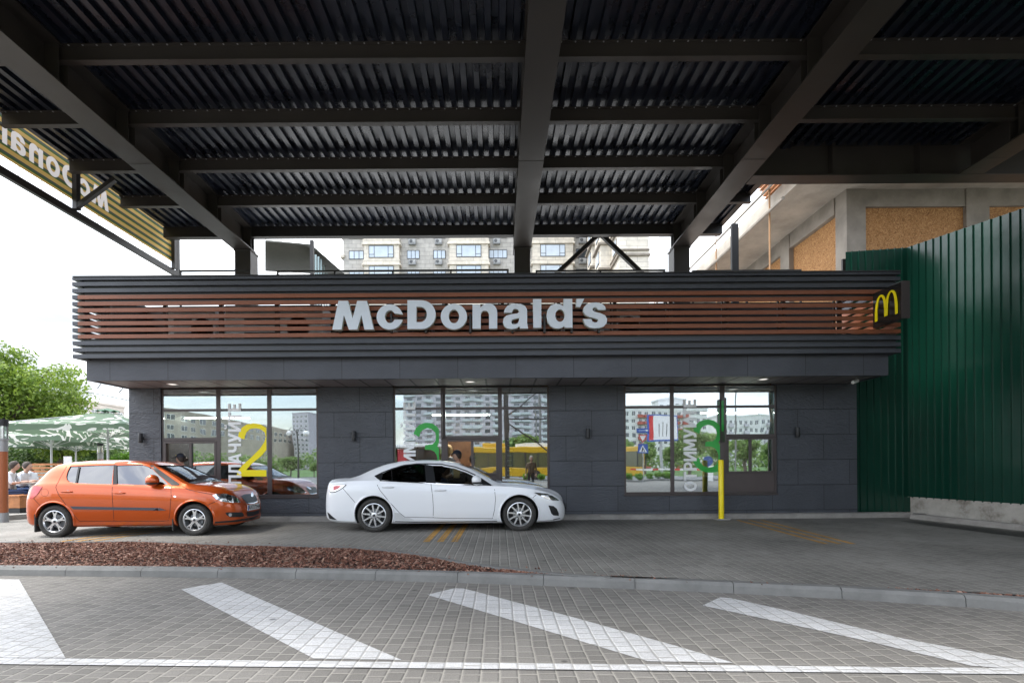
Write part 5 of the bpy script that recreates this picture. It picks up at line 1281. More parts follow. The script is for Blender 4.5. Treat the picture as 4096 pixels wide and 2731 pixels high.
# double globe street lamp
p = rf_(1193, 1860, 40); t = thing('globe_lamp', 'black street lamp with two white globes mirrored in the left window bay', 'street lamp', (p.x, p.y, 0)); MB().tube([(0, 0, 0), (0, 0, 4.3)], [.09, .04], 10).build('post', M['steel_dark'], t, smooth=True)
for s in (-1, 1): MB().tube([(0, 0, 3.9), (s*.25, 0, 4.4), (s*.55, 0, 4.45), (s*.68, 0, 4.2)], .025, 6).build('arm', M['steel_dark'], t); MB().ball((s*.68, 0, 3.98), .22, 16, 10).build('globe', M['white_paint'], t, smooth=True)
p = rf_(2162, 1860, 55)
for k, (px, D, r, lab) in enumerate(((2160, 55, .16, 'thick pale concrete pole mirrored at the right of the middle bay'), (2143, 75, .13, 'thinner pale pole mirrored beside the thick one'), (2944, 52, .09, 'slim pole mirrored in the right window bay'), (3088, 30, .22, 'dark thick column mirrored at the edge of the right bay'))):
    p = rf_(px, 1860, D); t = thing('utility_pole', lab, 'pole', (p.x, p.y, 0)); MB().tube([(0, 0, 0), (0, 0, 11)], [r, r*.7], 12).build('shaft', M['steel_dark'] if k == 3 else M['kerb'], t, smooth=True); MB().box(-.35, -.03, 10.2, .35, .03, 10.3).build('crossarm', M['grey_metal'], t)
# kiosk with a white roof
p0, p1 = rf_(1580, 1770, 42), rf_(1745, 1770, 42); t = thing('kiosk', 'white roofed kiosk with red panels mirrored in the left pane of the middle bay', 'kiosk', ((p0.x+p1.x)/2, p0.y-2, 0)); hw = (p1.x-p0.x)/2
MB().box(-hw-.3, -1.5, 2.9, hw+.3, 1.6, 3.15).build('roof', wht, t, bevel=.05); MB().box(-hw, -1.3, 1.0, -hw+.8, 1.3, 2.8).build('red_panel', mat('kiosk_red', (.4, .03, .04), .5), t)
MB().box(-hw, -1.2, 0, hw, .9, 1.0).build('counter', M['cloth_dark'], t); b = MB(); [b.box(x, 1.2, 0, x+.1, 1.3, 2.89) for x in (-hw, -.05, hw-.1)]; b.build('post', M['steel_dark'], t)
b = MB(); b.box(-hw+.81, -1.2, 1.01, hw-.1, -1.1, 2.88); b.build('glazing', M['facade_glass_dark'], t)
# ================================================================ CARS
def spl(tab, x):
    if x <= tab[0][0]: return tab[0][1]
    if x >= tab[-1][0]: return tab[-1][1]
    for i in range(len(tab)-1):
        x0, y0 = tab[i]; x1, y1 = tab[i+1]
        if x0 <= x <= x1:
            h = x1-x0; t = (x-x0)/h; d = (y1-y0)/h
            def sl(j):
                if j <= 0 or j >= len(tab)-1: return d if j in (0, len(tab)-1) and False else ((tab[1][1]-tab[0][1])/(tab[1][0]-tab[0][0]) if j <= 0 else (tab[-1][1]-tab[-2][1])/(tab[-1][0]-tab[-2][0]))
                a = (tab[j][1]-tab[j-1][1])/(tab[j][0]-tab[j-1][0]); b = (tab[j+1][1]-tab[j][1])/(tab[j+1][0]-tab[j][0])
                return 0 if a*b <= 0 else 2*a*b/(a+b)
            m0, m1 = sl(i), sl(i+1)
            return (2*t**3-3*t*t+1)*y0+(t**3-2*t*t+t)*h*m0+(-2*t**3+3*t*t)*y1+(t**3-t*t)*h*m1
def eval_mesh(ob):
    dg = bpy.context.evaluated_depsgraph_get(); dg.update(); me = bpy.data.meshes.new_from_object(ob.evaluated_get(dg)); return me
def rm(ob): bpy.data.objects.remove(ob, do_unlink=True)
def car_paint(name, col, dark, flake=.0, metal=.0):
    m, nt, N, L, b = new_mat(name); b.inputs['Base Color'].default_value = (*col, 1); b.inputs['Metallic'].default_value = metal; b.inputs['Roughness'].default_value = .32
    b.inputs['Coat Weight'].default_value = 1; b.inputs['Coat Roughness'].default_value = .03
    tc = N.new('ShaderNodeTexCoord'); n = N.new('ShaderNodeTexNoise'); n.inputs['Scale'].default_value = 3; n.inputs['Detail'].default_value = 8; L.new(tc.outputs['Object'], n.inputs['Vector'])
    sp = N.new('ShaderNodeSeparateXYZ'); L.new(tc.outputs['Object'], sp.inputs[0])   # road dirt low on the body
    r = N.new('ShaderNodeMapRange'); r.inputs['From Min'].default_value = .42; r.inputs['From Max'].default_value = .12; r.inputs['To Max'].default_value = .55; L.new(sp.outputs['Z'], r.inputs['Value'])
    f = math_node(N, L, 'MULTIPLY', r.outputs[0], n.outputs[0]); L.new(mixc(N, L, f, col, dark), b.inputs['Base Color'])
    rr = N.new('ShaderNodeMapRange'); rr.inputs['To Min'].default_value = .25; rr.inputs['To Max'].default_value = .45; L.new(n.outputs[0], rr.inputs['Value']); L.new(rr.outputs[0], b.inputs['Roughness'])
    return m
class Car:
    def __init__(s, T, name, label, loc, rz, paint, spec):
        s.T = T; s.root = thing(name, label, 'car', loc, rz); s.paint = paint; s.sp = spec; s.body()
    def section(s, x):
        T = s.T; W, zb, tp, be, R_, E_ = (spl(T[k], x) for k in ('W', 'bot', 'top', 'belt', 'R', 'E'))
        be = min(be, tp-.012); E_ = min(max(E_, be+.004), tp-.004); R_ = min(R_, W*.93)
        h = be-zb
        half = [(0, zb), (W*.6, zb), (W*.9, zb+.005), (W*.955, zb+.04)]
        for f, w in ((.18, .978), (.34, .99), (.5, .998), (.64, 1.0), (.76, .997), (.86, .985), (.93, .968), (1.0, .945)): half.append((W*w, zb+h*f if zb+h*f > zb+.05 else zb+.05+.01*f))
        bx = W*.93
        for f in (.06, .35, .65, 1.0): half.append((bx+(R_-bx)*(f**1.08), be+.004+(E_-be-.004)*f))
        for a, b in ((.95, .42), (.84, .70), (.6, .9), (.3, .98), (0, 1)): half.append((R_*a, E_+(tp-E_)*b))
        return half
    def body(s):
        T = s.T; x0, x1 = T['x']; xs = []
        n = 100; 
        for i in range(n+1):
            t = i/n; xs.append(x0+(x1-x0)*t)
        xs += [x0+.012, x0+.03, x1-.012, x1-.03, x1-.055, x0+.055]; xs = sorted(set(xs))
        b = MB(); rings = []
        for x in xs:
            hlf = s.section(x); ring = [(x, -y, z) for y, z in hlf]+[(x, y, z) for y, z in hlf[-2:0:-1]]; rings.append(ring)
        k = len(rings[0]); vs = [p for r in rings for p in r]; fs = []
        for i in range(len(rings)-1):
            for j in range(k): a, c = i*k+j, i*k+(j+1) % k; fs.append((a, a+k, c+k, c))
        fs.append(tuple(range(k))); fs.append(tuple(len(vs)-1-j for j in range(k))); b.add(vs, fs)
        me = b.mesh('body', s.paint); s.bvh = BVHTree.FromPolygons([v.co.copy() for v in me.vertices], [tuple(p.vertices) for p in me.polygons])
        for key in ('win', 'glass', 'seams'): T[key] = [s.loc2(pl) for pl in T[key]]
        ob = link('body', me); cuts = []
        def cutter(mb):
            c = link('cutter', mb.mesh('c', M['dark_plastic'])); cuts.append(c)
            md = ob.modifiers.new('b', 'BOOLEAN'); md.operation = 'DIFFERENCE'; md.object = c; md.solver = 'EXACT'; md.material_mode = 'TRANSFER'
        # cabin void
        c0, c1 = T['cabin']; b = MB(); rings = []; nn = 26
        for i in range(nn+1):
            x = c0+(c1-c0)*i/nn; W, tp, be, R_, E_ = (spl(T[q], x) for q in ('W', 'top', 'belt', 'R', 'E'))
            tp2 = tp-.045; be2 = min(be, tp2-.06); E2 = min(max(E_-.035, be2+.01), tp2-.012)
            hlf = [(0, .40), (W*.93-.07, .40), (W*.93-.055, be2), (min(R_, W*.93)-.045, E2), (R_*.5, E2+(tp2-E2)*.85), (0, tp2)]
            rings.append([(x, -y, z) for y, z in hlf]+[(x, y, z) for y, z in hlf[-2:0:-1]])
        k = len(rings[0]); vs = [p for r in rings for p in r]; fs = [(i*k+j, i*k+k+j, i*k+k+(j+1) % k, i*k+(j+1) % k) for i in range(nn) for j in range(k)]
        fs += [tuple(range(k)), tuple(len(vs)-1-j for j in range(k))]; b.add(vs, fs); cutter(b)
        # wheel wells
        for xw in (0, T['wb']):
            for sg_ in (-1, 1):
                a, c = sorted((sg_*.50, sg_*1.2)); b = MB(); b.lathe([(0, a), (T['arch'], a), (T['arch'], c), (0, c)], 44, (xw, 0, T['wr']+.012), 'y'); cutter(b)
        for poly in T['win']: cutter(MB().prism(poly, 'y', -1.3, 1.3))
        yb, z0, yt, z1 = T['shield']; cutter(MB().prism([(-yb, z0), (yb, z0), (yt, z1), (-yt, z1)], 'x', T['cabin_mid'], T['x'][1]+.5))
        yb, z0, yt, z1 = T['rearwin']; cutter(MB().prism([(-yb, z0), (yb, z0), (yt, z1), (-yt, z1)], 'x', T['x'][0]-.5, T['cabin_mid']))
        nm_ = eval_mesh(ob); [rm(c) for c in cuts]; rm(ob)
        nm_.polygons.foreach_set('use_smooth', [True]*len(nm_.polygons)); nm_.set_sharp_from_angle(angle=radians(28))
        s.bo = link('body', nm_, s.root)
    def cast(s, p, d):
        h = s.bvh.ray_cast(Vector(p), Vector(d).normalized())
        if h[0] is None: h = s.bvh.find_nearest(Vector(p)+Vector(d)*1.0)
        return h[0], (h[1] if h[1].dot(Vector(d)) < 0 else -h[1])
    def patch(s, name, poly, m, mode='side', off=.003, side=-1, parent=None, grid=.07, holes=(), smooth=True, thick=0):
        """poly in (x,z) for side, (y,z) for front/rear, (x,y) for top; draped on the body"""
        if mode == 'side': poly = s.loc2(poly)
        bm = bmesh.new(); P3 = {'side': lambda u, v: (u, 0, v), 'front': lambda u, v: (0, u, v), 'rear': lambda u, v: (0, u, v), 'top': lambda u, v: (u, v, 0)}[mode]
        bm.faces.new([bm.verts.new(P3(*p)) for p in poly])
        us = [p[0] for p in poly]; vs = [p[1] for p in poly]
        ax_u = {'side': 0, 'front': 1, 'rear': 1, 'top': 0}[mode]; ax_v = {'side': 2, 'front': 2, 'rear': 2, 'top': 1}[mode]
        for ax, arr in ((ax_u, us), (ax_v, vs)):
            n = int((max(arr)-min(arr))/grid)
            for i in range(1, n+1):
                c = [0, 0, 0]; c[ax] = min(arr)+(max(arr)-min(arr))*i/(n+1); nn = [0, 0, 0]; nn[ax] = 1
                bmesh.ops.bisect_plane(bm, geom=bm.verts[:]+bm.edges[:]+bm.faces[:], plane_co=c, plane_no=nn)
        ds = {'side': (0, -side, 0), 'front': (-1, 0, 0), 'rear': (1, 0, 0), 'top': (0, 0, -1)}[mode]; st = {'side': (0, side*3, 0), 'front': (8, 0, 0), 'rear': (-8, 0, 0), 'top': (0, 0, 4)}[mode]
        new = []
        for v in bm.verts:
            q = Vector(v.co)+Vector(st); h, n = s.cast(q, ds); new.append(h+n*off)
        for v, q in zip(bm.verts, new): v.co = q
        if thick:
            r = bmesh.ops.solidify(bm, geom=bm.faces[:], thickness=-thick)
        bmesh.ops.recalc_face_normals(bm, faces=bm.faces)
        me = bpy.data.meshes.new(name); bm.to_mesh(me); bm.free(); me.materials.append(m)
        if smooth: me.polygons.foreach_set('use_smooth', [True]*len(me.polygons)); me.set_sharp_from_angle(angle=radians(50))
        return link(name, me, parent or s.root)
    def loc2(s, pts):
        if max(abs(p[0]) for p in pts) < 20: return pts
        return [(h.x, h.z) for h in (s.cast_px(*p)[0] for p in pts)]
    def cast_px(s, px, py):
        a, b_ = ray(px, py); L0 = s.root.location; an = -s.root.rotation_euler.z
        M_ = Matrix.Rotation(an, 3, 'Z'); o = M_ @ (Vector((0, 0, CAMZ))-L0); d = M_ @ Vector((a, 1, b_)).normalized()
        h = s.bvh.ray_cast(o, d)
        if h[0] is None:
            t = (-L0.y+ -L0.y*0) if False else (L0.y-.75); h = s.bvh.find_nearest(o+d*t)
            return h[0], (h[1] if h[1].dot(d) < 0 else -h[1])
        return h[0], (h[1] if h[1].dot(d) < 0 else -h[1])
    def seen(s, name, poly, m, off=.004, grid=14, both=True, parent=None):
        """outline as it is seen on the near side, draped on the surface, and its twin on the far side"""
        bm = bmesh.new(); bm.faces.new([bm.verts.new((p[0], p[1], 0)) for p in poly])
        for ax in (0, 1):
            arr = [p[ax] for p in poly]; n = int((max(arr)-min(arr))/grid)
            for i in range(1, n+1):
                c = [0, 0, 0]; c[ax] = min(arr)+(max(arr)-min(arr))*i/(n+1); nn = [0, 0, 0]; nn[ax] = 1
                bmesh.ops.bisect_plane(bm, geom=bm.verts[:]+bm.edges[:]+bm.faces[:], plane_co=c, plane_no=nn)
        for v in bm.verts:
            h, n = s.cast_px(v.co.x, v.co.y); v.co = h+n*off
        bmesh.ops.recalc_face_normals(bm, faces=bm.faces); me = bpy.data.meshes.new(name); bm.to_mesh(me); bm.free(); me.materials.append(m)
        me.polygons.foreach_set('use_smooth', [True]*len(me.polygons)); me.set_sharp_from_angle(angle=radians(50))
        o = link(name, me, parent or s.root)
        if both: me2 = me.copy(); me2.transform(Matrix.Scale(-1, 4, (0, 1, 0))); me2.flip_normals(); link(name, me2, parent or s.root)
        return o
    def line(s, name, pts, m, w=.007, off=.0015, side=-1, mode='side', parent=None):
        """thin draped line"""
        if mode == 'side': pts = s.loc2(pts)
        res = []
        for a, b in zip(pts, pts[1:]):
            L_ = max(1, int(math.hypot(b[0]-a[0], b[1]-a[1])/.05))
            for i in range(L_): res.append((a[0]+(b[0]-a[0])*i/L_, a[1]+(b[1]-a[1])*i/L_))
        res.append(pts[-1]); vs = []
        for i, p in enumerate(res):
            q0, q1 = res[max(i-1, 0)], res[min(i+1, len(res)-1)]; d = Vector((q1[0]-q0[0], q1[1]-q0[1])).normalized(); n2 = Vector((-d.y, d.x))*w/2
            for s_ in (-1, 1):
                u, v = p[0]+n2.x*s_, p[1]+n2.y*s_
                if mode == 'side': h, n = s.cast((u, side*3, v), (0, -side, 0))
                elif mode == 'front': h, n = s.cast((8, u, v), (-1, 0, 0))
                else: h, n = s.cast((u, v, 4), (0, 0, -1))
                vs.append(tuple(h+n*off))
        mb = MB(); mb.add(vs, [(2*i, 2*i+1, 2*i+3, 2*i+2) for i in range(len(res)-1)]); return mb.build(name, m, parent or s.root)
seam_m = mat('panel_gap', (.01, .008, .008), .8)
trim_m = mat('black_trim', (.014, .015, .017), .35)
tint_m = glass_mat('tinted_car_glass', (.16, .18, .19), .16, .015, 2.5)
wsh_m = glass_mat('windscreen_glass', (.62, .70, .68), .12, 0)
lens_m = glass_mat('lamp_lens', (.9, .93, .93), .14, 0)
tail_m = mat('red_lamp_lens', (.55, .02, .03), .12, coat=1); refl_m = mat('lamp_reflector', (.75, .76, .78), .18, .9)
seat_m = mat('seat_cloth', (.03, .03, .035), .9)
def tyre_m():
    m = mat('tyre', (.035, .033, .030), .8, var=.3, vscale=9, bump=.25, bscale=50); return m
tyre_mat = tyre_m()
def wheel(car, x, side, r, rim_r, style):
    w = .20; y0 = side*(car.T['track'])
    t = MB(); R0 = rim_r
    prof = [(R0, .005), (R0+.012, -.004), (R0+(r-R0)*.45, -.014), (r-.022, -.006), (r-.006, .012), (r, .035), (r, .06), (r-.006, .062), (r-.006, .068), (r, .07), (r, w*.5), (r-.006, w*.5+.002), (r-.006, w*.5+.009), (r, w*.5+.011), (r, w-.035), (r-.006, w-.012), (r-.03, w), (R0, w)]
    t.lathe([(a, b*(-side)) for a, b in prof], 48, (x, y0, r), 'y')
    # shoulder blocks
    for k in range(44):
        a = 2*pi*k/44; c = Vector((x+cos(a)*(r-.006), y0-side*.022, r+sin(a)*(r-.006))); d = Vector((-sin(a), 0, cos(a)))
        t.bar(c-d*.011, c+d*.011, .028, .006, up=(cos(a), 0, sin(a)))
    o = t.build('wheel', tyre_mat, car.root, smooth=True, angle=30)
    rb = MB(); rb.lathe([(R0-.002, .012*(-side)), (R0+.004, .0), (R0-.006, -.004*(-side)), (R0-.018, .012*(-side)), (R0-.022, .10*(-side)), (R0-.022, .17*(-side)), (R0, .18*(-side))], 48, (x, y0, r), 'y')
    n = 5 if style == 5 else 10
    yf = y0-side*.012; yb_ = y0-side*.05
    def sp3(u, v, t_, a):    # radial u, tangential v
        return (x+cos(a)*u-sin(a)*v, t_, r+sin(a)*u+cos(a)*v)
    for k in range(n):
        a = 2*pi*k/n+(pi/2 if style == 5 else pi/10+.08)
        if style == 5:
            p = [(.04, -.024), (.04, .024), (.09, .020), (R0-.05, .032), (R0-.012, .050), (R0-.012, .026), (R0-.045, .010), (R0-.052, 0), (R0-.045, -.010), (R0-.012, -.026), (R0-.012, -.050), (R0-.05, -.032), (.09, -.020)]
        else: p = [(.035, -.012), (.035, .012), (.10, .013+.004), (R0-.012, .018+.012), (R0-.012, -.010+.012), (.10, -.010)]
        rb.poly([p], lambda u, v, t_, a=a: sp3(u, v, t_+side*(-.02)*(1-(u/R0))**2 if False else t_, a), min(yf, yb_), max(yf, yb_))
    rb.lathe([(0, yf-y0+side*.006), (.03, yf-y0+side*.006), (.055, yf-y0), (.062, yb_-y0), (0, yb_-y0)], 20, (x, y0, r), 'y')
    rb.build('rim', M['alloy'], o, smooth=True, angle=25)
    nb = MB()
    for k in range(5):
        a = 2*pi*k/5+(pi/2+pi/5 if style == 5 else pi/2); nb.lathe([(0, 0), (.011, 0), (.011, side*.004), (0, side*.004)], 8, (x+cos(a)*.055*(1.15), yf, r+sin(a)*.055*1.15), 'y')
    nb.lathe([(0, 0), (.024, 0), (.024, side*.002), (0, side*.002)], 14, (x, yf+side*.007, r), 'y'); nb.build('wheel_nut', M['dark_plastic'], o)
    dk_ = MB(); dk_.lathe([(0, 0), (R0-.015, 0)], 32, (x, y0-side*.115, r), 'y'); dk_.build('wheel_well_disc', M['black'], o)
    br = MB(); br.lathe([(.05, 0), (.12, 0), (.12, -side*.012), (.05, -side*.012)], 32, (x, y0-side*.09, r), 'y'); br.build('brake_disc', M['grey_metal'], o)
def finish(car, style):
    T = car.T; C_ = car
    for xw in (0, T['wb']):
        for sd in (-1, 1): wheel(car, xw, sd, T['wr'], T['rim'], style)
    for sd in (-1, 1):
        for k, poly in enumerate(T['glass']):
            car.patch('side_window', poly, T['gmat'][k], 'side', -.014, sd, grid=.12)
        for poly in T.get('trim', []): car.patch('window_trim', poly, trim_m, 'side', .002, sd, grid=.1)
        for ln_ in T['seams']: car.line('panel_gap', ln_, seam_m, .008, .0012, sd)
        # arch lips
        for xw in (0, T['wb']):
            n = 30; pts = []; za = T['wr']+.012; R1, R2 = T['arch'], T['arch']+.03
            a0 = math.asin(min(1, (T['bot_at']-za)/R1)) if False else -.35
            vs = []
            for i in range(n+1):
                a = -.42+(pi+.84)*i/n
                for rr_, of in ((R1-.001, .013), (R1+.012, .015), (R2, .002)):
                    u, v = xw+rr_*cos(a), za+rr_*sin(a); v2 = max(v, spl(T['bot'], u)+.03)
                    h, nn = car.cast((u, sd*3, v2), (0, -sd, 0)); vs.append((u, h.y+sd*of, v2))
                u, v = xw+R1*cos(a), max(za+R1*sin(a), spl(T['bot'], xw+R1*cos(a))+.03); vs.append((u, vs[-3][1]-sd*.06, v))
            fs = []
            for i in range(n):
                o = i*4; fs += [(o, o+1, o+5, o+4), (o+1, o+2, o+6, o+5), (o, o+4, o+7, o+3)]
            mb = MB(); mb.add(vs, fs); mb.build('arch_lip', car.paint, car.root, smooth=True)
    # glass front and rear
    yb, z0, yt, z1 = T['shield']; car.patch('windscreen', [(-yb-.01, z0-.01), (yb+.01, z0-.01), (yt+.01, z1+.01), (-yt-.01, z1+.01)], wsh_m, 'front', -.012, grid=.12)
    yb, z0, yt, z1 = T['rearwin']; car.patch('rear_window', [(-yb-.01, z0-.01), (yb+.01, z0-.01), (yt+.01, z1+.01), (-yt-.01, z1+.01)], tint_m, 'rear', -.012, grid=.12)
    # underbody and cabin furniture
    MB().box(-.25+0, -.6, .17, T['wb']+.3, .6, .30).build('underbody', M['black'], car.root)
    w = T['seat']
    for sy in (-.34, .34):
        b = MB(); b.box(w-.28, sy-.24, .40, w+.25, sy+.24, .56); b.add([(w-.30, sy-.23, .5), (w-.16, sy-.23, .5), (w-.38, sy-.20, 1.04), (w-.46, sy-.20, 1.04), (w-.30, sy+.23, .5), (w-.16, sy+.23, .5), (w-.38, sy+.20, 1.04), (w-.46, sy+.20, 1.04)], [(0, 1, 2, 3), (7, 6, 5, 4), (0, 3, 7, 4), (1, 5, 6, 2), (3, 2, 6, 7), (0, 4, 5, 1)])
        b.box(w-.46, sy-.12, 1.05, w-.38, sy+.12, 1.2); b.build('seat', seat_m, car.root, bevel=.02)
    b = MB(); b.box(w-1.2, -.6, .40, w-.75, .6, .56); b.box(w-1.25, -.6, .5, w-1.12, .6, 1.0); b.build('rear_seat', seat_m, car.root, bevel=.02)
    b = MB(); dz = T['dash']; b.prism([(dz[0]-.32, .5), (dz[0]+.25, .5), (dz[0]+.25, dz[1]-.06), (dz[0]-.02, dz[1]), (dz[0]-.32, dz[1]-.05)], 'y', -.62, .62); b.build('dashboard', seat_m, car.root, bevel=.02)
    b = MB(); c = Vector((dz[0]-.42, .34, dz[1]-.04)); b.tube([c+Vector((.06*sin(2*pi*i/20)*-.5, .18*cos(2*pi*i/20), .17*sin(2*pi*i/20))) for i in range(21)], .014, 6); b.tube([c, c+Vector((.2, 0, -.08))], .03, 6); b.build('steering_wheel', M['dark_plastic'], car.root, smooth=True)
def mirror(car, pt, side, w=.20, h=.14, cap=None):
    (x, z), = car.loc2([pt])
    _, n = car.cast((x, side*3, z), (0, -side, 0)); y = car.cast((x, side*3, z), (0, -side, 0))[0].y
    b = MB(); b.ball((x, y+side*.11, z+.03), 1, 16, 10, 0, (w*.36, .10, h*.5)); o = b.build('mirror', cap or car.paint, car.root, smooth=True)
    b = MB(); b.box(x-.03, min(y, y+side*.08), z-.05, x+.04, max(y, y+side*.08), z-.01); b.ball((x+.0, y+side*.11, z-.012), 1, 16, 6, 0, (w*.35, .098, h*.22)); b.build('mirror_base', trim_m, o, smooth=True)
def handle(car, pt, side, w=.18, m=None):
    (x, z), = car.loc2([pt])
    h = car.cast((x, side*3, z), (0, -side, 0))[0]
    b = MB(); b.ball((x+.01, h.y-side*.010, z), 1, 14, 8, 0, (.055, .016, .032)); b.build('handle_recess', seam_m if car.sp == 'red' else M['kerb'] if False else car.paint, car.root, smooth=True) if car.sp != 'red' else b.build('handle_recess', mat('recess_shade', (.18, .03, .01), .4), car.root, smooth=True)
    b = MB(); b.tube([(x-w/2, h.y+side*.006, z), (x-w/2+.02, h.y+side*.028, z+.002), (x, h.y+side*.034, z+.002), (x+w/2-.02, h.y+side*.028, z), (x+w/2, h.y+side*.006, z)], [.009, .012, .013, .012, .009], 8); b.build('handle', m or car.paint, car.root, smooth=True)

# ---- orange hatchback
q = lambda x, y: (100+x/4.126, 1800+y/4.126)
q2 = lambda x, y: (600+x/4.356, 1800+y/4.356)
RED = dict(x=(-.70, 3.27), wb=2.44, wr=.287, rim=.195, arch=.330, track=.80, cabin=(-.25, 2.2), cabin_mid=1.0, seat=1.12, dash=(2.0, .93), bot_at=.2,
  top=[(-.70, .46), (-.695, .60), (-.66, .80), (-.60, .88), (-.52, .955), (-.33, 1.16), (-.2, 1.29), (-.1, 1.33), (.2, 1.372), (.6, 1.392), (1.0, 1.385), (1.35, 1.36), (1.6, 1.30), (2.0, 1.12), (2.28, .965), (2.36, .945), (2.6, .92), (2.85, .865), (3.0, .80), (3.10, .735), (3.17, .66), (3.23, .56), (3.27, .46)],
  bot=[(-.70, .30), (-.66, .235), (-.5, .20), (-.3, .185), (.5, .175), (2.0, .175), (2.8, .17), (3.1, .165), (3.22, .18), (3.27, .24)],
  belt=[(-.70, .45), (-.6, .80), (-.4, .94), (-.1, .955), (.3, .95), (1.05, .92), (1.7, .885), (2.06, .862), (2.4, .83), (2.8, .77), (3.0, .70), (3.15, .60), (3.27, .42)],
  W=[(-.70, .50), (-.68, .62), (-.62, .71), (-.5, .765), (-.3, .80), (0, .818), (.6, .815), (1.2, .812), (1.9, .815), (2.4, .82), (2.7, .80), (2.9, .765), (3.05, .71), (3.15, .63), (3.22, .52), (3.26, .36), (3.27, .28)],
  R=[(-.70, .45), (-.6, .62), (-.5, .64), (-.3, .60), (-.1, .575), (.3, .57), (1.0, .575), (1.5, .565), (1.65, .575), (2.0, .655), (2.25, .715), (2.35, .70), (2.8, .62), (3.0, .58), (3.15, .5), (3.27, .2)],
  E=[(-.70, .455), (-.6, .86), (-.5, .93), (-.33, 1.12), (-.2, 1.24), (-.1, 1.285), (.2, 1.325), (.6, 1.34), (1.0, 1.335), (1.35, 1.305), (1.6, 1.235), (2.0, 1.01), (2.2, .90), (2.35, .885), (2.6, .865), (2.85, .82), (3.0, .76), (3.1, .70), (3.17, .62), (3.23, .52), (3.27, .44)])
rw = [q(747, 266), q(905, 262), q(1200, 247), q(1466, 243), q(1452, 562), q(1150, 556), q(850, 545), q(735, 525), q(690, 485), q(682, 430), q(703, 350)]
fw_ = [q(1490, 242), q(1940, 238), q2(10, 300), q2(150, 430), q2(345, 600), q2(230, 600), q(2040, 574), q(1480, 562)]
for k_ in ('top', 'bot', 'belt', 'W', 'R', 'E'): RED[k_] = [(x if x < 2.5 else 2.5+(x-2.5)*.83, v) for x, v in RED[k_]]
for k_ in ('top', 'bot', 'belt', 'W', 'R', 'E'): RED[k_] = [(x if x > -.3 else -.3+(x+.3)*.80, v) for x, v in RED[k_]]
RED['x'] = (-.3-.4*.80, 2.5+.77*.83); RED['W'] = [(x, v-(.06 if x > 2.95 else 0)) for x, v in RED['W']]
RED['win'] = [[rw[0], rw[2], rw[3], q(1430, 562), rw[5], rw[6], rw[7], rw[8], rw[9], rw[10]], [q(1510, 250), fw_[1], fw_[2], fw_[3], q2(320, 590), q2(230, 598), fw_[6], q(1512, 562)]]
RED['glass'] = [[(p[0], p[1]) for p in rw], fw_]
skyglass = glass_mat('side_car_glass', (.10, .12, .14), .21, .03, 2.2)
RED['gmat'] = [skyglass, skyglass]
RED['shield'] = (.60, .955, .50, 1.285); RED['rearwin'] = (.50, .98, .46, 1.24)
RED['seams'] = [[q(1475, 240), q(1455, 560), q(1440, 750), q(1460, 1000), q(1468, 1168)], [q(690, 266), q(600, 420), q(508, 610), q(560, 740), q(700, 930), q(860, 1130), q(900, 1168), q(1468, 1168), q(2228, 1172), q2(325, 1222)], [q2(380, 618), q2(372, 800), q2(345, 1100), q2(325, 1222)],
   [q2(560, 625), q2(680, 690), q2(1090, 770)], [q2(965, 970), q2(1180, 880)], [q(150, 800), q(285, 950)]]
orange = car_paint('orange_metallic', (.52, .080, .005), (.14, .05, .03), metal=.45)
ang = radians(2.6)
rearX, nearY = -8.015, 8.95
rcar = Car(RED, 'hatchback_car', 'orange five door hatchback waiting at the left serving window', (rearX-.8*sin(-ang)*0, nearY+.80, LZ), ang, orange, 'red')
finish(rcar, 5)
for sd in (-1, 1):
    rcar.patch('side_moulding', [q(750, 922), q(1390, 935), q(2228, 950), q2(200, 1010), q2(285, 1045), q2(60, 1048), q(2228, 992), q(1390, 980), q(800, 970)], mat('grey_moulding', (.06, .06, .075), .5), 'side', .014, sd, grid=.15, thick=.012)
    rcar.patch('window_trim', [q(1466, 240), q(1512, 240), q(1520, 564), q(1448, 564)], trim_m, 'side', .001, sd, grid=.1)
    rcar.patch('window_trim', [q(880, 268), q(908, 268), q(858, 545), q(828, 545)], trim_m, 'side', .001, sd, grid=.1)
    rcar.patch('pillar_trim', [q2(-10, 262), q2(60, 262), q2(520, 590), q2(500, 612), q2(375, 612), q2(365, 600), q2(150, 425)], trim_m, 'side', .004, sd, grid=.07)
    rcar.patch('indicator', [(q2(435, 805)[0]+a, q2(435, 805)[1]+b) for a, b in arc(0, 0, 5, 3.5, 0, 330, 10)], M['chrome'], 'side', .005, sd)
    rcar.line('fuel_flap', [(q(325, 697)[0]+a, q(325, 697)[1]+b) for a, b in arc(0, 0, 15, 15, 0, 360, 20)], seam_m, .004, .001, sd)
    mirror(rcar, q(2165, 522), sd, .32, .21)
    handle(rcar, q(690, 683), sd, .19); handle(rcar, q(1560, 705), sd, .19)
    for x in (-.335, 2.06):
         MB().box(x-.012, min(sd*.62, sd*.80), .10, x+.012, max(sd*.62, sd*.80), .42).build('mud_flap', M['rubber'], rcar.root, bevel=.005)
F1 = lambda x, y: (100+x/4.126, 1800+y/4.126)
F2 = lambda x, y: (600+x/4.356, 1800+y/4.356)
rcar.seen('rear_lamp', [F1(*p) for p in ((290, 605), (205, 590), (150, 592), (112, 660), (85, 800), (140, 795), (215, 720))], tail_m, .008)
HL = [F2(*p) for p in ((1088, 785), (1150, 762), (1330, 760), (1440, 792), (1530, 850), (1568, 912), (1440, 915), (1260, 895), (1150, 850))]
rcar.seen('headlamp', HL, refl_m, .006, 10); rcar.seen('headlamp_lens', HL, lens_m, .020, 10)
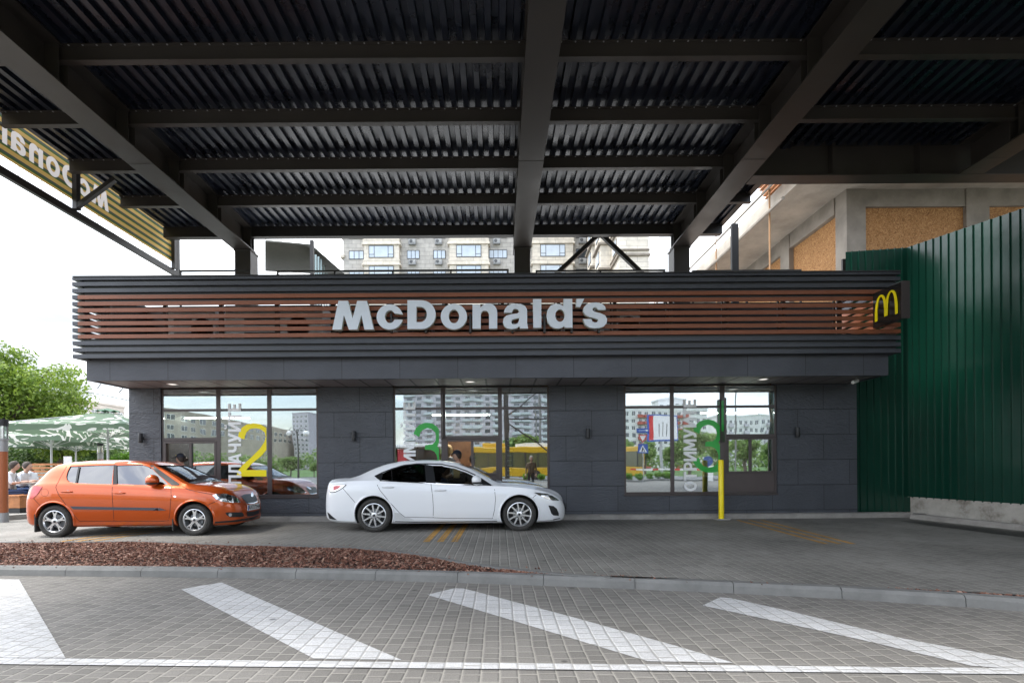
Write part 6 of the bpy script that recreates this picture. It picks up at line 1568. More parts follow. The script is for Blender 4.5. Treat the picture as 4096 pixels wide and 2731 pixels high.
rcar.seen('headlamp_bezel', [F2(*p) for p in ((1330, 800), (1350, 775), (1400, 790), (1430, 840), (1410, 890), (1360, 900), (1335, 860))], trim_m, .009, 10)
rcar.seen('headlamp_bulb', [F2(1392+34*cos(i*.52), 848+42*sin(i*.52)) for i in range(12)], M['chrome'], .013, 8)
rcar.seen('fog_lamp', [F2(*p) for p in ((1310, 1085), (1380, 1078), (1600, 1078), (1632, 1110), (1628, 1150), (1560, 1162), (1400, 1165), (1335, 1130))], trim_m, .004)
rcar.seen('fog_lamp_lens', [F2(1395+30*cos(i*.52), 1122+30*sin(i*.52)) for i in range(12)], refl_m, .009, 8)
rcar.seen('grille', [F2(*p) for p in ((1580, 800), (1640, 770), (1740, 760), (1800, 770), (1835, 790), (1860, 850), (1866, 885), (1800, 912), (1680, 920), (1640, 880))], trim_m, .007, both=False)
rcar.seen('grille_surround', [F2(*p) for p in ((1672, 922), (1800, 914), (1868, 888), (1870, 900), (1802, 928), (1676, 936))], M['chrome'], .012, both=False)
rcar.seen('lower_grille', [F2(*p) for p in ((1680, 1075), (1780, 1070), (1890, 1040), (1892, 1100), (1800, 1140), (1690, 1155))], trim_m, .007, both=False)
rcar.seen('badge', [F2(1770+24*cos(i*.52), 778+40*sin(i*.52)) for i in range(12)], M['chrome'], .014, 8, both=False)
pc = rcar.cast((8, 0, .45), (-1, 0, 0))[0]
pl_ = MB().box(pc.x+.004, -.26, .395, pc.x+.016, .26, .505).build('number_plate', M['white_paint'], rcar.root)
def text(s, size, loc, rot, m, parent, ext=.001, name='lettering'):
    c = bpy.data.curves.new(name, 'FONT'); c.body = s; c.size = size; c.extrude = ext; c.align_x = 'CENTER'; c.align_y = 'CENTER'
    o = bpy.data.objects.new(name, c); COL.objects.link(o); me = eval_mesh(o); rm(o); me.materials.clear(); me.materials.append(m); o = link(name, me, parent); o.location = loc; o.rotation_euler = rot; return o
text('AA7272HA', .105, (pc.x+.018, .02, .45), (pi/2, 0, pi/2), M['black'], pl_)
MB().box(pc.x+.0162, -.255, .40, pc.x+.0175, -.22, .50).build('country_band', mat('plate_blue', (.02, .1, .4), .5), pl_)
b = MB(); b.tube([rcar.cast((8, -.45, .96), (-1, 0, 0))[0]+Vector((.02, 0, .02)), rcar.cast((8, .0, .985), (-1, 0, 0))[0]+Vector((.0, 0, .02))], .008, 5); b.tube([rcar.cast((8, .1, .96), (-1, 0, 0))[0]+Vector((.02, 0, .02)), rcar.cast((8, .5, .985), (-1, 0, 0))[0]+Vector((.0, 0, .02))], .008, 5); b.build('wiper', M['black'], rcar.root)
rcar.patch('cowl', [(2.24, -.62), (2.24, .62), (2.33, .58), (2.33, -.58)], trim_m, 'top', .004, grid=.1)
rcar.seen('front_lip', [F2(*p) for p in ((1090, 1245), (1500, 1212), (1780, 1165), (1885, 1125), (1885, 1145), (1780, 1200), (1500, 1245), (1090, 1272))], trim_m, .006, 12, both=False)

# ---- white saloon
p_ = lambda x, y: (1290+x/4.612, 1810+y/4.612)
p2_ = lambda x, y: (1780+x/4.612, 1810+y/4.612)
WH = dict(x=(-.99, 3.66), wb=2.727, wr=.316, rim=.224, arch=.362, track=.865, cabin=(.02, 2.3), cabin_mid=1.2, seat=1.35, dash=(2.1, .90), bot_at=.2,
  top=[(-.99, .45), (-.985, .62), (-.95, .82), (-.90, .96), (-.82, 1.01), (-.7, 1.02), (-.55, 1.02), (-.40, 1.06), (0, 1.235), (.25, 1.31), (.55, 1.345), (.87, 1.358), (1.2, 1.35), (1.5, 1.31), (1.8, 1.20), (2.1, 1.05), (2.34, .925), (2.44, .905), (2.7, .89), (3.0, .855), (3.25, .80), (3.45, .735), (3.56, .66), (3.62, .56), (3.66, .42)],
  bot=[(-.99, .33), (-.95, .25), (-.85, .20), (-.6, .17), (.5, .15), (2.2, .15), (3.1, .155), (3.5, .165), (3.62, .2), (3.66, .27)],
  belt=[(-.99, .44), (-.93, .80), (-.85, .92), (-.5, .96), (0, .97), (.3, .95), (1.08, .912), (1.8, .875), (2.2, .855), (2.5, .84), (2.9, .80), (3.2, .74), (3.4, .66), (3.55, .55), (3.66, .40)],
  W=[(-.99, .56), (-.97, .66), (-.9, .76), (-.75, .83), (-.4, .88), (0, .898), (.6, .885), (1.2, .882), (1.9, .886), (2.5, .897), (2.85, .893), (3.1, .86), (3.3, .80), (3.45, .73), (3.55, .64), (3.62, .50), (3.65, .38), (3.66, .30)],
  R=[(-.99, .5), (-.9, .68), (-.6, .72), (-.45, .70), (-.1, .63), (.3, .585), (.9, .58), (1.3, .585), (1.55, .60), (1.9, .68), (2.25, .77), (2.4, .75), (2.8, .70), (3.2, .62), (3.45, .52), (3.6, .4), (3.66, .2)],
  E=[(-.99, .445), (-.93, .88), (-.82, .965), (-.55, .985), (-.42, 1.005), (-.1, 1.14), (.2, 1.245), (.55, 1.298), (.9, 1.312), (1.2, 1.305), (1.45, 1.265), (1.75, 1.16), (2.0, 1.04), (2.25, .90), (2.4, .872), (2.7, .855), (3.0, .82), (3.25, .765), (3.45, .69), (3.56, .61), (3.62, .52), (3.66, .41)])
wr_ = [p_(965, 438), p_(1100, 375), p_(1270, 310), p_(1500, 240), p_(1750, 213), p_(1935, 211), p_(1990, 558), p_(1700, 545), p_(1280, 520), p_(1062, 512), p_(1000, 482)]
wf_ = [p_(1950, 211), p_(2200, 218), p2_(0, 235), p2_(180, 268), p2_(400, 345), p2_(600, 440), p2_(845, 598), p2_(500, 592), p2_(0, 576), p_(2000, 558)]
WH['win'] = [[p_(1110, 380), wr_[2], wr_[3], wr_[4], p_(1885, 218), p_(1915, 545), wr_[7], wr_[8], p_(1090, 505)], [p_(2030, 240), p_(2200, 240), p2_(0, 262), p2_(170, 290), p2_(390, 365), p2_(590, 460), p2_(700, 580), p2_(500, 585), p2_(0, 568), p_(2085, 550)]]
WH['glass'] = [wr_, wf_]
white_glass = glass_mat('lightly_tinted_glass', (.55, .60, .58), .06, .0)
WH['gmat'] = [glass_mat('dark_privacy_glass', (.10, .12, .12), .04, 0), white_glass]
WH['shield'] = (.66, .93, .53, 1.265); WH['rearwin'] = (.58, 1.03, .50, 1.27)
WH['seams'] = [[p_(1940, 211), p_(2000, 560), p_(2030, 780), p_(2045, 1000), p_(2042, 1195)], [p_(1060, 515), p_(1012, 600), p_(1060, 690), p_(1250, 920), p_(1420, 1105), p_(1520, 1185), p_(2042, 1195), p2_(0, 1205), p2_(875, 1212)], [p2_(870, 605), p2_(915, 680), p2_(932, 850), p2_(915, 1050), p2_(875, 1212)], [p_(380, 660), p_(500, 800), p_(600, 915)], [p2_(1590, 855), p2_(1680, 775)], [p2_(868, 600), p2_(915, 540)]]
white = car_paint('white_paint', (.80, .82, .85), (.38, .37, .35))
wcar = Car(WH, 'saloon_car', 'white four door saloon stopped at the middle serving window', ((1493-VPX)/213.5, 9.37+.865, LZ), radians(.3), white, 'white')
finish(wcar, 10)
for sd in (-1, 1):
    wcar.patch('window_trim', [p_(1885, 214), p_(2030, 240), p_(2088, 566), p_(1912, 556)], trim_m, 'side', .002, sd, grid=.1)
    wcar.patch('window_trim', [p_(1268, 314), p_(1282, 310), p_(1292, 520), p_(1276, 520)], M['chrome'], 'side', .004, sd, grid=.1)
    wcar.line('window_line', [p_(962, 436), p_(1100, 369), p_(1270, 303), p_(1500, 233), p_(1750, 206), p_(1945, 204), p_(2200, 211), p2_(0, 228), p2_(180, 261), p2_(400, 338), p2_(600, 433), p2_(855, 602)], trim_m, .022, .003, sd)
    wcar.line('window_line', [p_(1062, 518), p_(1280, 527), p_(2000, 566), p2_(0, 583), p2_(855, 605)], M['chrome'], .010, .004, sd)
    wcar.patch('window_trim', [p_(962, 438), p_(1100, 372), p_(1114, 380), p_(1092, 508), p_(1060, 512)], trim_m, 'side', .002, sd, grid=.06)
    wcar.patch('mirror_sail', [p2_(640, 470), p2_(845, 598), p2_(690, 590)], trim_m, 'side', .001, sd)
    wcar.line('side_sill', [p_(1340, 1262), p_(1700, 1272), p2_(0, 1270), p2_(960, 1258)], seam_m, .012, .004, sd)
    wcar.patch('sill_damage', [p_(1320, 1105), p_(1420, 1110), p_(1520, 1195), p_(1600, 1195), p_(1700, 1240), p2_(0, 1240), p2_(700, 1240), p2_(960, 1215), p2_(960, 1245), p2_(0, 1262), p_(1700, 1262), p_(1340, 1240)], mat('grey_primer', (.55, .56, .57), .5, var=.15), 'side', .003, sd, grid=.1)
    mirror(wcar, p2_(585, 530), sd, .25, .19)
    handle(wcar, p_(1210, 632), sd, .22); handle(wcar, p_(2165, 690), sd, .22)
G1 = lambda x, y: (1290+x/4.612, 1810+y/4.612)
G2 = lambda x, y: (1780+x/4.612, 1810+y/4.612)
wcar.seen('rear_lamp', [G1(*p) for p in ((445, 588), (440, 602), (330, 685), (235, 730), (140, 735), (145, 640), (185, 586), (260, 578))], trim_m, .005)
wcar.seen('rear_lamp_reflector', [G1(*p) for p in ((425, 595), (325, 672), (230, 716), (150, 720), (158, 645), (192, 594), (260, 588))], refl_m, .009)
wcar.seen('rear_lamp_lens', [G1(*p) for p in ((350, 612), (290, 665), (205, 700), (205, 620), (260, 606))], tail_m, .013, 8)
hp = [G2(*p) for p in ((1645, 735), (1720, 738), (1880, 755), (1990, 800), (2060, 850), (2095, 885), (1990, 878), (1880, 850), (1780, 810))]
wcar.seen('headlamp', hp, mat('smoked_lamp', (.28, .24, .20), .15, .9), .006, 10); wcar.seen('headlamp_lens', hp, lens_m, .016, 10)
wcar.seen('headlamp_bulb', [G2(1800+32*cos(i*.52), 790+26*sin(i*.52)) for i in range(12)], M['chrome'], .010, 8)
wcar.seen('fog_lamp', [G2(*p) for p in ((1905, 968), (2000, 980), (2060, 1030), (2095, 1110), (2095, 1160), (2000, 1155), (1960, 1120))], trim_m, .005)
wcar.seen('bumper_slot', [G2(*p) for p in ((1990, 1225), (2110, 1200), (2130, 1210), (2000, 1240))], trim_m, .004)
wcar.patch('grille', [(-.40, .50), (-.30, .40), (.30, .40), (.40, .50), (.33, .60), (-.33, .60)], trim_m, 'front', .008, grid=.06)
wcar.patch('number_plate', [(-.26, .34), (.26, .34), (.26, .45), (-.26, .45)], M['dark_plastic'], 'front', .03, grid=.2)
wcar.patch('cowl', [(2.30, -.66), (2.30, .66), (2.40, .62), (2.40, -.62)], trim_m, 'top', .004, grid=.1)
wcar.patch('rear_diffuser', [p_(90, 1090), p_(130, 1120), p_(270, 1240), p_(130, 1215)], trim_m, 'side', .004, -1, grid=.05)
for sy in (-.42, .42):
    pts = [(2.42, sy*1.3), (2.8, sy*1.28), (3.2, sy*1.05), (3.45, sy*.8)]; wcar.line('bonnet_crease', pts, seam_m, .006, .001, mode='top')
for cc in (rcar, wcar): cc.line('bonnet_gap', [(cc.T['x'][1]-.26, y/10) for y in range(-5, 6)], seam_m, .006, .001, mode='top')
wcar.patch('sunroof', [(.55, -.38), (1.1, -.38), (1.1, .38), (.55, .38)], trim_m, 'top', .003, grid=.1)
# papers in the windscreen
wcar.patch('windscreen_sticker', [(.2, 1.12), (.28, 1.12), (.28, 1.19), (.2, 1.19)], mat('pale_blue_sticker', (.5, .65, .75), .5), 'front', .004)

# ================================================================ PEOPLE
MIX = {}
def person(name, label, loc, rz, J=None, shirt='shirt_light', legs='cloth_dark', hair='hair_dark', hairstyle='short', cap=False, scale=1.0, apron=None, group=None, tie=False, sleeves='short', shoe='black'):
    D = dict(pelvis=(0, 0, .95), belly=(0, 0, 1.10), chest=(.01, 0, 1.30), neck0=(0, 0, 1.44), neck1=(.015, 0, 1.50), headb=(.02, 0, 1.535),
             shl=(0, .18, 1.40), ell=(-.02, .24, 1.13), wrl=(.08, .25, .90), shr=(0, -.18, 1.40), elr=(-.02, -.24, 1.13), wrr=(.08, -.25, .90),
             hil=(0, .09, .90), knl=(.02, .10, .50), anl=(0, .10, .09), tol=(.14, .11, .04), hir=(0, -.09, .90), knr=(.02, -.10, .50), anr=(0, -.10, .09), tor=(.14, -.11, .04))
    if J: D.update(J)
    rad = dict(pelvis=.135, belly=.125, chest=.145, neck0=.075, neck1=.052, headb=.055, shl=.062, ell=.042, wrl=.027, shr=.062, elr=.042, wrr=.027, hil=.085, knl=.058, anl=.04, tol=.035, hir=.085, knr=.058, anr=.04, tor=.035)
    B_ = [('pelvis', 'belly'), ('belly', 'chest'), ('chest', 'neck0'), ('neck0', 'neck1'), ('neck1', 'headb'), ('chest', 'shl'), ('shl', 'ell'), ('ell', 'wrl'), ('chest', 'shr'), ('shr', 'elr'), ('elr', 'wrr'), ('pelvis', 'hil'), ('hil', 'knl'), ('knl', 'anl'), ('anl', 'tol'), ('pelvis', 'hir'), ('hir', 'knr'), ('knr', 'anr'), ('anr', 'tor')]
    keys = list(D); me = bpy.data.meshes.new('p'); me.from_pydata([D[k] for k in keys], [(keys.index(a), keys.index(b)) for a, b in B_], []); ob = link('p', me)
    md = ob.modifiers.new('s', 'SKIN'); sub = ob.modifiers.new('u', 'SUBSURF'); sub.levels = 2; sub.render_levels = 2
    for i, k in enumerate(keys):
        sv = me.skin_vertices[0].data[i]; r = rad[k]; sv.radius = (r, r*(1.28 if k in ('chest', 'pelvis', 'belly') else 1)) if False else (r, r); sv.use_root = (k == 'pelvis')
    m2 = eval_mesh(ob); rm(ob)
    V_ = [v.co.copy() for v in m2.vertices]
    ch, pe = Vector(D['chest']), Vector(D['pelvis'])
    # widen the trunk across the shoulders
    for v in V_:
        t = 0
        if abs(v.y) < .16 and v.z > D['pelvis'][2]-.1 and v.z < D['neck0'][2]-.02: v.y *= 1.22; v.x = ch.x+(v.x-ch.x)*.86 if v.z > D['belly'][2] else v.x
    reg = {'skin': 0, 'shirt': 1, 'legs': 2, 'shoe': 3}
    bonereg = {}
    for a, b in B_:
        k = (a, b); bonereg[k] = 'shirt'
        if b in ('neck1', 'headb'): bonereg[k] = 'skin'
        if b in ('wrl', 'wrr'): bonereg[k] = 'skin' if sleeves == 'short' else 'shirt'
        if b in ('knl', 'knr', 'anl', 'anr', 'hil', 'hir'): bonereg[k] = 'legs'
        if b in ('tol', 'tor'): bonereg[k] = 'shoe'
    def region(c):
        best, bk = 1e9, None
        for a, b in B_:
            p0, p1 = Vector(D[a]), Vector(D[b]); d = p1-p0; t = max(0, min(1, (c-p0).dot(d)/max(1e-6, d.dot(d)))); e = (c-p0-d*t).length-.6*(rad[a]*(1-t)+rad[b]*t)
            if e < best: best, bk = e, (a, b)
        return reg[bonereg[bk]]
    mb = MB(); mb.v = [tuple(v) for v in V_]
    for p in m2.polygons:
        c = sum((V_[i] for i in p.vertices), Vector())/len(p.vertices); mb.f.append(tuple(p.vertices)); mb.m.append(region(c))
    # head
    hc = Vector(D['headb'])+Vector((.012, 0, .095)); yaw = 0
    n, k = 20, 14; vs = []; fs = []
    for i in range(k+1):
        t = pi*i/k
        for j in range(n):
            a = 2*pi*j/n; x, y, z = sin(t)*cos(a), sin(t)*sin(a), cos(t)
            rx, ry, rz_ = .098, .076, .118
            if z < 0: ry_ = ry*(1+.28*z); rx_ = rx*(1+.12*z)
            else: ry_, rx_ = ry, rx
            px_, py_, pz_ = x*rx_, y*ry_, z*rz_
            if x > .6:
                px_ += .022*math.exp(-(y/.16)**2-((z+.12)/.16)**2)       # nose
                px_ -= .009*math.exp(-((abs(y)-.36)/.16)**2-((z-.08)/.12)**2)   # eye sockets
                px_ += .008*math.exp(-(y/.3)**2-((z+.72)/.16)**2)       # chin
                px_ += .005*math.exp(-(y/.25)**2-((z+.42)/.08)**2)
            vs.append((hc.x+px_, hc.y+py_, hc.z+pz_))
    for i in range(k):
        for j in range(n): a, b = i*n+j, i*n+(j+1) % n; fs.append((a, b, b+n, a+n))
    mb.add(vs, fs, 0)
    for sy in (-1, 1):
        mb.ball((hc.x+.078, hc.y+sy*.030, hc.z+.010), .0115, 10, 6, 4); mb.ball((hc.x+.087, hc.y+sy*.030, hc.z+.010), .0055, 8, 6, 5)
        mb.ball((hc.x-.005, hc.y+sy*.075, hc.z-.005), .024, 10, 6, 0, (.6, .3, 1.1))
    mb.ball((hc.x+.092, hc.y, hc.z-.050), .02, 10, 6, 6, (.35, 1, .28))
    # hands
    for s_, wr, el in ((1, 'wrl', 'ell'), (-1, 'wrr', 'elr')):
        w_, e_ = Vector(D[wr]), Vector(D[el]); d = (w_-e_).normalized(); sd = d.cross(Vector((0, 0, 1)));
        if sd.length < .2: sd = Vector((1, 0, 0))
        sd.normalize(); up = sd.cross(d).normalized(); pc_ = w_+d*.05
        mb.tube([w_-d*.02, w_+d*.02, w_+d*.06, w_+d*.095], [.024, .030, .036, .026], 8, 0)
        for f in range(4):
            o_ = sd*(-.027+.018*f); L1 = (.038, .044, .041, .032)[f]; b0 = w_+d*.085+o_
            mb.tube([b0, b0+d*L1-up*.006, b0+d*L1*1.5-up*.022, b0+d*L1*1.75-up*.038], [.0092, .0085, .0078, .006], 6, 0)
        b0 = w_+d*.03+sd*(-.03); mb.tube([b0, b0-sd*.022+d*.028, b0-sd*.03+d*.055-up*.01], [.011, .0095, .0075], 6, 0)
    t = thing(name, label, 'person', loc, rz, group); t.scale = (scale,)*3
    if 'eye_w' not in M: M['eye_w'] = mat('eye_white', (.7, .7, .7), .3); M['lip'] = mat('lips', (.45, .16, .13), .5)
    body = mb.build('body', [M['skin'], M[shirt], M[legs], M[shoe], M['eye_w'], M['black'], M['lip']], t, smooth=True, angle=60)
    # hair
    hb = MB(); n, k = 22, 12; vs = []; fs = []; rr = random.Random(len(label))
    lim = {'short': .70, 'long': .95, 'bun': .72, 'curly': .85}[hairstyle]
    for i in range(k+1):
        for j in range(n):
            a = 2*pi*j/n; front = max(0, cos(a)); t_ = pi*(lim-(lim-.30)*front**.8)*i/k; th_ = 1.10+(.10*rr.random() if hairstyle == 'curly' else .025*rr.random())
            vs.append((hc.x-.008+.098*th_*sin(t_)*cos(a), hc.y+.079*th_*sin(t_)*sin(a), hc.z+.012+.118*th_*cos(t_)*(1 if t_ < pi*.6 else (1.25 if hairstyle in ('long', 'curly') else 1))))
    for i in range(k):
        for j in range(n): a, b = i*n+j, i*n+(j+1) % n; fs.append((a, b, b+n, a+n))
    hb.add(vs, fs)
    if hairstyle == 'bun': hb.ball((hc.x-.12, hc.y, hc.z-.01), .045, 10, 8)
    if hairstyle == 'long': hb.tube([(hc.x-.06, hc.y, hc.z), (hc.x-.09, hc.y, hc.z-.12), (hc.x-.08, hc.y, hc.z-.24)], [.07, .065, .03], 10)
    hb.build('hair', M[hair], t, smooth=True, angle=70)
    if cap:
        cb = MB(); vs = []; n, k = 22, 8
        for i in range(k+1):
            for j in range(n): a = 2*pi*j/n; t_ = pi*.46*i/k; vs.append((hc.x-.004+.114*sin(t_)*cos(a), hc.y+.093*sin(t_)*sin(a), hc.z+.028+.115*cos(t_)))
        cb.add(vs, [(i*n+j, i*n+(j+1) % n, (i+1)*n+(j+1) % n, (i+1)*n+j) for i in range(k) for j in range(n)])
        v1 = [(hc.x+.095+.105*cos(a), hc.y+.078*sin(a)/1.0, hc.z+.044-.018*cos(a)) for a in [(-90+18*i)*pi/180 for i in range(11)]]
        cb.add(v1+[(x_, y_, z_-.007) for x_, y_, z_ in v1]+[(hc.x+.08, hc.y, hc.z+.052)], [(i, i+1, 22) for i in range(10)]+[(i+11, i+12, 22) for i in range(10)]+[(i, i+1, i+12, i+11) for i in range(10)])
        cb.build('cap', M['navy'], t, smooth=True, angle=50)
        MB().ball((hc.x+.108, hc.y, hc.z+.085), .012, 8, 6, 0, (.4, 1.3, 1)).build('cap_badge', M['yellow_vinyl'], t)
    if tie: 
        c_ = Vector(D['neck0']); MB().poly([[(-.012, .0), (.012, .0), (.024, -.16), (0, -.2), (-.024, -.16)]], lambda u, v, s__: (c_.x+.085+.03*(-v)/.2+s__, c_.y+u, c_.z-.01+v), 0, .006).build('tie', M['red_tie'], t)
    return t
SEAT = dict(pelvis=(0, 0, .50), belly=(.02, 0, .66), chest=(.05, 0, .86), neck0=(.06, 0, 1.0), neck1=(.085, 0, 1.05), headb=(.10, 0, 1.085), shl=(.05, .18, .96), ell=(.17, .24, .74), wrl=(.38, .14, .76), shr=(.05, -.18, .96), elr=(.17, -.24, .74), wrr=(.38, -.14, .76),
            hil=(.06, .09, .50), knl=(.46, .11, .52), anl=(.44, .11, .09), tol=(.57, .11, .04), hir=(.06, -.09, .50), knr=(.46, -.11, .52), anr=(.44, -.11, .09), tor=(.57, -.11, .04))
# cashier at the left window
q0 = atY(718, 1835, 11.72)
person('person', 'cashier in navy cap and pale shirt leaning out of the left serving window', (q0.x+.04, 11.76, q0.z-1.63), radians(186), dict(shl=(.02, .17, 1.38), ell=(.24, .20, 1.22), wrl=(.46, .16, 1.10), shr=(.02, -.17, 1.38), elr=(.20, -.22, 1.15), wrr=(.40, -.14, 1.05)), 'shirt_light', 'cloth_dark', 'hair_dark', 'bun', cap=True, tie=True)
q0 = atY(1832, 1822, 11.74)
person('person', 'cashier in navy cap with red tie handing over food at the middle serving window', (q0.x, 11.78, q0.z-1.63), radians(200), dict(shl=(.02, .17, 1.38), ell=(.22, .22, 1.18), wrl=(.42, .24, 1.12), shr=(.02, -.17, 1.38), elr=(.18, -.22, 1.15), wrr=(.38, -.12, 1.08)), 'shirt_light', 'cloth_dark', 'hair_dark', 'short', cap=True, tie=True)
t = thing('paper_bag', 'brown paper bag held out by the cashier at the middle window', 'paper bag', (atY(1828, 1900, 11.6).x, 11.52, 1.06)); MB().poly([[(-.07, 0), (.07, 0), (.075, .24), (-.075, .24)]], lambda u, v, s__: (u, s__, v), -.04, .04).build('bag', mat('kraft_paper', (.55, .38, .18), .8, var=.1), t)
q0 = atY(1795, 1800, 13.0)
person('person', 'fair haired worker in pale shirt with back turned inside the middle window', (q0.x, 13.0, q0.z-1.63), radians(70), None, 'shirt_white', 'cloth_dark', 'hair_fair', 'long')
q0 = atY(1890, 1830, 13.6)
person('person', 'worker in dark clothes standing deep inside the middle window', (q0.x, 13.6, q0.z-1.68), radians(-60), None, 'cloth_dark', 'cloth_dark', 'hair_dark', 'short', cap=True)
# drivers, placed in their cars
def in_car(car, x, y, dz): c, s_ = cos(car.root.rotation_euler.z), sin(car.root.rotation_euler.z); L_ = car.root.location; return (L_.x+x*c-y*s_, L_.y+x*s_+y*c, L_.z+dz)
drive = dict(SEAT); drive.update(pelvis=(0, 0, .50), chest=(-.06, 0, .84), belly=(-.02, 0, .66), neck0=(-.08, 0, .98), neck1=(-.07, 0, 1.03), headb=(-.06, 0, 1.07), shl=(-.06, .18, .94), shr=(-.06, -.18, .94), ell=(.12, .24, .76), wrl=(.36, .16, .86), elr=(.12, -.24, .76), wrr=(.36, -.16, .86), knl=(.44, .11, .58), knr=(.44, -.11, .58), anl=(.66, .11, .26), anr=(.66, -.11, .26), tol=(.78, .11, .32), tor=(.78, -.11, .32))
d2 = {k: (v[0], v[1], v[2]-.02) for k, v in drive.items()}
person('person', 'driver in dark blue shirt sitting in the white car', in_car(wcar, 1.27, .20, 0), wcar.root.rotation_euler.z, d2, 'cloth_blue', 'cloth_dark', 'hair_dark', 'short')
d3 = dict(d2); d3.update(ell=(.22, .30, .86), wrl=(.45, .32, 1.02))
person('person', 'driver with raised forearm sitting in the orange car', in_car(rcar, 1.05, .33, 0), rcar.root.rotation_euler.z, {k: (v[0], v[1], v[2]-.03) for k, v in d3.items()}, 'cloth_dark', 'cloth_dark', 'hair_dark', 'short')
# diners on the terrace
g_ = 'diners on the terrace'
def diner(px, Y, rz, shirt, hair, lab, hs='short', legs='cloth_blue', lean=.12):
    q0 = atY(px, 1860, Y); Jn = {k: (v[0]+max(0, (v[2]-.5))*lean, v[1], v[2]) for k, v in SEAT.items()}
    person('person', lab, (q0.x, Y, tz), rz, Jn, shirt, legs, hair, hs, group=g_)
diner(22, 12.95, radians(25), 'shirt_white', 'hair_dark', 'nearest diner in white shirt, cut by the lamp column at the left edge')
diner(66, 14.3, radians(10), 'shirt_white', 'hair_dark', 'diner in white shirt and blue trousers leaning on the grey table', lean=.3)
diner(142, 14.6, radians(178), 'shirt_white', 'hair_dark', 'boy in white shirt facing left at the grey table', lean=.3)
diner(100, 16.5, radians(-20), 'cloth_red', 'hair_dark', 'diner in dark red top half hidden between two white shirts')
diner(163, 19.2, radians(200), 'shirt_light', 'hair_fair', 'diner in pale pink top at the rear table', 'long')
diner(186, 20.2, radians(180), 'shirt_light', 'hair_fair', 'furthest diner in pale top beside the timber screen', 'short')
# bystander mirrored in the glass
M['coat'] = mat('brown_coat', (.13, .09, .06), .8)
person('person', 'grey haired woman in a long dark coat mirrored in the middle window bay', (1.47, -.45, 0), radians(95), None, 'coat' if 'coat' in M else 'cloth_dark', 'cloth_dark', 'hair_grey', 'curly', sleeves='long', scale=1.02)
# wood panel, poster and phone leaflet in the right hatch
# ================================================================ LIGHT
SUN_EL, SUN_ROT = radians(58), radians(-100)     # high sun behind cloud, from behind and left of the camera
w = bpy.data.worlds.new('World'); SC.world = w; w.use_nodes = True; nt = w.node_tree; N = nt.nodes; L = nt.links
bg = N['Background']; sky = N.new('ShaderNodeTexSky'); sky.sky_type = 'NISHITA'; sky.sun_disc = False; sky.sun_elevation = SUN_EL; sky.sun_rotation = SUN_ROT; sky.altitude = 100; sky.air_density = 1.2; sky.dust_density = 2.5; sky.ozone_density = 1.0
tc = N.new('ShaderNodeTexCoord'); mp = N.new('ShaderNodeMapping'); mp.inputs['Scale'].default_value = (1, 1, 3.2); L.new(tc.outputs['Generated'], mp.inputs[0])
n = N.new('ShaderNodeTexNoise'); n.inputs['Scale'].default_value = 2.1; n.inputs['Detail'].default_value = 8; n.inputs['Roughness'].default_value = .58; n.inputs['Distortion'].default_value = .4; L.new(mp.outputs[0], n.inputs['Vector'])
r = N.new('ShaderNodeMapRange'); r.interpolation_type = 'SMOOTHSTEP'; r.inputs['From Min'].default_value = .36; r.inputs['From Max'].default_value = .56; L.new(n.outputs['Fac'], r.inputs['Value'])
n2 = N.new('ShaderNodeTexNoise'); n2.inputs['Scale'].default_value = 4.5; n2.inputs['Detail'].default_value = 6; L.new(mp.outputs[0], n2.inputs['Vector'])
cl = mixc(N, L, n2.outputs['Fac'], (7.4, 7.9, 8.8), (17.5, 17.8, 18.2))
sep = N.new('ShaderNodeSeparateXYZ'); L.new(tc.outputs['Generated'], sep.inputs[0])
gy_ = N.new('ShaderNodeMapRange'); gy_.inputs['From Min'].default_value = -.6; gy_.inputs['From Max'].default_value = .4; gy_.inputs['To Min'].default_value = .72; gy_.inputs['To Max'].default_value = .95; L.new(sep.outputs['Y'], gy_.inputs['Value'])
gf_ = N.new('ShaderNodeMapRange'); gf_.inputs['From Min'].default_value = -.5; gf_.inputs['From Max'].default_value = .3; gf_.inputs['To Min'].default_value = .12; gf_.inputs['To Max'].default_value = .55; L.new(sep.outputs['Y'], gf_.inputs['Value'])
cg = N.new('ShaderNodeCombineColor'); [L.new(gy_.outputs[0], cg.inputs[i]) for i in range(3)]
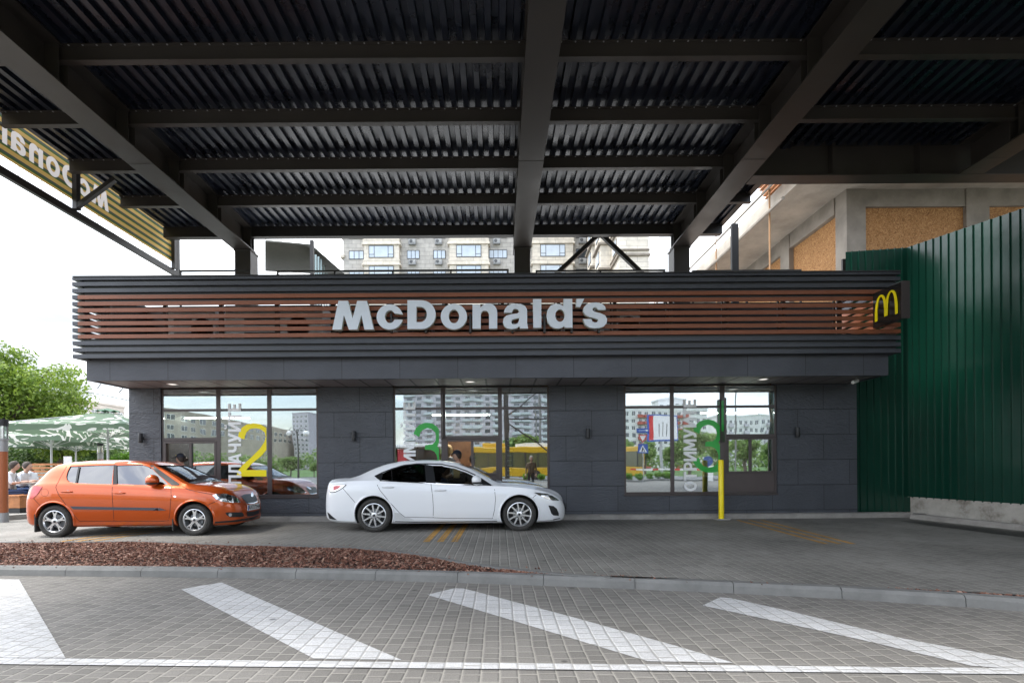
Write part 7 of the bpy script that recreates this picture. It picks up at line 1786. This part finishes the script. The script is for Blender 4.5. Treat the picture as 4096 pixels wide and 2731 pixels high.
f = math_node(N, L, 'ADD', math_node(N, L, 'MULTIPLY', r.outputs[0], .6), gf_.outputs[0], True)
dn = N.new('ShaderNodeVectorMath'); dn.operation = 'DOT_PRODUCT'; L.new(tc.outputs['Generated'], dn.inputs[0]); dn.inputs[1].default_value = tuple(Vector((-.80, 1, .16)).normalized())
dm = N.new('ShaderNodeMapRange'); dm.interpolation_type = 'SMOOTHSTEP'; dm.inputs['From Min'].default_value = .955; dm.inputs['From Max'].default_value = .995; L.new(dn.outputs['Value'], dm.inputs['Value'])
n4 = N.new('ShaderNodeTexNoise'); n4.inputs['Scale'].default_value = 5; n4.inputs['Detail'].default_value = 5; L.new(mp.outputs[0], n4.inputs['Vector'])
dk2 = N.new('ShaderNodeMapRange'); dk2.interpolation_type = 'SMOOTHSTEP'; dk2.inputs['From Min'].default_value = .38; dk2.inputs['From Max'].default_value = .62; L.new(n4.outputs['Fac'], dk2.inputs['Value'])
full = mixc(N, L, f, sky.outputs[0], mixc(N, L, 1.0, cl, cg.outputs[0], 'MULTIPLY'))
L.new(mixc(N, L, math_node(N, L, 'MULTIPLY', math_node(N, L, 'MULTIPLY', dm.outputs[0], dk2.outputs[0]), .93), full, (2.15, 2.35, 2.6)), bg.inputs['Color']); bg.inputs['Strength'].default_value = .1
sl_ = bpy.data.lights.new('sun', 'SUN'); sl_.energy = 1.0; sl_.angle = radians(14); sl_.color = (1, .96, .9)
so_ = bpy.data.objects.new('sun', sl_); COL.objects.link(so_)
# direction to the sun
az = SUN_ROT; dv = Vector((sin(az)*cos(SUN_EL), cos(az)*cos(SUN_EL), sin(SUN_EL))); so_.rotation_euler = dv.to_track_quat('Z', 'Y').to_euler()
SC.view_settings.view_transform = 'Standard'; SC.view_settings.look = 'None'; SC.view_settings.exposure = 1.88; SC.view_settings.gamma = 1; SC.view_settings.use_curve_mapping = False
SC.cycles.max_bounces = 8; SC.cycles.transparent_max_bounces = 16; SC.cycles.caustics_reflective = False; SC.cycles.caustics_refractive = False; SC.cycles.use_denoising = True
SC.cycles.sample_clamp_indirect = 6
